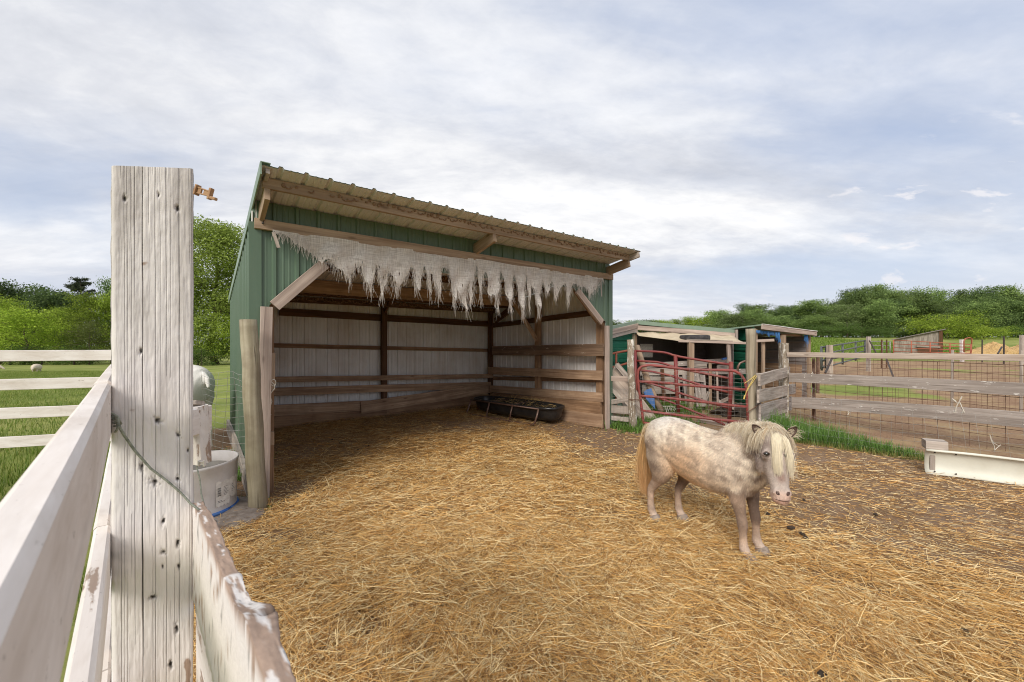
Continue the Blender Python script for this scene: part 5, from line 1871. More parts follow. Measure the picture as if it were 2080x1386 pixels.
m_.blob(G(1490, 838, .05), (.30, .25, .10), 4, 1.2, 18, 10)
m_.blob(G(1502, 832, .05), (.2, .2, .12), 14, 1.2, 14, 8)
tag(m_.build('manure_heap', M['dark_earth'], None, loc=G(1490, 838)), 'dark manure heap on the ground behind the red gate', 'heap')
m_ = MB()
m_.beam(G(1420, 857) + UP * .03, G(1500, 872) + UP * .03, .12, .05, UP)
tag(m_.build('ground_board', M['gray_pink'], None, loc=G(1460, 865)), 'pale board lying on the ground right behind the front red gate', 'board')

# ------------------------------------------------------------------ goat shed 2
g2s = thing('goat_shed', 'second green goat shed with a grey steel interior and blue tarp fringe under its roof', 'shed', W(1590, 693, 8.8) - UP * EYE)
YA, YC = 8.6, 9.6
fl_ = W(1532, 693, YA); fr_ = W(1641, 693, YC)
fl_.z = fr_.z = 0
ux = (fr_ - fl_).normalized()
ub = Vector((-ux.y, ux.x, 0))
L2 = (fr_ - fl_).length
bw = -(W(1531, 693, YA) - W(1492, 693, 9.4)); bw.z = 0
bwL = bw.length * 1.15
bw.normalize()
zfl = hz(661, YA); zfr = hz(675, YC)
hrib(MB(), None, bw, Vector((bw.y, -bw.x, 0)) * (1 if Vector((bw.y, -bw.x, 0)).y < 0 else -1), fl_, bwL * 1.6, lambda s: 0, lambda s: zfl - .04 - .08 * s).build('side_wall', M['green_bright'], g2s)
quadsheet('roof', [fl_ + UP * (zfl + .02) - ub * .15, fr_ + UP * (zfr + .02) - ub * .15 + ux * .02, fr_ + ub * 2.2 + UP * (zfr - .16), fl_ + ub * 2.2 + UP * (zfl - .19)], M['green_trim'], g2s, .03)
MB().beam(fl_ + UP * (zfl - .04) - ub * .16, fr_ + UP * (zfr - .04) - ub * .16 + ux * .03, .035, .10, UP).build('fascia_board', M['gray_pink'], g2s)
m_ = MB()
m_.beam(fl_ + UP * (zfl + .018) - ub * .17, fr_ + UP * (zfr + .018) - ub * .17 + ux * .03, .04, .016, UP)
m_.build('roof_edge', M['inner_metal'], g2s)
hrib(MB(), None, ux, -ub, fl_ + ub * 1.6, L2, lambda s: 0, lambda s: min(zfl, zfr) - .10).build('back_wall', M['gray_metal'], g2s)
hrib(MB(), None, -ub, -ux, fr_ + ub * 1.6 - ux * .05, 1.6, lambda s: .0, lambda s: zfr - .10).build('side_wall', M['gray_metal'], g2s)
quadsheet('plywood', [fl_ + ub * 1.5 + UP * .0, fr_ + ub * 1.5 - ux * .02, fr_ + ub * 1.5 - ux * .02 + UP * .88, fl_ + ub * 1.5 + UP * .9], M['kick_wood'], g2s, .015)
quadsheet('plywood', [fr_ + ub * 1.5 - ux * .07, fr_ + ub * .1 - ux * .07, fr_ + ub * .1 - ux * .07 + UP * .86, fr_ + ub * 1.5 - ux * .07 + UP * .88], M['kick_wood'], g2s, .015)
MB().beam(fr_, fr_ + UP * (zfr - .08), .06, .10, ub).build('post', M['old_tan'], g2s)
q = W(1590, 693, 8.9); q.z = 0
MB().beam(q, q + UP * hz(681, 8.9), .09, .09, ub).build('post', M['old_tan'], g2s)
MB().beam(fl_, fl_ + UP * (zfl - .08), .09, .09, ub).build('post', M['old_tan'], g2s)
MB().beam(W(1585, 680.5, 9.0), W(1628, 682, 9.5), .05, .05, UP).build('inner_beam', M['brown_wood'], g2s)


def fringe(name, label, a, b, dmin, dmax, n, back):
    N = n
    u = rng.uniform(0, 1, N)
    P = np.array(a)[None] + u[:, None] * (np.array(b) - np.array(a))[None]
    ln = dmin + (dmax - dmin) * np.clip(.5 + .9 * fbm2(u, u * 0, 5, 3, 3) + .5 * sm(.75, .95, u), .1, 1.2)
    ln = ln * rng.uniform(.5, 1, N)
    K = 4
    V = np.zeros((N, K, 2, 3))
    lean = rng.normal(0, .12, (N, 2))
    for k in range(K):
        t = k / (K - 1)
        for w_ in range(2):
            V[:, k, w_, 0] = P[:, 0] + lean[:, 0] * ln * t + (w_ - .5) * .010 * (1 - .7 * t)
            V[:, k, w_, 1] = P[:, 1] + lean[:, 1] * ln * t
            V[:, k, w_, 2] = P[:, 2] - ln * t
    idx = np.arange(N * K * 2).reshape(N, K, 2)
    F = np.concatenate([np.stack([idx[:, q, 0], idx[:, q, 1], idx[:, q + 1, 1], idx[:, q + 1, 0]], -1) for q in range(K - 1)], 0)
    C = np.ones((N * K * 2, 3)) * np.array([.06, .17, .38]) * np.repeat(rng.uniform(.5, 1.5, N), K * 2)[:, None]
    o = np_mesh(name, V.reshape(-1, 3), F, M['straw'], C)
    return tag(o, label, 'tarp')


fringe('frayed_tarp', 'frayed blue tarp fringe hanging below the front edge of the second goat shed roof', W(1536, 671, 8.5), W(1584, 675, 8.8), .05, .24, 260, 0)
fringe('frayed_tarp', 'narrow bright blue tarp rag hanging at the right corner of the second goat shed', W(1634, 681, 9.35), W(1641, 680, 9.4), .12, .36, 70, 0)

# ------------------------------------------------------------------ board fences on the right
PK = G(1594, 852)                # foot of the flaking square post
PK.y = 7.55; PK.x = (1592 - 1040) / FPX * 7.55; PK.z = 0
sf = thing('board_fence', 'three grey boards running from the tall round post back to the flaking square post', 'fence', PK)
MB().beam(PK, PK + UP * hz(697, 7.55), .135, .12, Vector((1, 0, 0)), ch=.01, wob=.003).build('post', M['log_peel'], sf)
p0_ = GP + Vector((.10, .0, 0)); p0_.z = 0
nrm = (PK - p0_).cross(UP).normalized()
PSF = (p0_ + Vector((0, -.07, 0)), nrm)
pboard('board', (1542, 761, 783), (1603, 744, 765), PSF, .03, M['gray_wood'], sf)
pboard('board', (1540, 792, 819), (1615, 780, 799), PSF, .03, M['gray_wood'], sf)
pboard('board', (1543, 823, 857), (1606, 805, 834), PSF, .03, M['white_wash'], sf)
pboard('board', (1560, 862, 880), (1600, 842, 862), PSF, .03, M['gray_wood'], sf)
MB().beam(p0_ + Vector((.02, .03, 0)), p0_ + Vector((.02, .03, hz(758, 6.2))), .07, .09, UP.cross(nrm)).build('post', M['gray_wood'], sf)

lf_ = thing('board_fence', 'long weathered three-rail board fence with rusty wire mesh on the right', 'fence', Vector((5.8, 6.2, 0)))
E1 = W(1597, 693, 7.50); E2 = W(2080, 693, 5.02); E1.z = E2.z = 0
ed_ = (E2 - E1).normalized()
E3 = E2 + ed_ * 2.2
nl_ = ed_.cross(UP).normalized()
PLF = (E1 + Vector((0, -.05, 0)), nl_)


def lboard(l, r, mt, thick=.03, **k):
    a = PL(l[0], (l[1] + l[2]) / 2, *PLF); b = PL(r[0], (r[1] + r[2]) / 2, *PLF)
    h = ((PL(l[0], l[1], *PLF) - PL(l[0], l[2], *PLF)).length + (PL(r[0], r[1], *PLF) - PL(r[0], r[2], *PLF)).length) / 2
    b2 = b + (b - a) * .55
    return MB().beam(a, b2, thick, h, UP, **k).build('rail', mt, lf_)


lboard((1599, 715, 725.5), (2080, 721, 733), M['pale_plank'])
lboard((1603, 758, 776), (2080, 781, 808), M['white_wash'], sag=-.02)
lboard((1609, 808, 826), (2080, 841, 878), M['white_wash'], sag=-.04)
mid = E1.lerp(E2, .45)
for k_, hh_ in ((.16, .75),):
    q = E1.lerp(E2, k_) + Vector((.10, .12, 0))
    MB().beam(q, q + UP * 1.12, .04, .04, ed_).build('stake', M['rust_wire'], lf_)
q = E1.lerp(E2, 1.35) + Vector((.05, .07, 0))
MB().beam(q, q + UP * 1.3, .12, .12, ed_).build('post', M['log_peel'], lf_)
Lf = (E3 - E1).length
fm2 = lambda u, v: E1.lerp(E3, u) + Vector((.04, .05, 0)) + UP * (1.13 * v + .006 * math.sin(u * 20)) + nl_ * (.012 * math.sin(u * 31 + v * 3))
nv_ = 9
mesh_panel(MB(), fm2, int(Lf / .155), 9, .0034, 5, 4, vs=[0, .08, .17, .27, .39, .51, .64, .77, .89, 1.0]).build('wire_mesh', M['rust_wire'], lf_)
# second rusty mesh panels leaning inside
wm = thing('wire_fence', 'rusty wire stock panel standing in the pen behind the long board fence', 'fence', Vector((9.5, 8.3, 0)))
pA, pB = W(1745, 693, 8.6), W(2140, 693, 7.6); pA.z = pB.z = 0
fm3 = lambda u, v: pA.lerp(pB, u) + UP * (1.05 * v) + Vector((.01 * math.sin(u * 25), .05 * math.sin(u * 8), 0))
mesh_panel(MB(), fm3, 34, 9, .0030, 4, 4).build('wire_mesh', M['rust_wire'], wm)
m_ = MB()
for k_ in (.50, .84):
    q = pA.lerp(pB, k_)
    MB().tube([q + Vector((0, -.03, 0)), q + Vector((.01, -.03, 1.25))], .022, 6).build('stake', M['gray_wood'], wm)
# light wire fence in front of the grass
lw_ = thing('wire_fence', 'low light galvanised wire fence in front of the tall green grass', 'fence', Vector((4.3, 5.4, 0)))
wA, wB = Vector((3.72, 5.98, 0)), Vector((6.6, 3.43, 0))
sl = (wB - wA).normalized()


def f4(u, v):
    p = wA.lerp(wB, u)
    zz = 1.02 - .42 * sm(0, .25, u)
    bow = .05 * math.sin(u * 11) * v + .04 * v * math.sin(u * 5 + 1)
    return p + Vector((.5, .6, 0)) * (bow + .10 * v) + sl * (.05 * v * math.sin(u * 9)) + UP * (float(zz) * v + .01 * math.sin(u * 30))


mesh_panel(MB(), f4, 36, 7, .0013, 6, 4, vs=[0, .1, .21, .34, .5, .68, .85, 1.0]).build('wire_mesh', M['wire'], lw_)
# twines
m_ = MB()
c = PL(1946, 815, E1 + Vector((0, -.09, 0)), nl_)
for pts in ([(1934, 810), (1940, 814), (1946, 820), (1952, 810), (1954, 805)], [(1946, 820), (1942, 828), (1940, 838), (1937, 839)], [(1950, 818), (1954, 828), (1959, 838), (1955, 840), (1957, 832)], [(1954, 805), (1950, 812), (1947, 820)], [(1936, 812), (1943, 818)]):
    m_.tube([PL(x, y, E1 + Vector((0, -.09, 0)), nl_) for x, y in pts], .006, 5)
tag(m_.build('baling_twine', M['twine'], None, loc=c), 'pale knotted twine hanging over the lowest rail of the long board fence', 'twine')
for (x, y) in ((1648, 760), (1634, 763), (1722, 838)):
    m_ = MB()
    q = PL(x, y, E1 + Vector((0, -.09, 0)), nl_)
    m_.tube([q, q + Vector((.02, 0, .02)), q + Vector((.01, 0, .04)), q + Vector((.03, 0, .01)), q + Vector((.0, 0, -.04))], .006, 5)
    tag(m_.build('twine_knot', M['twine'], None, loc=q), 'small pale twine knot on a rail of the long board fence', 'twine', 'twine knots on the fence rails')
m_ = MB()
q = G(2020, 915, .02)
m_.tube([q, q + Vector((.0, 0, .05)), q + Vector((-.04, 0, .12)), q + Vector((-.06, 0, .2)), q + Vector((-.02, 0, .1)), q + Vector((.05, 0, .06))], .004, 5)
m_.tube([q, q + Vector((.03, 0, .03)), q + Vector((.08, 0, .07))], .004, 5)
tag(m_.build('baling_twine', M['twine'], None, loc=q), 'tangled pale twine on the ground behind the cream sheet feeder', 'twine')

# ------------------------------------------------------------------ far pens and shed
ls = thing('lean_to_shed', 'distant grey vertical-board lean-to shed with a sloping roof in the meadow', 'shed', W(1880, 718, 45))
YF = 40.0
H_ = lambda py: EYE + (693 - py) * YF / FPX


def far_gz(px, Y):
    return float(zg((px - 1040) / FPX * Y, Y))


zb_ = far_gz(1870, YF)
vd_ = Vector(((1865 - 1040) / FPX, 1, 0)).normalized()
le_ = Vector((vd_.y, -vd_.x, 0))
lc_ = W(1862, 700, YF)


def LS(px, z, dep=0.0):
    p = PL(px, 700, lc_, vd_)
    return Vector((p.x, p.y, z)) + vd_ * dep


def LZ(px, py):
    return PL(px, py, lc_, vd_).z


xa, xb = (1814 - 1040) / FPX * YF, (1909 - 1040) / FPX * YF
zl_, zr_ = LZ(1815, 690), LZ(1909, 671.5)
m_ = MB()
V = [LS(1815, zb_ - .3), LS(1909, zb_ - .3), LS(1909, zr_), LS(1815, zl_), LS(1815, zb_ - .3, 3.4), LS(1909, zb_ - .3, 3.4), LS(1909, zr_, 3.4), LS(1815, zl_, 3.4)]
uvw = lambda f: [(V[k].z, (V[k] - V[0]).dot(le_) * .25) for k in f]
fs = ([0, 1, 2, 3], [4, 0, 3, 7], [5, 4, 7, 6])
m_.add(V, [list(f) for f in fs], [uvw(f) for f in fs])
m_.build('walls', M['gray_board'], ls)
quadsheet('roof', [LS(1810, zl_ + .0, -.25), LS(1921, zr_ + .16, -.25), LS(1921, zr_ + .16, 3.7), LS(1810, zl_, 3.7)], M['gray_metal'], ls, .07)
MB().beam(LS(1911, zb_, -.05), LS(1911, zr_ - .02, -.05), .22, .16, vd_).build('post', M['dark_wood'], ls)
MB().beam(LS(1912, zb_, 1.5), LS(1912, zr_ - .02, 1.5), .3, .16, vd_).build('post', M['dark_wood'], ls)
MB().beam(LS(1864, LZ(1864, 710), -.1), LS(1905, LZ(1905, 710), -.1), .1, .5, UP).build('manger_opening_shade', M['dark_wood'], ls)  # solid dark beam stands in for the shade inside the opening
MB().beam(LS(1862, LZ(1862, 703), -.14), LS(1910, LZ(1910, 705), -.14), .1, .22, UP).build('manger_board', M['gray_board'], ls)


def farpanel(name, label, x0, y0t, y0b, x1, y1t, y1b, Y0, Y1, bars, ups, mt, r, cat='panel', group=None, loop=False):
    root = thing(name, label, cat, W(x0, y0b, Y0), group)
    P_ = lambda u, v: W(x0 + (x1 - x0) * u, 0, 1) and Vector(W(x0, y0t + (y0b - y0t) * v, Y0)).lerp(W(x1, y1t + (y1b - y1t) * v, Y1), u)
    for k in range(bars):
        v = k / (bars - 1)
        MB().tube([P_(0, v), P_(.5, v), P_(1, v)], r, 6).build('rail', mt, root, True)
    for u in ups:
        MB().tube([P_(u, -.02), P_(u, 1.12)], r * 1.3, 6).build('upright', mt, root, True)
    return root


farpanel('stock_panel', 'orange red tube stock panel in front of the distant lean-to shed', 1815, 691, 722, 1972, 700, 724, 30, 27, 5, (0, .25, .5, .75, 1), M['red_rust'], .03, group='distant tube panels')
m_ = MB()
YQ = 27
m_.tube([W(1958, 716, YQ), W(1958, 693, YQ), W(1961, 688, YQ), W(1970, 686, YQ), W(1974, 688, YQ), W(1973, 716, YQ)], .035, 6)
tag(m_.build('arched_frame', M['red_rust'], None, True, loc=W(1965, 716, YQ)), 'orange red arched pipe frame left of the straw windrow', 'frame')
farpanel('stock_panel', 'dark steel tube stock panel angled across the pen left of the wooden post', 1669, 706, 748, 1757, 692, 724, 13.5, 19, 4, (0, .40, .72, 1), M['dark_pipe'], .028, group='distant tube panels')
farpanel('stock_panel', 'short dark brown tube panel beside the grey square post', 1668, 705, 745, 1690, 703, 743, 13.4, 13.6, 4, (0, .45, 1), M['dark_pipe'], .025, group='distant tube panels')
farpanel('stock_panel', 'pale thin tube gate between wooden post and lean-to shed', 1768, 694, 718, 1808, 694, 720, 22, 24, 4, (0, .6, 1), M['wire'], .02, group='distant tube panels')
for (x, yt, yb, Y, w_, mt_, lab_) in (
        (1764, 684, 722, 19.0, .13, 'gray_wood', 'weathered wooden post at the corner of the dark tube panel'),
        (1685, 701, 752, 13.3, .13, 'gray_pink', 'pinkish grey square post behind the long board fence'),
        (1661, 722, 760, 11.0, .06, 'rust_wire', 'rusty steel stake nearest the second goat shed'),
        (1791, 690, 722, 21.0, .05, 'dark_wood', 'dark post left of the distant lean-to shed'),
        (1801, 690, 722, 21.5, .045, 'dark_wood', 'leaning dark post just left of the distant lean-to shed'),
        (1954, 690, 714, 28.0, .16, 'white_paint', 'white topped post beside the arched pipe frame'),
        (2039, 683, 716, 25.0, .06, 'iron', 'thin black steel stake in front of the straw windrow'),
        (2075, 681, 716, 25.0, .14, 'gray_wood', 'grey wooden post at the right end of the straw windrow'),
        (1995, 690, 714, 27.0, .05, 'iron', 'short thin stake left of the straw mound')):
    a = W(x, yt, Y); b = W(x, yb, Y)
    b.z = min(b.z, float(zg(b.x, Y))) - .05
    o = MB().beam(b, a, w_, w_, Vector((0, 1, 0)), wob=.003).build('fence_post', M[mt_], None, loc=b)
    tag(o, lab_, 'post')
for (p, q_, lab_) in (((1766, 692, 18.8), (1782, 722, 18.4), 'thin brace leaning against the weathered wooden corner post'), ((1801, 730, 12), (1814, 765, 11), 'thin dark rod leaning in the red earth pen'), ((1690, 728, 11.0), (1676, 758, 10.6), 'dark leaning stake with a white top in front of the grey square post'), ((2035, 705, 16), (2027, 719, 15.6), 'dark rod leaning by the straw windrow')):
    a, b = W(*p), W(*q_)
    tag(MB().beam(b, a, .04, .04, Vector((0, 1, 0))).build('leaning_stake', M['iron'], None, loc=b), lab_, 'stake')
# straw windrow
hp = MB()
YH = 36.0
V, F = [], []
n1_, n2_ = 120, 14
x0, x1 = (1956 - 1040) / FPX * YH, (2230 - 1040) / FPX * YH
for i in range(n1_ + 1):
    u = i / n1_
    x = x0 + (x1 - x0) * u
    px = 1956 + (2230 - 1956) * u
    hgt_ = .35 + .25 * sm(1960, 1985, px) + .45 * math.exp(-((px - 2018) / 22) ** 2) + .40 * sm(2050, 2085, px) + .10 * mnoise.noise(Vector((x * .8, 0, 0)))
    hgt_ *= float(sm(1956, 1964, px)) * 1.0 + .02
    zb = far_gz(px, YH)
    for j in range(n2_ + 1):
        v = j / n2_ * math.pi
        d = 1 + .25 * mnoise.noise(Vector((x * 1.3, j * .6, 2))) + .12 * mnoise.noise(Vector((x * 5, j * 2, 2)))
        V.append(Vector((x, YH - math.cos(v) * 1.1 * d, zb - .1 + math.sin(v) * 1.25 * hgt_ * d)))
for i in range(n1_):
    for j in range(n2_):
        F.append([i * (n2_ + 1) + j, (i + 1) * (n2_ + 1) + j, (i + 1) * (n2_ + 1) + j + 1, i * (n2_ + 1) + j + 1])
hp.add(V, F)
tag(hp.build('straw_windrow', M['hay'], None, False, loc=W(2010, 712, YH)), 'long golden straw heap lying in the meadow at the far right', 'straw heap')

# ------------------------------------------------------------------ sheep
def sheep(label, px, py, Y, size, yaw):
    x = (px - 1040) / FPX * Y
    z0 = float(zg(x, Y)) - .12
    root = thing('sheep', label, 'sheep', Vector((x, Y, z0)), 'sheep grazing in the pasture')
    m = MB()
    R = Matrix.Rotation(yaw, 3, 'Z')
    f = lambda a, b, c: Vector((x, Y, z0)) + R @ Vector((a, b, c)) * size
    n = 16
    prof = [(-.5, .02), (-.46, .16), (-.34, .24), (-.1, .27), (.15, .27), (.34, .22), (.44, .14), (.52, .10), (.60, .09), (.68, .07), (.73, .02)]
    zc = [.52, .52, .52, .52, .52, .54, .55, .52, .46, .40, .36]
    V, F = [], []
    for (a, r), z in zip(prof, zc):
        for k in range(n):
            an = 6.2832 * k / n
            q = 1 + .08 * mnoise.noise(Vector((a * 6, math.cos(an) * 3, math.sin(an) * 3)))
            V.append(f(a, math.cos(an) * r * q, z + math.sin(an) * r * q * 1.05))
    for i in range(len(prof) - 1):
        for k in range(n):
            F.append([i * n + k, i * n + (k + 1) % n, (i + 1) * n + (k + 1) % n, (i + 1) * n + k])
    m.add(V, F)
    for (a, b) in ((-.32, .12), (-.32, -.12), (.26, .12), (.26, -.12)):
        m.tube([f(a, b, .45), f(a, b, .22), f(a, b, 0)], [.07 * size, .035 * size, .03 * size], 8)
    m.tube([f(.50, .09, .50), f(.50, .19, .47)], [.03 * size, .012 * size], 6)
    m.tube([f(.50, -.09, .50), f(.50, -.19, .47)], [.03 * size, .012 * size], 6)
    m.build('body', M['wool'], root, True)
    return root


sheep('cream woolly sheep grazing in the left pasture, seen end on', 74, 757, 27, .80, math.radians(-60))
sheep('brownish sheep at the left edge of the pasture', -14, 760, 27, .8, math.radians(20))

# ------------------------------------------------------------------ the miniature pony
PO = Vector((1.41, 2.967, 0))
PYAW = math.atan2(-.845, .534)


def loft(mb, secs, lat, n=22):
    """secs: (centre, half width along lat, half depth across); closed ends"""
    V, F = [], []
    m = len(secs)
    lat = Vector(lat).normalized()
    for i, (c, a, b) in enumerate(secs):
        c = Vector(c)
        t = (Vector(secs[min(i + 1, m - 1)][0]) - Vector(secs[max(i - 1, 0)][0])).normalized()
        l_ = (lat - t * lat.dot(t)).normalized()
        d = t.cross(l_)
        for k in range(n):
            an = 6.28318 * k / n
            V.append(c + l_ * math.cos(an) * a + d * math.sin(an) * b)
    for i in range(m - 1):
        for k in range(n):
            F.append([i * n + k, i * n + (k + 1) % n, (i + 1) * n + (k + 1) % n, (i + 1) * n + k])
    F.append(list(range(n - 1, -1, -1)))
    F.append([(m - 1) * n + k for k in range(n)])
    mb.add(V, F)


HP0, HP1 = Vector((.535, -.125, .865)), Vector((.625, -.235, .508))
HAX = (HP1 - HP0).normalized()
HF = Vector((.632, -.778, .0)); HF = (HF - HAX * HF.dot(HAX)).normalized()
HLAT = HAX.cross(HF).normalized()          # sideways of the head
HL = (HP1 - HP0).length


def HD(t, l, f):
    return HP0 + HAX * (t * HL) + HLAT * l + HF * f


def build_pony():
    mb = MB()
    Y1 = (0, 1, 0)
    body = [(-.470, .635, .03, .04), (-.455, .64, .085, .095), (-.42, .642, .135, .145), (-.36, .640, .175, .178), (-.29, .632, .192, .193), (-.20, .632, .190, .186), (-.10, .600, .196, .200), (0, .580, .206, .208), (.10, .572, .208, .210), (.19, .582, .198, .212), (.27, .592, .180, .208), (.33, .602, .160, .194), (.385, .604, .134, .166), (.425, .590, .100, .130), (.45, .588, .05, .07)]
    loft(mb, [((x, 0, z), a, b) for x, z, a, b in body], Y1, 30)
    # neck and crest
    loft(mb, [((.20, 0, .645), .12, .18), ((.30, -.005, .69), .115, .17), ((.38, -.025, .735), .100, .148), ((.44, -.055, .775), .085, .125), ((.49, -.085, .805), .074, .105), ((.525, -.115, .835), .066, .085), ((.545, -.130, .85), .05, .06)], (.2, 1, 0), 24)
    # head: skull, cheeks, muzzle
    loft(mb, [(HD(-.06, 0, -.02), .035, .035), (HD(0, 0, -.022), .060, .060), (HD(.10, 0, -.022), .077, .076), (HD(.22, 0, -.026), .083, .088), (HD(.34, 0, -.030), .082, .092), (HD(.46, 0, -.030), .073, .086), (HD(.58, 0, -.022), .061, .074), (HD(.70, 0, -.014), .050, .062), (HD(.80, 0, -.010), .046, .056), (HD(.89, 0, -.008), .050, .054), (HD(.96, 0, -.010), .046, .048), (HD(1.01, 0, -.014), .034, .036), (HD(1.03, 0, -.016), .015, .018)], HLAT, 26)
    # brow ridges, cheek discs, nostril wings, chin
    for s in (-1, 1):
        mb.blob(HD(.33, s * .066, .030), (.024, .024, .030), 1, 0, 14, 10)
        mb.blob(HD(.42, s * .050, -.060), (.050, .050, .075), 2, 0, 14, 10)
        mb.blob(HD(.875, s * .028, .026), (.020, .020, .024), 3, 0, 12, 8)
    mb.blob(HD(.985, 0, -.030), (.028, .028, .022), 4, 0, 14, 10)

    def leg(pts):
        loft(mb, [((x, y, z), a, b) for x, y, z, a, b in pts], Y1, 18)
    # fore legs
    for s, dx in ((-1, .0), (1, -.012)):
        y = .092 * s
        leg([(.27 + dx, y * 1.0, .66, .055, .10), (.285 + dx, y * 1.12, .57, .066, .095), (.287 + dx, y * 1.13, .50, .056, .072), (.294 + dx, y * 1.10, .43, .045, .054), (.305 + dx, y * 1.06, .355, .036, .042), (.318 + dx, y, .285, 0.0275, 0.0326), (.326 + dx, y, .245, 0.0292, 0.0334), (.330 + dx, y, .215, 0.0284, 0.0317), (.331 + dx, y, .185, 0.0224, 0.0255), (.333 + dx, y, .14, 0.0202, 0.0238), (.335 + dx, y, .105, 0.0224, 0.0264), (.338 + dx, y, .080, 0.0267, 0.0308), (.350 + dx, y, .056, 0.0241, 0.0273), (.362 + dx, y, .040, 0.0292, 0.0326), (.366 + dx, y, .020, .036, .040)])
    # hind legs
    for s, dx in ((-1, -.0), (1, .115)):
        y = .095 * s
        leg([(-.27 + dx * .25, y * .7, .68, .09, .13), (-.27 + dx * .35, y * 1.0, .58, .095, .150), (-.275 + dx * .45, y * 1.15, .50, .085, .135), (-.282 + dx * .55, y * 1.18, .43, .070, .100), (-.300 + dx * .7, y * 1.12, .37, .052, .068), (-.335 + dx * .85, y * 1.03, .32, 0.0327, 0.0440), (-.372 + dx, y, .275, 0.0267, 0.0361), (-.392 + dx, y, .245, 0.0258, 0.0326), (-.398 + dx, y, .21, 0.0232, 0.0273), (-.398 + dx, y, .16, 0.0215, 0.0246), (-.396 + dx, y, .115, 0.0232, 0.0273), (-.392 + dx, y, .085, 0.0275, 0.0317), (-.378 + dx, y, .058, 0.0241, 0.0282), (-.366 + dx, y, .040, 0.0292, 0.0326), (-.362 + dx, y, .020, .036, .040)])
    # tail dock
    loft(mb, [((-.40, 0, .74), .03, .03), ((-.455, 0, .735), .027, .027), ((-.50, 0, .695), .022, .022), ((-.515, 0, .62), .016, .016)], Y1, 12)
    tmp = mb.build('body', M['hair'])
    r = tmp.modifiers.new('r', 'REMESH'); r.mode = 'VOXEL'; r.voxel_size = .0075; r.use_smooth_shade = True
    sm_ = tmp.modifiers.new('s', 'SMOOTH'); sm_.factor = .5; sm_.iterations = 7
    bpy.context.view_layer.update()
    dg = bpy.context.evaluated_depsgraph_get()
    me = bpy.data.meshes.new_from_object(tmp.evaluated_get(dg))
    me.name = 'body'
    old = tmp.data
    bpy.data.objects.remove(tmp)
    bpy.data.meshes.remove(old)
    return me


body_me = build_pony()
nv = len(body_me.vertices)
co = np.zeros(nv * 3, dtype=np.float32)
body_me.vertices.foreach_get('co', co)
co = co.reshape(-1, 3)
body_me.calc_loop_triangles()
tri = np.zeros(len(body_me.loop_triangles) * 3, dtype=np.int32)
body_me.loop_triangles.foreach_get('vertices', tri)
tri = tri.reshape(-1, 3)
bvh = BVHTree.FromPolygons([Vector(v) for v in co], [list(t) for t in tri])


def n3(P, sc, seed, octv=3):
    r = 0
    for o in range(octv):
        r = r + .5 ** o * (fbm2(P[:, 0] + P[:, 2] * .6, P[:, 2] - P[:, 1] * .8, sc * 2 ** o, seed + o, 1) + fbm2(P[:, 1] + 3, P[:, 2] + P[:, 0] * .3, sc * 2 ** o, seed + 9 + o, 1)) * .6
    return r


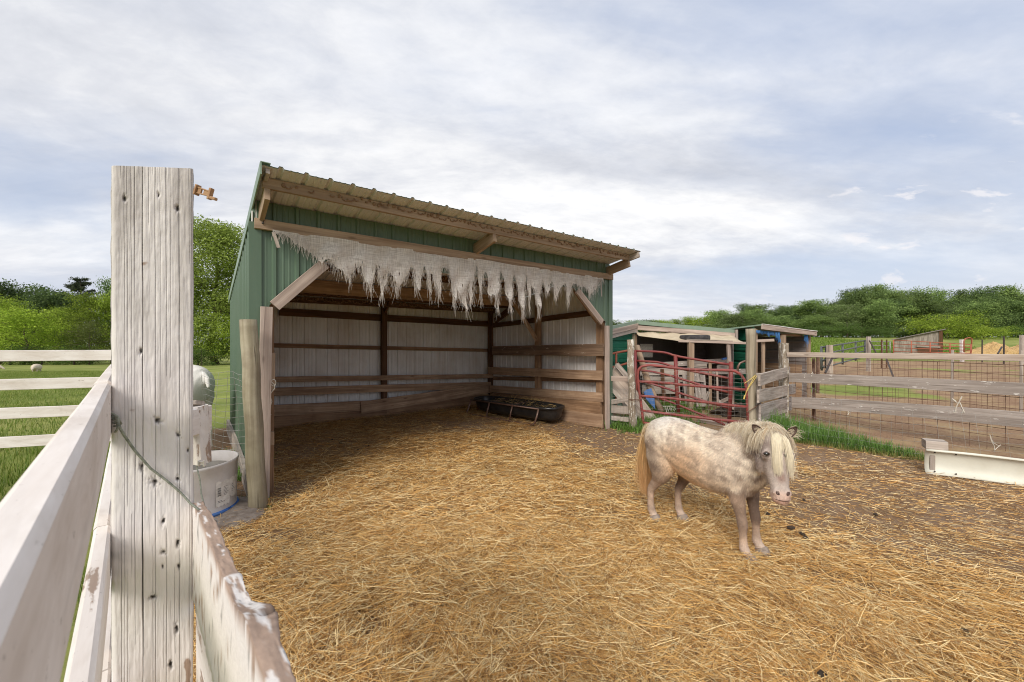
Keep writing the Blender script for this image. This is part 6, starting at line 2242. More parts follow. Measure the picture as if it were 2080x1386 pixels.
def coat(P):
    x, y, z = P[:, 0], P[:, 1], P[:, 2]
    n1, n2, n4 = n3(P, 7, 3), n3(P, 22, 8), n3(P, 60, 5)
    cream = np.array([.83, .73, .60]); peach = np.array([.68, .45, .26]); grey = np.array([.29, .21, .16]); dark = np.array([.13, .09, .07]); white = np.array([.78, .72, .66])
    col = cream[None] * np.ones((len(P), 3))

    def mixin(c, w):
        w = np.clip(w, 0, 1)[:, None]
        return col * (1 - w) + c * w
    col = mixin(white, np.exp(-((x + .30) / .16) ** 2) * sm(.68, .82, z))
    col = mixin(peach, .85 * np.exp(-((x + .06) / .24) ** 2) * sm(.74, .60, z) * (1 if True else 0) + .3 * n1 * sm(.45, .7, z))
    col = mixin(grey, (.95 * np.exp(-((x - .37) / .15) ** 2) * (1 - sm(.70, .82, z)) + .22 * np.exp(-((x - .2) / .2) ** 2)) * (.65 + .8 * n1 + .4 * n2))
    col = mixin(grey, .60 * np.exp(-((x + .36) / .12) ** 2) * np.exp(-((z - .62) / .10) ** 2) * (.7 + 1.0 * n2))
    col = mixin(grey * .85, .95 * np.exp(-((x + .33) / .14) ** 2) * np.exp(-((z - .46) / .085) ** 2) * (.8 + .6 * n1))
    col = mixin(dark, .55 * np.exp(-((x - .44) / .09) ** 2) * np.exp(-((z - .60) / .10) ** 2) * (.7 + n2))
    # ticking
    col = mixin(grey, .38 * sm(.10, .5, n2 + .5 * n1) + .25 * sm(.15, .6, n4))
    # legs
    lg = (z < .46) & (np.abs(y) > .03) & ((x > .2) | (x < -.1)) & ~((z > .34) & (x < .22) & (x > -.18))
    lw = np.where(lg, 1 - sm(.36, .46, z), 0)
    legc = np.array([.50, .365, .27])[None] * (1 + .25 * n2[:, None])
    front = (x > .1)
    darkleg = np.where(front, np.exp(-((z - .31) / .09) ** 2) * .60 + .45 * np.exp(-((z - .215) / .045) ** 2) + .3 * np.exp(-((z - .10) / .02) ** 2), .45 * np.exp(-((z - .30) / .09) ** 2) + .3 * np.exp(-((z - .10) / .02) ** 2))
    left_in = np.where((y > .03), .35 * sm(.10, .3, z), 0)
    pale = (1 - sm(.04, .16, z)) * np.clip(.65 + .5 * n2, 0, 1)
    lc = legc * (1 - np.clip(darkleg + left_in, 0, .9)[:, None]) + np.array([.15, .10, .075]) * np.clip(darkleg + left_in, 0, .9)[:, None]
    lc = lc * (1 - pale[:, None]) + np.array([.55, .44, .36]) * pale[:, None]
    col = col * (1 - lw[:, None]) + lc * lw[:, None]
    # head
    D = P - np.array(HP0)
    t = D @ np.array(HAX) / HL; l = D @ np.array(HLAT); f = D @ np.array(HF)
    hd = sm(.40, .47, x + .25 * -y - .12) * sm(-.10, .0, t) * (f > -.16) * (1 - sm(1.3, 1.5, t))
    hd = np.where((t > -.05) & (t < 1.12) & (np.abs(l) < .11) & (f > -.125) & (f < .12), 1.0, 0.0)
    hc = np.array([.52, .44, .385])[None] * np.ones((len(P), 3))
    w = np.clip(.75 * np.exp(-((t - .20) / .13) ** 2) + .55 * sm(.045, .07, np.abs(l)) * np.exp(-((t - .45) / .2) ** 2) + .4 * n2, 0, 1)[:, None]
    hc = hc * (1 - w) + np.array([.25, .19, .165]) * w
    w = np.clip(1.2 * np.exp(-((t - .66) / .075) ** 2 - (l / .022) ** 2) * (f > 0), 0, .85)[:, None]
    hc = hc * (1 - w) + np.array([.27, .175, .14]) * w
    w = sm(.80, .92, t)[:, None]
    hc = hc * (1 - w) + (np.array([.54, .40, .33])[None] * (1 + .2 * n2[:, None])) * w
    w = np.clip(np.exp(-((t - 1.0) / .03) ** 2) * .5, 0, 1)[:, None]
    hc = hc * (1 - w) + np.array([.40, .20, .14]) * w
    col = col * (1 - hd[:, None]) + hc * hd[:, None]
    return np.clip(col, .02, .9)


def set_cols(me, cols):
    at = me.color_attributes.get("col") or me.color_attributes.new("col", 'FLOAT_COLOR', 'POINT')
    c4 = np.ones((len(cols), 4), dtype=np.float32); c4[:, :3] = cols
    at.data.foreach_set("color", c4.ravel())


set_cols(body_me, coat(co))
body_me.materials.clear()
M['coat'] = colmat('pony_coat', .75, .15, nz=.12, scale=90, bstr=.5)
body_me.materials.append(M['coat'])


def child(me_or_ob, parent):
    o = me_or_ob
    o.parent = parent
    o.location = (0, 0, 0)
    return o


def ribbons(name, paths, widths, cols, mt, sides):
    """paths (n,K,3), widths (n,), cols (n,K,3), sides (n,3)"""
    n, K, _ = paths.shape
    V = np.zeros((n, K, 2, 3)); C = np.zeros((n, K, 2, 3))
    for k in range(K):
        t = k / (K - 1)
        w = (widths * (1 - .75 * t ** 2) * .5)[:, None]
        V[:, k, 0] = paths[:, k] - sides * w
        V[:, k, 1] = paths[:, k] + sides * w
        C[:, k, :] = cols[:, k][:, None, :]
    idx = np.arange(n * K * 2).reshape(n, K, 2)
    F = np.concatenate([np.stack([idx[:, q, 0], idx[:, q, 1], idx[:, q + 1, 1], idx[:, q + 1, 0]], -1) for q in range(K - 1)], 0)
    return np_mesh(name, V.reshape(-1, 3), F, mt, C.reshape(-1, 3))


def comb(roots, dirs, lens, K, grav, off, stiff=.45, wob=.12, guide=None):
    """hang strands over the body without letting them sink into it"""
    out = np.zeros((len(roots), K, 3))
    for i in range(len(roots)):
        p = Vector(roots[i]); v = Vector(dirs[i]).normalized()
        st = lens[i] / (K - 1)
        out[i, 0] = p
        o_ = off * random.uniform(.4, 2.2)
        for k in range(1, K):
            g = Vector((random.gauss(0, wob), random.gauss(0, wob), -1))
            if guide is not None:
                g = g + guide
            v = (v * stiff + g.normalized() * grav * (1 - stiff)).normalized()
            q = p + v * st
            loc, nrm, _, _ = bvh.find_nearest(q)
            if loc is not None:
                d = (q - loc).dot(nrm)
                if d < o_:
                    q = loc + nrm * o_
                    v = (q - p).normalized()
            p = q
            out[i, k] = p
    return out


pony = thing('pony', 'small cream and grey roan pony with shaggy pale mane standing on the straw', 'pony', PO)
pony.rotation_euler = (0, 0, PYAW)
bo = bpy.data.objects.new('body', body_me)
COL.objects.link(bo)
bo.parent = pony

# short coat hair
areas = .5 * np.linalg.norm(np.cross(co[tri[:, 1]] - co[tri[:, 0]], co[tri[:, 2]] - co[tri[:, 0]]), axis=1)
NFUR = 80000
pick = rng.choice(len(tri), NFUR, p=areas / areas.sum())
r1, r2 = rng.uniform(0, 1, NFUR), rng.uniform(0, 1, NFUR)
fl = r1 + r2 > 1
r1[fl], r2[fl] = 1 - r1[fl], 1 - r2[fl]
P0 = co[tri[pick, 0]] + r1[:, None] * (co[tri[pick, 1]] - co[tri[pick, 0]]) + r2[:, None] * (co[tri[pick, 2]] - co[tri[pick, 0]])
NR_ = np.cross(co[tri[pick, 1]] - co[tri[pick, 0]], co[tri[pick, 2]] - co[tri[pick, 0]])
NR_ /= np.linalg.norm(NR_, axis=1)[:, None] + 1e-9
flow = np.array([-.55, 0, -.8])[None] + rng.normal(0, .28, (NFUR, 3))
tanv = flow - NR_ * (flow * NR_).sum(1)[:, None]
tanv /= np.linalg.norm(tanv, axis=1)[:, None] + 1e-9
dr = tanv + NR_ * rng.uniform(.10, .40, NFUR)[:, None]
ln = rng.uniform(.009, .024, NFUR) * np.where(P0[:, 2] < .36, .45, 1) * np.where(P0[:, 0] > .50, .5, 1)
paths = np.stack([P0 - NR_ * .001, P0 + dr * ln[:, None] * .55, P0 + dr * ln[:, None] - np.array([0, 0, .15]) * ln[:, None]], 1)
fc = coat(P0) * rng.uniform(.74, 1.32, (NFUR, 1))
sd_ = np.cross(dr, NR_); sd_ /= np.linalg.norm(sd_, axis=1)[:, None] + 1e-9
fur = ribbons('coat_hair', paths, np.full(NFUR, .0022), np.repeat(np.clip(fc * 1.04, 0, .92)[:, None], 3, 1), M['hair'], sd_)
child(fur, pony)
fur['kind'] = 'stuff'

# mane
crest = [Vector((.19, 0, .79)), Vector((.28, -.003, .835)), Vector((.37, -.025, .872)), Vector((.44, -.055, .893)), Vector((.50, -.095, .905)), Vector((.54, -.125, .905))]


def along(pts, u):
    q = u * (len(pts) - 1)
    i = min(int(q), len(pts) - 2)
    return pts[i].lerp(pts[i + 1], q - i)


roots, dirs, lens, cols = [], [], [], []
random.seed(5)
for i in range(8000):
    u = random.random() ** .72
    c = along(crest, u)
    s = random.choice((-1, 1, -1))
    j = Vector((random.gauss(0, .008), random.gauss(0, .012), 0))
    loc, nrm, _, _ = bvh.find_nearest(c + j)
    roots.append(loc - nrm * .004)
    dirs.append(Vector((random.gauss(.25, .3), s * (.30 + random.random() * .7), .95 - .35 * random.random())))
    L = (.05 + .22 * u ** 1.3) * random.uniform(.6, 1.1)
    if u > .72:
        s = 1 if random.random() < .5 else -1
        dirs[-1] = HLAT * s * random.uniform(.5, 1.1) + UP * random.uniform(.25, .7) - HF * random.uniform(.2, .6)
        L = random.uniform(.09, .22)
    if random.random() < .10:
        L *= 1.25
    lens.append(L)
    k = random.uniform(.82, 1.12)
    cols.append(Vector((.86, .76, .60)) * k if random.random() < .8 else Vector((.68, .52, .34)) * k)
K = 8
mp = comb(roots, dirs, lens, K, 1.0, .009, .60, .20)
cols = np.clip(np.array(cols), 0, .9)
cc = np.repeat(cols[:, None], K, 1) * np.linspace(1.0, .86, K)[None, :, None]
sides = rng.normal(0, 1, (len(roots), 3)); sides[:, 2] *= .2
sides /= np.linalg.norm(sides, axis=1)[:, None]
mo = ribbons('mane', mp, rng.uniform(.0012, .0028, len(roots)), cc, M['hair'], sides)
child(mo, pony)
mo['kind'] = 'stuff'
# forelock: over the brow and down the face in two locks
roots, dirs, lens, cols = [], [], [], []
for i in range(2400):
    lock = random.random()
    if lock < .52:
        l0, tl, L0 = .010, random.gauss(.016, .005), .225
    elif lock < .78:
        l0, tl, L0 = -.030, random.gauss(-.066, .004), .235
    else:
        l0, tl, L0 = .0, random.uniform(-.06, .06), .105
    c = HD(random.uniform(-.04, .05), l0 + random.gauss(0, .008), .05)
    loc, nrm, _, _ = bvh.find_nearest(c)
    roots.append(loc - nrm * .004)
    dirs.append(HF * .9 + Vector((0, 0, .45)) + HLAT * (tl * 9 + random.gauss(0, .07)))
    lens.append(L0 * random.uniform(.55, 1.12))
    k = random.uniform(.85, 1.12)
    cols.append(Vector((.82, .73, .55)) * k)
mp = comb(roots, dirs, lens, 9, 1.0, .008, .50, .09, guide=HAX * .8)
cols = np.clip(np.array(cols), 0, .9)
cc = np.repeat(cols[:, None], 9, 1) * np.linspace(1.0, .92, 9)[None, :, None]
sides = np.array(HLAT)[None] + rng.normal(0, .35, (len(roots), 3))
sides /= np.linalg.norm(sides, axis=1)[:, None]
fo = ribbons('forelock', mp, rng.uniform(.0011, .0024, len(roots)), cc, M['hair'], sides)
child(fo, pony)
fo['kind'] = 'stuff'
# tail
n = 4200
K = 12
ph = rng.uniform(0, 1, n)
mp = np.zeros((n, K, 3))
ox, oy = rng.normal(0, .012, n), rng.normal(0, .018, n)
spx, spy = rng.normal(0, .030, n), rng.normal(0, .042, n)
r0 = rng.uniform(0, .12, n)
Lt = rng.uniform(.38, .60, n)
for k in range(K):
    t = k / (K - 1)
    d = Lt * t
    x_ = -.455 - .075 * (1 - np.exp(-d / .10)) + ox + spx * t ** .8 * (1 - .25 * t) + .05 * t * t * 1.0
    y_ = oy + spy * t ** .8 - .015 * t + .01 * np.sin(6 * t + ph * 6)
    z_ = .750 - r0 * .55 - d * .95 + .02 * np.sin(np.clip(d / .12, 0, 1) * 3.1)
    mp[:, k] = np.stack([x_, y_, np.maximum(z_, .03)], -1)
tt = np.linspace(0, 1, K)[None, :, None]
c_top, c_mid, c_end = np.array([.78, .68, .50]), np.array([.66, .43, .19]), np.array([.62, .37, .17])
cc = np.where(tt < .35, c_top * (1 - tt / .35) + c_mid * tt / .35, c_mid * (1 - (tt - .35) / .65) + c_end * (tt - .35) / .65) * rng.uniform(.75, 1.2, (n, 1, 1))
sides = rng.normal(0, 1, (n, 3)); sides[:, 2] *= .1
sides /= np.linalg.norm(sides, axis=1)[:, None]
to = ribbons('tail', mp, rng.uniform(.0012, .0030, n), np.clip(cc, 0, .9), M['hair'], sides)
child(to, pony)
to['kind'] = 'stuff'

M['eye'] = plain('dark_eye', (.012, .009, .008), (.02, .015, .012), 20, .06, 0, .8, 0)
M['pink_skin'] = plain('pale_eyelid_skin', (.60, .48, .42), (.42, .30, .26), 60, .6)
M['eyelid'] = plain('greyish_eyelid', (.30, .23, .20), (.20, .15, .13), 60, .6)
M['nostril'] = plain('dark_nostril', (.07, .04, .035), (.11, .07, .055), 60, .8)
M['ear_dark'] = plain('dark_ear_hair', (.085, .055, .042), (.15, .10, .08), 50, .9, bstr=.6)
M['hoof'] = plain('dusty_hoof', (.33, .27, .22), (.20, .155, .125), 40, .7)


def hit(o, d):
    loc, nrm, _, _ = bvh.ray_cast(o, d)
    return (loc, nrm) if loc is not None else (o, -d)


for s in (-1, 1):
    loc, nrm = hit(HD(.335, s * .20, .052), -HLAT * s)
    nn = (nrm + HF * .25).normalized()
    m_ = MB(); m_.blob((0, 0, 0), (.0165, .0165, .0165), 0, 0, 18, 12)
    e = m_.build('eye', M['eye'], None, True)
    e.parent = pony; e.location = loc - nn * .006
    m_ = MB()
    a1_ = nn.cross(HAX).normalized(); a2_ = nn.cross(a1_).normalized()
    ringp = [loc - nn * .002 + a1_ * math.cos(q) * .0185 + a2_ * math.sin(q) * .0120 + nn * .006 * (1 - math.cos(q) ** 2) for q in np.linspace(0, 6.2832, 22)]
    m_.tube(ringp, .0024, 8)
    m_.build('eyelid', M['eyelid'], None, True).parent = pony
    # nostril
    loc, nrm = hit(HD(.885, s * .026, .20), -HF)
    m_ = MB()
    a1_ = (HAX * .85 + HLAT * s * -.5).normalized()
    a2_ = nrm.cross(a1_).normalized()
    V, F = [loc + nrm * .0022], []
    for q_ in range(3):
        for j_ in range(16):
            an = 6.2832 * j_ / 16
            r_ = (.4, .8, 1.0)[q_]
            V.append(loc + nrm * (.0021, .0012, -.001)[q_] + a1_ * math.cos(an) * .0135 * r_ + a2_ * math.sin(an) * .0095 * r_)
    F = [[0, 1 + i, 1 + (i + 1) % 16] for i in range(16)] + [[1 + q_ * 16 + i, 17 + q_ * 16 + i, 17 + q_ * 16 + (i + 1) % 16, 1 + q_ * 16 + (i + 1) % 16] for q_ in range(2) for i in range(16)]
    m_.add(V, F)
    m_.build('nostril', M['nostril'], None, True).parent = pony
    # ear: a cupped leaf with a dark inside
    base, _ = hit(HD(.02, s * .25, .0), -HLAT * s)
    base = HD(.015, s * .070, .005)
    eu = (HLAT * s * .62 - HAX * .78 + HF * .12).normalized()
    ef = (HF * .9 + HLAT * s * .35).normalized(); ef = (ef - eu * ef.dot(eu)).normalized()
    es = eu.cross(ef)
    V, F = [], []
    nu_, nv2 = 12, 10
    for i in range(nu_ + 1):
        u = i / nu_
        wd_ = .024 * math.sin(min(1, (u * .93 + .07)) * math.pi) ** .6 + .001
        for j in range(nv2 + 1):
            v = j / nv2 * 2 - 1
            an = v * 1.35
            V.append(base + eu * (u * .085 - .012) + es * math.sin(an) * wd_ - ef * (math.cos(an) * wd_ * .8 - .010 * u))
    for i in range(nu_):
        for j in range(nv2):
            F.append([i * (nv2 + 1) + j, (i + 1) * (nv2 + 1) + j, (i + 1) * (nv2 + 1) + j + 1, i * (nv2 + 1) + j + 1])
    m_ = MB(); m_.add(V, F)
    e = m_.build('ear', M['ear_dark'], None, True)
    e.parent = pony
    so = e.modifiers.new('thickness', 'SOLIDIFY'); so.thickness = .005
    # pale hair tufts round the ear
    nt_ = 110
    rt = np.array([base + eu * random.uniform(-.01, .065) + es * random.choice((-1, 1)) * random.uniform(.010, .024) - ef * .004 for _ in range(nt_)])
    dd = np.array([(eu * random.uniform(.1, .9) + es * random.gauss(0, .5) + HLAT * s * .5 - UP * random.uniform(0, .5)) for _ in range(nt_)])
    ll_ = rng.uniform(.02, .055, nt_)[:, None]
    pth = np.stack([rt, rt + dd * ll_ * .6, rt + dd * ll_ - np.array([0, 0, .25]) * ll_], 1)
    sdv = rng.normal(0, 1, (nt_, 3)); sdv /= np.linalg.norm(sdv, axis=1)[:, None]
    t_o = ribbons('ear_tuft', pth, np.full(nt_, .0022), np.repeat((np.array([[.74, .64, .48]]) * rng.uniform(.7, 1.1, (nt_, 1)))[:, None], 3, 1), M['hair'], sdv)
    t_o.parent = e
    t_o.location = (0, 0, 0)
    t_o['kind'] = 'stuff'
# mouth line
pts = []
for l in np.linspace(-.034, .034, 13):
    loc, nrm = hit(HD(.975, l, .2), -HF)
    pts.append(loc + nrm * .0004 + HAX * (.006 - 6 * l * l))
m_ = MB(); m_.tube(pts, .0018, 6)
m_.build('mouth', M['nostril'], None, True).parent = pony
# hooves
for (x, y) in ((.366, -.092), (.354, .092), (-.362, -.095), (-.247, .095)):
    m_ = MB()
    loft(m_, [((x + .012, y, -.004), .043, .050), ((x + .008, y, .015), .041, .047), ((x, y, .040), .035, .040), ((x - .002, y, .046), .025, .03)], (0, 1, 0), 18)
    m_.build('hoof', M['hoof'], None, True).parent = pony

# ------------------------------------------------------------------ the white pony behind the wire fence
wp_ = thing('pony', 'white grey pony beyond the wire fence, its rump showing beside the big white post', 'pony', Vector((-4.46, 5.2, -.02)))
WSC = 1.40
for o in [c for c in bpy.data.objects if c.parent == pony and not c.name.startswith(('tail', 'coat_hair'))]:
    c = o.copy(); COL.objects.link(c); c.parent = wp_
    if o.name.startswith(('body', 'coat_hair', 'mane', 'tail', 'forelock')):
        c.data = o.data.copy()
        n_ = len(c.data.vertices)
        P = np.zeros(n_ * 3, dtype=np.float32); c.data.vertices.foreach_get('co', P); P = P.reshape(-1, 3)
        g_ = np.array([.80, .765, .73])[None] * (1 + .03 * n3(P, 12, 4)[:, None] - .12 * np.exp(-((P[:, 2:3] - .45) / .15) ** 2))
        set_cols(c.data, g_)
    for g in [q for q in bpy.data.objects if q.parent == o]:
        g2 = g.copy(); COL.objects.link(g2); g2.parent = c
wp_.scale = (WSC, WSC, WSC)
wp_.rotation_euler = (0, 0, math.radians(165))

# ------------------------------------------------------------------ trees


def make_tree(seed, H, Wd, trunk_h, nl, leaf, col, col2, shape='round', barkm='bark', dens=1.0, limbs=9):
    """returns trunk mesh and crown mesh data; base at the origin"""
    rs = np.random.default_rng(seed)
    random.seed(seed)
    tr = MB()
    tr_r = max(.10, H * .016)
    lean = Vector((random.uniform(-.04, .04), random.uniform(-.04, .04), 1))
    pts = [lean * (H * .86 * k / 7) + Vector((random.gauss(0, .012) * H * (k > 0), random.gauss(0, .012) * H * (k > 0), -.2 * (k == 0))) for k in range(8)]
    tr.tube(pts, [tr_r * (1.25 - 1.1 * k / 7) for k in range(8)], 9, wob=tr_r * .06)
    lobes = []
    for i in range(limbs):
        u = .28 + .65 * i / limbs
        st = along(pts, u)
        an = i * 2.399 + random.uniform(-.4, .4)
        if shape == 'round':
            rad = Wd / 2 * math.sin(math.pi * min(1, max(.12, (u - .12) * 1.15))) ** .7 * random.uniform(.55, .95)
            top = H * (u + .10)
        elif shape == 'tall':
            rad = Wd / 2 * random.uniform(.4, .9) * (1 - .5 * abs(u - .55))
            top = H * (u + .08)
        else:
            rad = Wd / 2 * random.uniform(.5, 1.0)
            top = H * (u * .75 + .12)
        e = Vector((math.cos(an) * rad, math.sin(an) * rad, min(H * .93, top)))
        mid = st.lerp(e, .5) + UP * H * .02
        tr.tube([st, mid, e], [tr_r * .5 * (1.1 - u), tr_r * .3 * (1.1 - u), .02], 6)
        lobes.append((e, Wd * random.uniform(.13, .24)))
        for q in range(2):
            e2 = mid.lerp(e, random.uniform(.3, .9)) + Vector((random.gauss(0, Wd * .13), random.gauss(0, Wd * .13), random.gauss(0, H * .06)))
            tr.tube([mid, e2], [tr_r * .15, .012], 5)
            lobes.append((e2, Wd * random.uniform(.11, .20)))
    for k in range(6):
        lobes.append((Vector((random.gauss(0, Wd * .10), random.gauss(0, Wd * .10), H * (.55 + .38 * k / 6))), Wd * random.uniform(.13, .2)))
    if shape == 'bush' or trunk_h < .2:
        for k in range(8):
            a_ = random.uniform(0, 6.28)
            lobes.append((Vector((math.cos(a_) * Wd * .36, math.sin(a_) * Wd * .36, H * random.uniform(.08, .35))), Wd * random.uniform(.14, .2)))
    # leaf sprays: clumps on the skins of the lobes
    C, Nn = [], []
    cl = []
    ncl = nl // 14
    wts = np.array([l[1] ** 2 for l in lobes]); wts /= wts.sum()
    li = rs.choice(len(lobes), ncl, p=wts)
    d = rs.normal(0, 1, (ncl, 3)); d /= np.linalg.norm(d, axis=1)[:, None]
    ctr = np.array([lobes[i][0] for i in li]); rad = np.array([lobes[i][1] for i in li])
    bumpy = 1 + .25 * rs.normal(0, 1, ncl)
    cpos = ctr + d * (rad * bumpy * rs.uniform(.55, 1.08, ncl))[:, None] * np.array([1, 1, .85])
    cpos[:, 2] = np.clip(cpos[:, 2], H * trunk_h * .6 if trunk_h > .1 else .05, H * 1.01)
    cshade = rs.uniform(0, 1, ncl)
    per = 14
    P = np.repeat(cpos, per, 0) + rs.normal(0, 1, (ncl * per, 3)) * leaf * np.array([1.7, 1.7, .9])
    sh = np.repeat(cshade ** 1.4, per)
    nn = np.repeat(d, per, 0) * .7 + rs.normal(0, .6, (ncl * per, 3)) + np.array([0, 0, .45])
    nn /= np.linalg.norm(nn, axis=1)[:, None]
    t1 = np.cross(nn, rs.normal(0, 1, nn.shape)); t1 /= np.linalg.norm(t1, axis=1)[:, None] + 1e-9
    t2 = np.cross(nn, t1)
    L = leaf * rs.uniform(.55, 1.3, len(P))[:, None]
    V = np.stack([P - t1 * L * .5, P + t2 * L * .28, P + t1 * L * .5, P - t2 * L * .28], 1).reshape(-1, 3)
    F = np.arange(len(V)).reshape(-1, 4)
    cA, cB = np.array(col), np.array(col2)
    c = cA * (1 - sh[:, None]) + cB * sh[:, None]
    c = c * rs.uniform(.8, 1.2, (len(P), 1))
    return tr, V, F, np.repeat(c, 4, 0), barkm


def tree_proto(name, label, args, loc, group=None):
    tr, V, F, c, barkm = make_tree(*args[0], **args[1])
    root = thing(name, label, 'tree', loc, group)
    t = tr.build('trunk', M[barkm], None, True)
    t.parent = root; t.location = (0, 0, 0)
    cr = np_mesh('crown', V, F, M['leaf'], c)
    cr.parent = root; cr.location = (0, 0, 0)
    root['h'] = args[0][1]
    root['w'] = args[0][2]
    return root


G1, G2 = (.090, .140, .040), (.270, .370, .110)
DK1, DK2 = (.068, .112, .038), (.190, .270, .085)
YG1, YG2 = (.15, .22, .022), (.34, .42, .06)
OL1, OL2 = (.12, .155, .035), (.23, .27, .075)
protos = {}


def proto(key):
    if key in protos:
        return None
    spec = {
        'oak': ((101, 11, 8.5, .15, 10000, .36, G1, G2), dict(shape='round')),
        'ash': ((102, 12, 6.5, .2, 8000, .34, G1, (.29, .39, .11)), dict(shape='tall', barkm='pale_bark', limbs=8)),
        'dark': ((103, 12, 8.0, .12, 10000, .36, DK1, DK2), dict(shape='round', limbs=11)),
        'thin': ((104, 12, 6.0, .25, 4200, .34, (.11, .16, .05), (.26, .33, .12)), dict(shape='tall', barkm='pale_bark', limbs=10)),
        'yel': ((105, 6, 8.5, .0, 13000, .20, YG1, YG2), dict(shape='bush', limbs=10)),
        'lime': ((106, 8, 7.0, .05, 12000, .20, (.15, .225, .022), (.38, .48, .065)), dict(shape='round', limbs=11)),
        'olive': ((107, 7, 6.5, .0, 10000, .16, OL1, OL2), dict(shape='bush', limbs=10)),
        'shrub': ((108, 3.2, 4.5, .0, 5000, .16, G1, (.12, .20, .035)), dict(shape='bush', limbs=7)),
        'tall': ((109, 19, 10, .06, 40000, .27, (.13, .175, .028), (.30, .37, .085)), dict(shape='tall', limbs=18)),
    }[key]
    return spec


def place(key, name, label, px, ytop, Y, wpx=None, rot=0.0, group=None):
    x = (px - 1040) / FPX * Y
    z = float(zg(x, Y)) - .1
    Ht = (EYE + (693 - ytop) * Y / FPX) - z
    spec = proto(key)
    if key not in protos:
        root = tree_proto(name, label, spec, (0, 0, 0), group)
        protos[key] = root
        o = root
    else:
        o = copy_tree(protos[key])
        tag(o, label, 'tree', group)
        if not group and 'group' in o:
            del o['group']
        o.name = name
    o.location = (x, Y, z)
    s = Ht / protos[key]['h']
    w = s if wpx is None else wpx * Y / FPX / protos[key]['w']
    o.scale = (w, w, s)
    o.rotation_euler = (0, 0, rot)
    return o


# left side, behind the pasture
LT = [('dark', 8, 577, 60, 95), ('dark', 52, 583, 62, 85), ('dark', 98, 592, 60, 90), ('dark', 136, 596, 62, 80), ('lime', -30, 600, 50, 110), ('lime', 48, 632, 46, 125), ('lime', 0, 612, 49, 100), ('lime', 118, 628, 52, 75), ('lime', 186, 600, 51, 95), ('olive', 182, 640, 46, 90), ('lime', 226, 602, 52, 80), ('oak', 285, 560, 56, 100), ('oak', 350, 540, 58, 100), ('lime', 330, 640, 48, 90), ('dark', 225, 572, 66, 50), ('lime', 402, 655, 44, 80), ('lime', 470, 640, 45, 90), ('oak', 470, 590, 55, 90), ('shrub', 150, 700, 45, 70), ('shrub', 20, 700, 44, 80), ('shrub', 85, 703, 46, 60), ('shrub', 410, 702, 42, 60), ('dark', -90, 580, 60, 120), ('lime', -110, 620, 48, 120), ('oak', -190, 590, 58, 120), ('lime', -250, 610, 52, 130), ('oak', -330, 590, 58, 130), ('dark', -410, 585, 60, 140), ('lime', -490, 610, 52, 140)]
kinds = {'dark': 'dark_green_tree', 'lime': 'bright_green_tree', 'olive': 'olive_bush', 'oak': 'broadleaf_tree', 'shrub': 'shrub', 'ash': 'ash_tree', 'thin': 'thin_tree', 'yel': 'yellow_green_bush', 'tall': 'tall_tree'}
labs = {'dark': 'dark green broadleaf tree in the row behind the left pasture', 'lime': 'bright yellow green leafy tree in the row behind the left pasture', 'oak': 'mid green broad tree behind the left pasture', 'shrub': 'low green shrub at the foot of the trees behind the left pasture'}
place('tall', 'tall_tree', 'tall light green tree rising between the big white post and the green shelter', 440, 452, 47, 185, .6)
for i, (k, px, yt, Y, w) in enumerate(LT):
    if k == 'olive':
        place(k, 'olive_bush', 'dull olive bush in front of the bright trees left of the big white post', px, yt, Y, w, i * 1.3)
    else:
        place(k, kinds[k], labs[k], px, yt, Y, w, i * 1.3, 'trees behind the left pasture')

# conifer with open level branches above the left trees
def conifer():
    Y = 64
    x = (163 - 1040) / FPX * Y
    z = float(zg(x, Y)) - .1
    zt = EYE + (693 - 566) * Y / FPX
    root = thing('pine_tree', 'dark open branched pine rising above the trees on the left', 'tree', (x, Y, z))
    H = zt - z
    m = MB()
    m.tube([(0, 0, 0), (0.1, 0, H * .5), (0, 0, H * .98)], [.28, .2, .04], 8)
    P, D = [], []
    random.seed(3)
    for i in range(60):
        u = random.uniform(.45, .98)
        an = random.uniform(0, 6.28)
        L = (1.02 - u) * H * .62 * random.uniform(.7, 1.1) + .4
        L = min(L, 4.6)
        e = Vector((math.cos(an) * L, math.sin(an) * L, H * u + L * .28))
        b = Vector((0, 0, H * u))
        m.tube([b, b.lerp(e, .5) - UP * .1, e], [.06, .035, .012], 5)
        for q in range(26):
            t = random.uniform(.25, 1.02)
            c = b.lerp(e, t) + Vector((random.gauss(0, .18), random.gauss(0, .18), random.gauss(0, .10) + .05))
            for r in range(7):
                P.append(c + Vector((random.gauss(0, .10), random.gauss(0, .10), random.gauss(0, .06))))
    t = m.build('trunk', M['bark'], None, True); t.parent = root; t.location = (0, 0, 0)
    P = np.array(P)
    n = len(P)
    nn = rng.normal(0, 1, (n, 3)) + np.array([0, 0, .6]); nn /= np.linalg.norm(nn, axis=1)[:, None]
    t1 = np.cross(nn, rng.normal(0, 1, (n, 3))); t1 /= np.linalg.norm(t1, axis=1)[:, None]
    t2 = np.cross(nn, t1)
    L = rng.uniform(.12, .26, n)[:, None]
    V = np.stack([P - t1 * L, P + t2 * L * .22, P + t1 * L, P - t2 * L * .22], 1).reshape(-1, 3)
    c = np.array([.050, .065, .035]) * rng.uniform(.6, 1.5, (n, 1)) + np.array([.03, .02, .01]) * (rng.uniform(0, 1, (n, 1)) < .3)
    cr = np_mesh('crown', V, np.arange(len(V)).reshape(-1, 4), M['leaf'], np.repeat(c, 4, 0))
    cr.parent = root; cr.location = (0, 0, 0)


conifer()

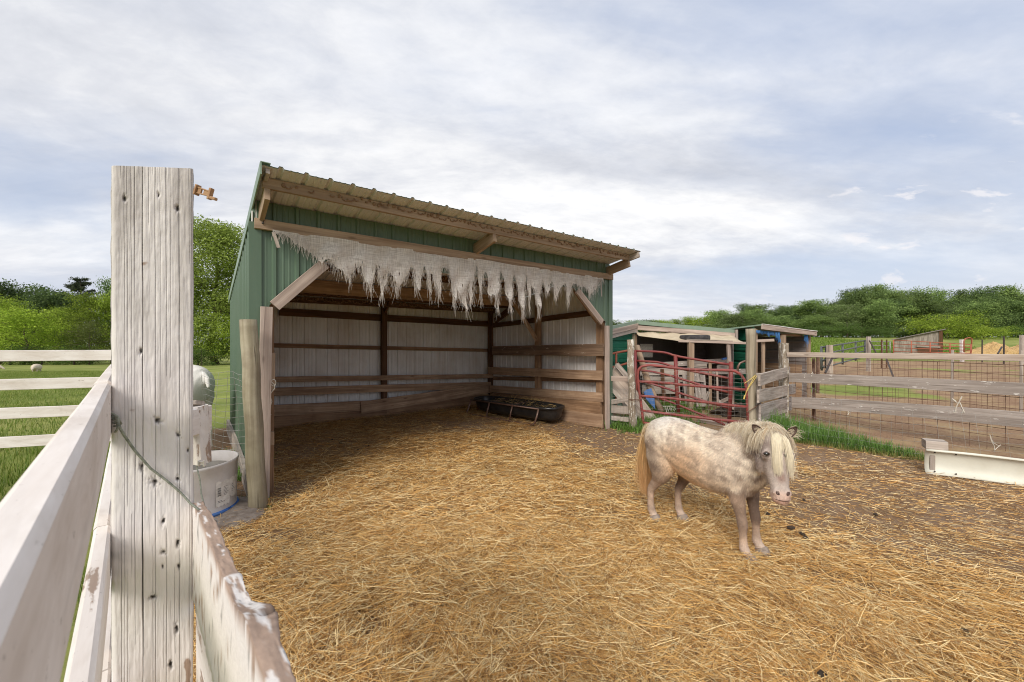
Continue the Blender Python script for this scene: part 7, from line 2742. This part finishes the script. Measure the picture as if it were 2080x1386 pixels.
# the wood on the right
tops = [(1240, 655), (1300, 650), (1340, 646), (1400, 646), (1440, 645), (1462, 632), (1480, 624), (1540, 622), (1600, 620), (1650, 612), (1700, 609), (1722, 589), (1760, 586), (1800, 582), (1860, 580), (1905, 590), (1950, 592), (1990, 583), (2040, 578), (2080, 573), (2400, 560)]
tx_, ty_ = [p[0] for p in tops], [p[1] for p in tops]
random.seed(21)
kk = ['oak', 'ash', 'thin', 'dark', 'thin', 'oak', 'ash']
glab = {'oak': 'rounded mid green tree in the wood beyond the meadow', 'ash': 'narrow light green pale-stemmed tree in the wood beyond the meadow', 'dark': 'dark green rounded tree in the wood beyond the meadow', 'thin': 'thin open-crowned pale-stemmed tree at the edge of the wood'}
i = 0
for row, (Y0, y_off, st) in enumerate(((104, 0, 30), (96, 6, 27), (89, 24, 31))):
    px = 1462 - row * 8
    while px < 2330:
        yt = float(np.interp(px, tx_, ty_)) + y_off + random.uniform(-4, 20)
        k = kk[(i * 5 + row) % 7]
        place(k, kinds[k], glab[k], px + random.uniform(-6, 6), yt, Y0 + random.uniform(-3, 3), random.uniform(44, 72) if k != 'thin' else 44, i * 2.1, 'trees of the wood beyond the meadow')
        px += st * random.uniform(.8, 1.25)
        i += 1
px = 1470
while px < 2330:
    place('shrub', 'shrub', 'low green shrub along the edge of the wood beyond the meadow', px, 660 + random.uniform(-4, 12), 85 + random.uniform(-2, 2), random.uniform(40, 65), i * 1.7, 'shrubs along the wood edge')
    px += random.uniform(20, 34)
    i += 1
place('yel', 'yellow_green_bush', 'broad bright yellow green tree in front of the dark wood', 1925, 634, 78, 118, .4)
place('yel', 'yellow_green_bush', 'smaller pale yellow green bush right of the broad yellow green tree', 1998, 662, 79, 80, 2.4)
# distant trees seen above the goat sheds
px = 1205
while px < 1475:
    yt = float(np.interp(px, tx_, ty_)) + random.uniform(-3, 5)
    k = 'lime' if 1330 < px < 1460 else 'oak'
    lb_ = {'lime': 'distant bright green tree showing above the goat sheds', 'oak': 'distant mid green tree showing above the first goat shed'}[k]
    place(k, kinds[k], lb_, px, yt, 135 + random.uniform(-5, 5), random.uniform(42, 60), i * 1.1, 'distant trees above the goat sheds')
    px += random.uniform(16, 26)
    i += 1
for q in protos.values():
    pass
for o in bpy.data.objects:
    if 'h' in o:
        del o['h']
    if 'w' in o:
        del o['w']
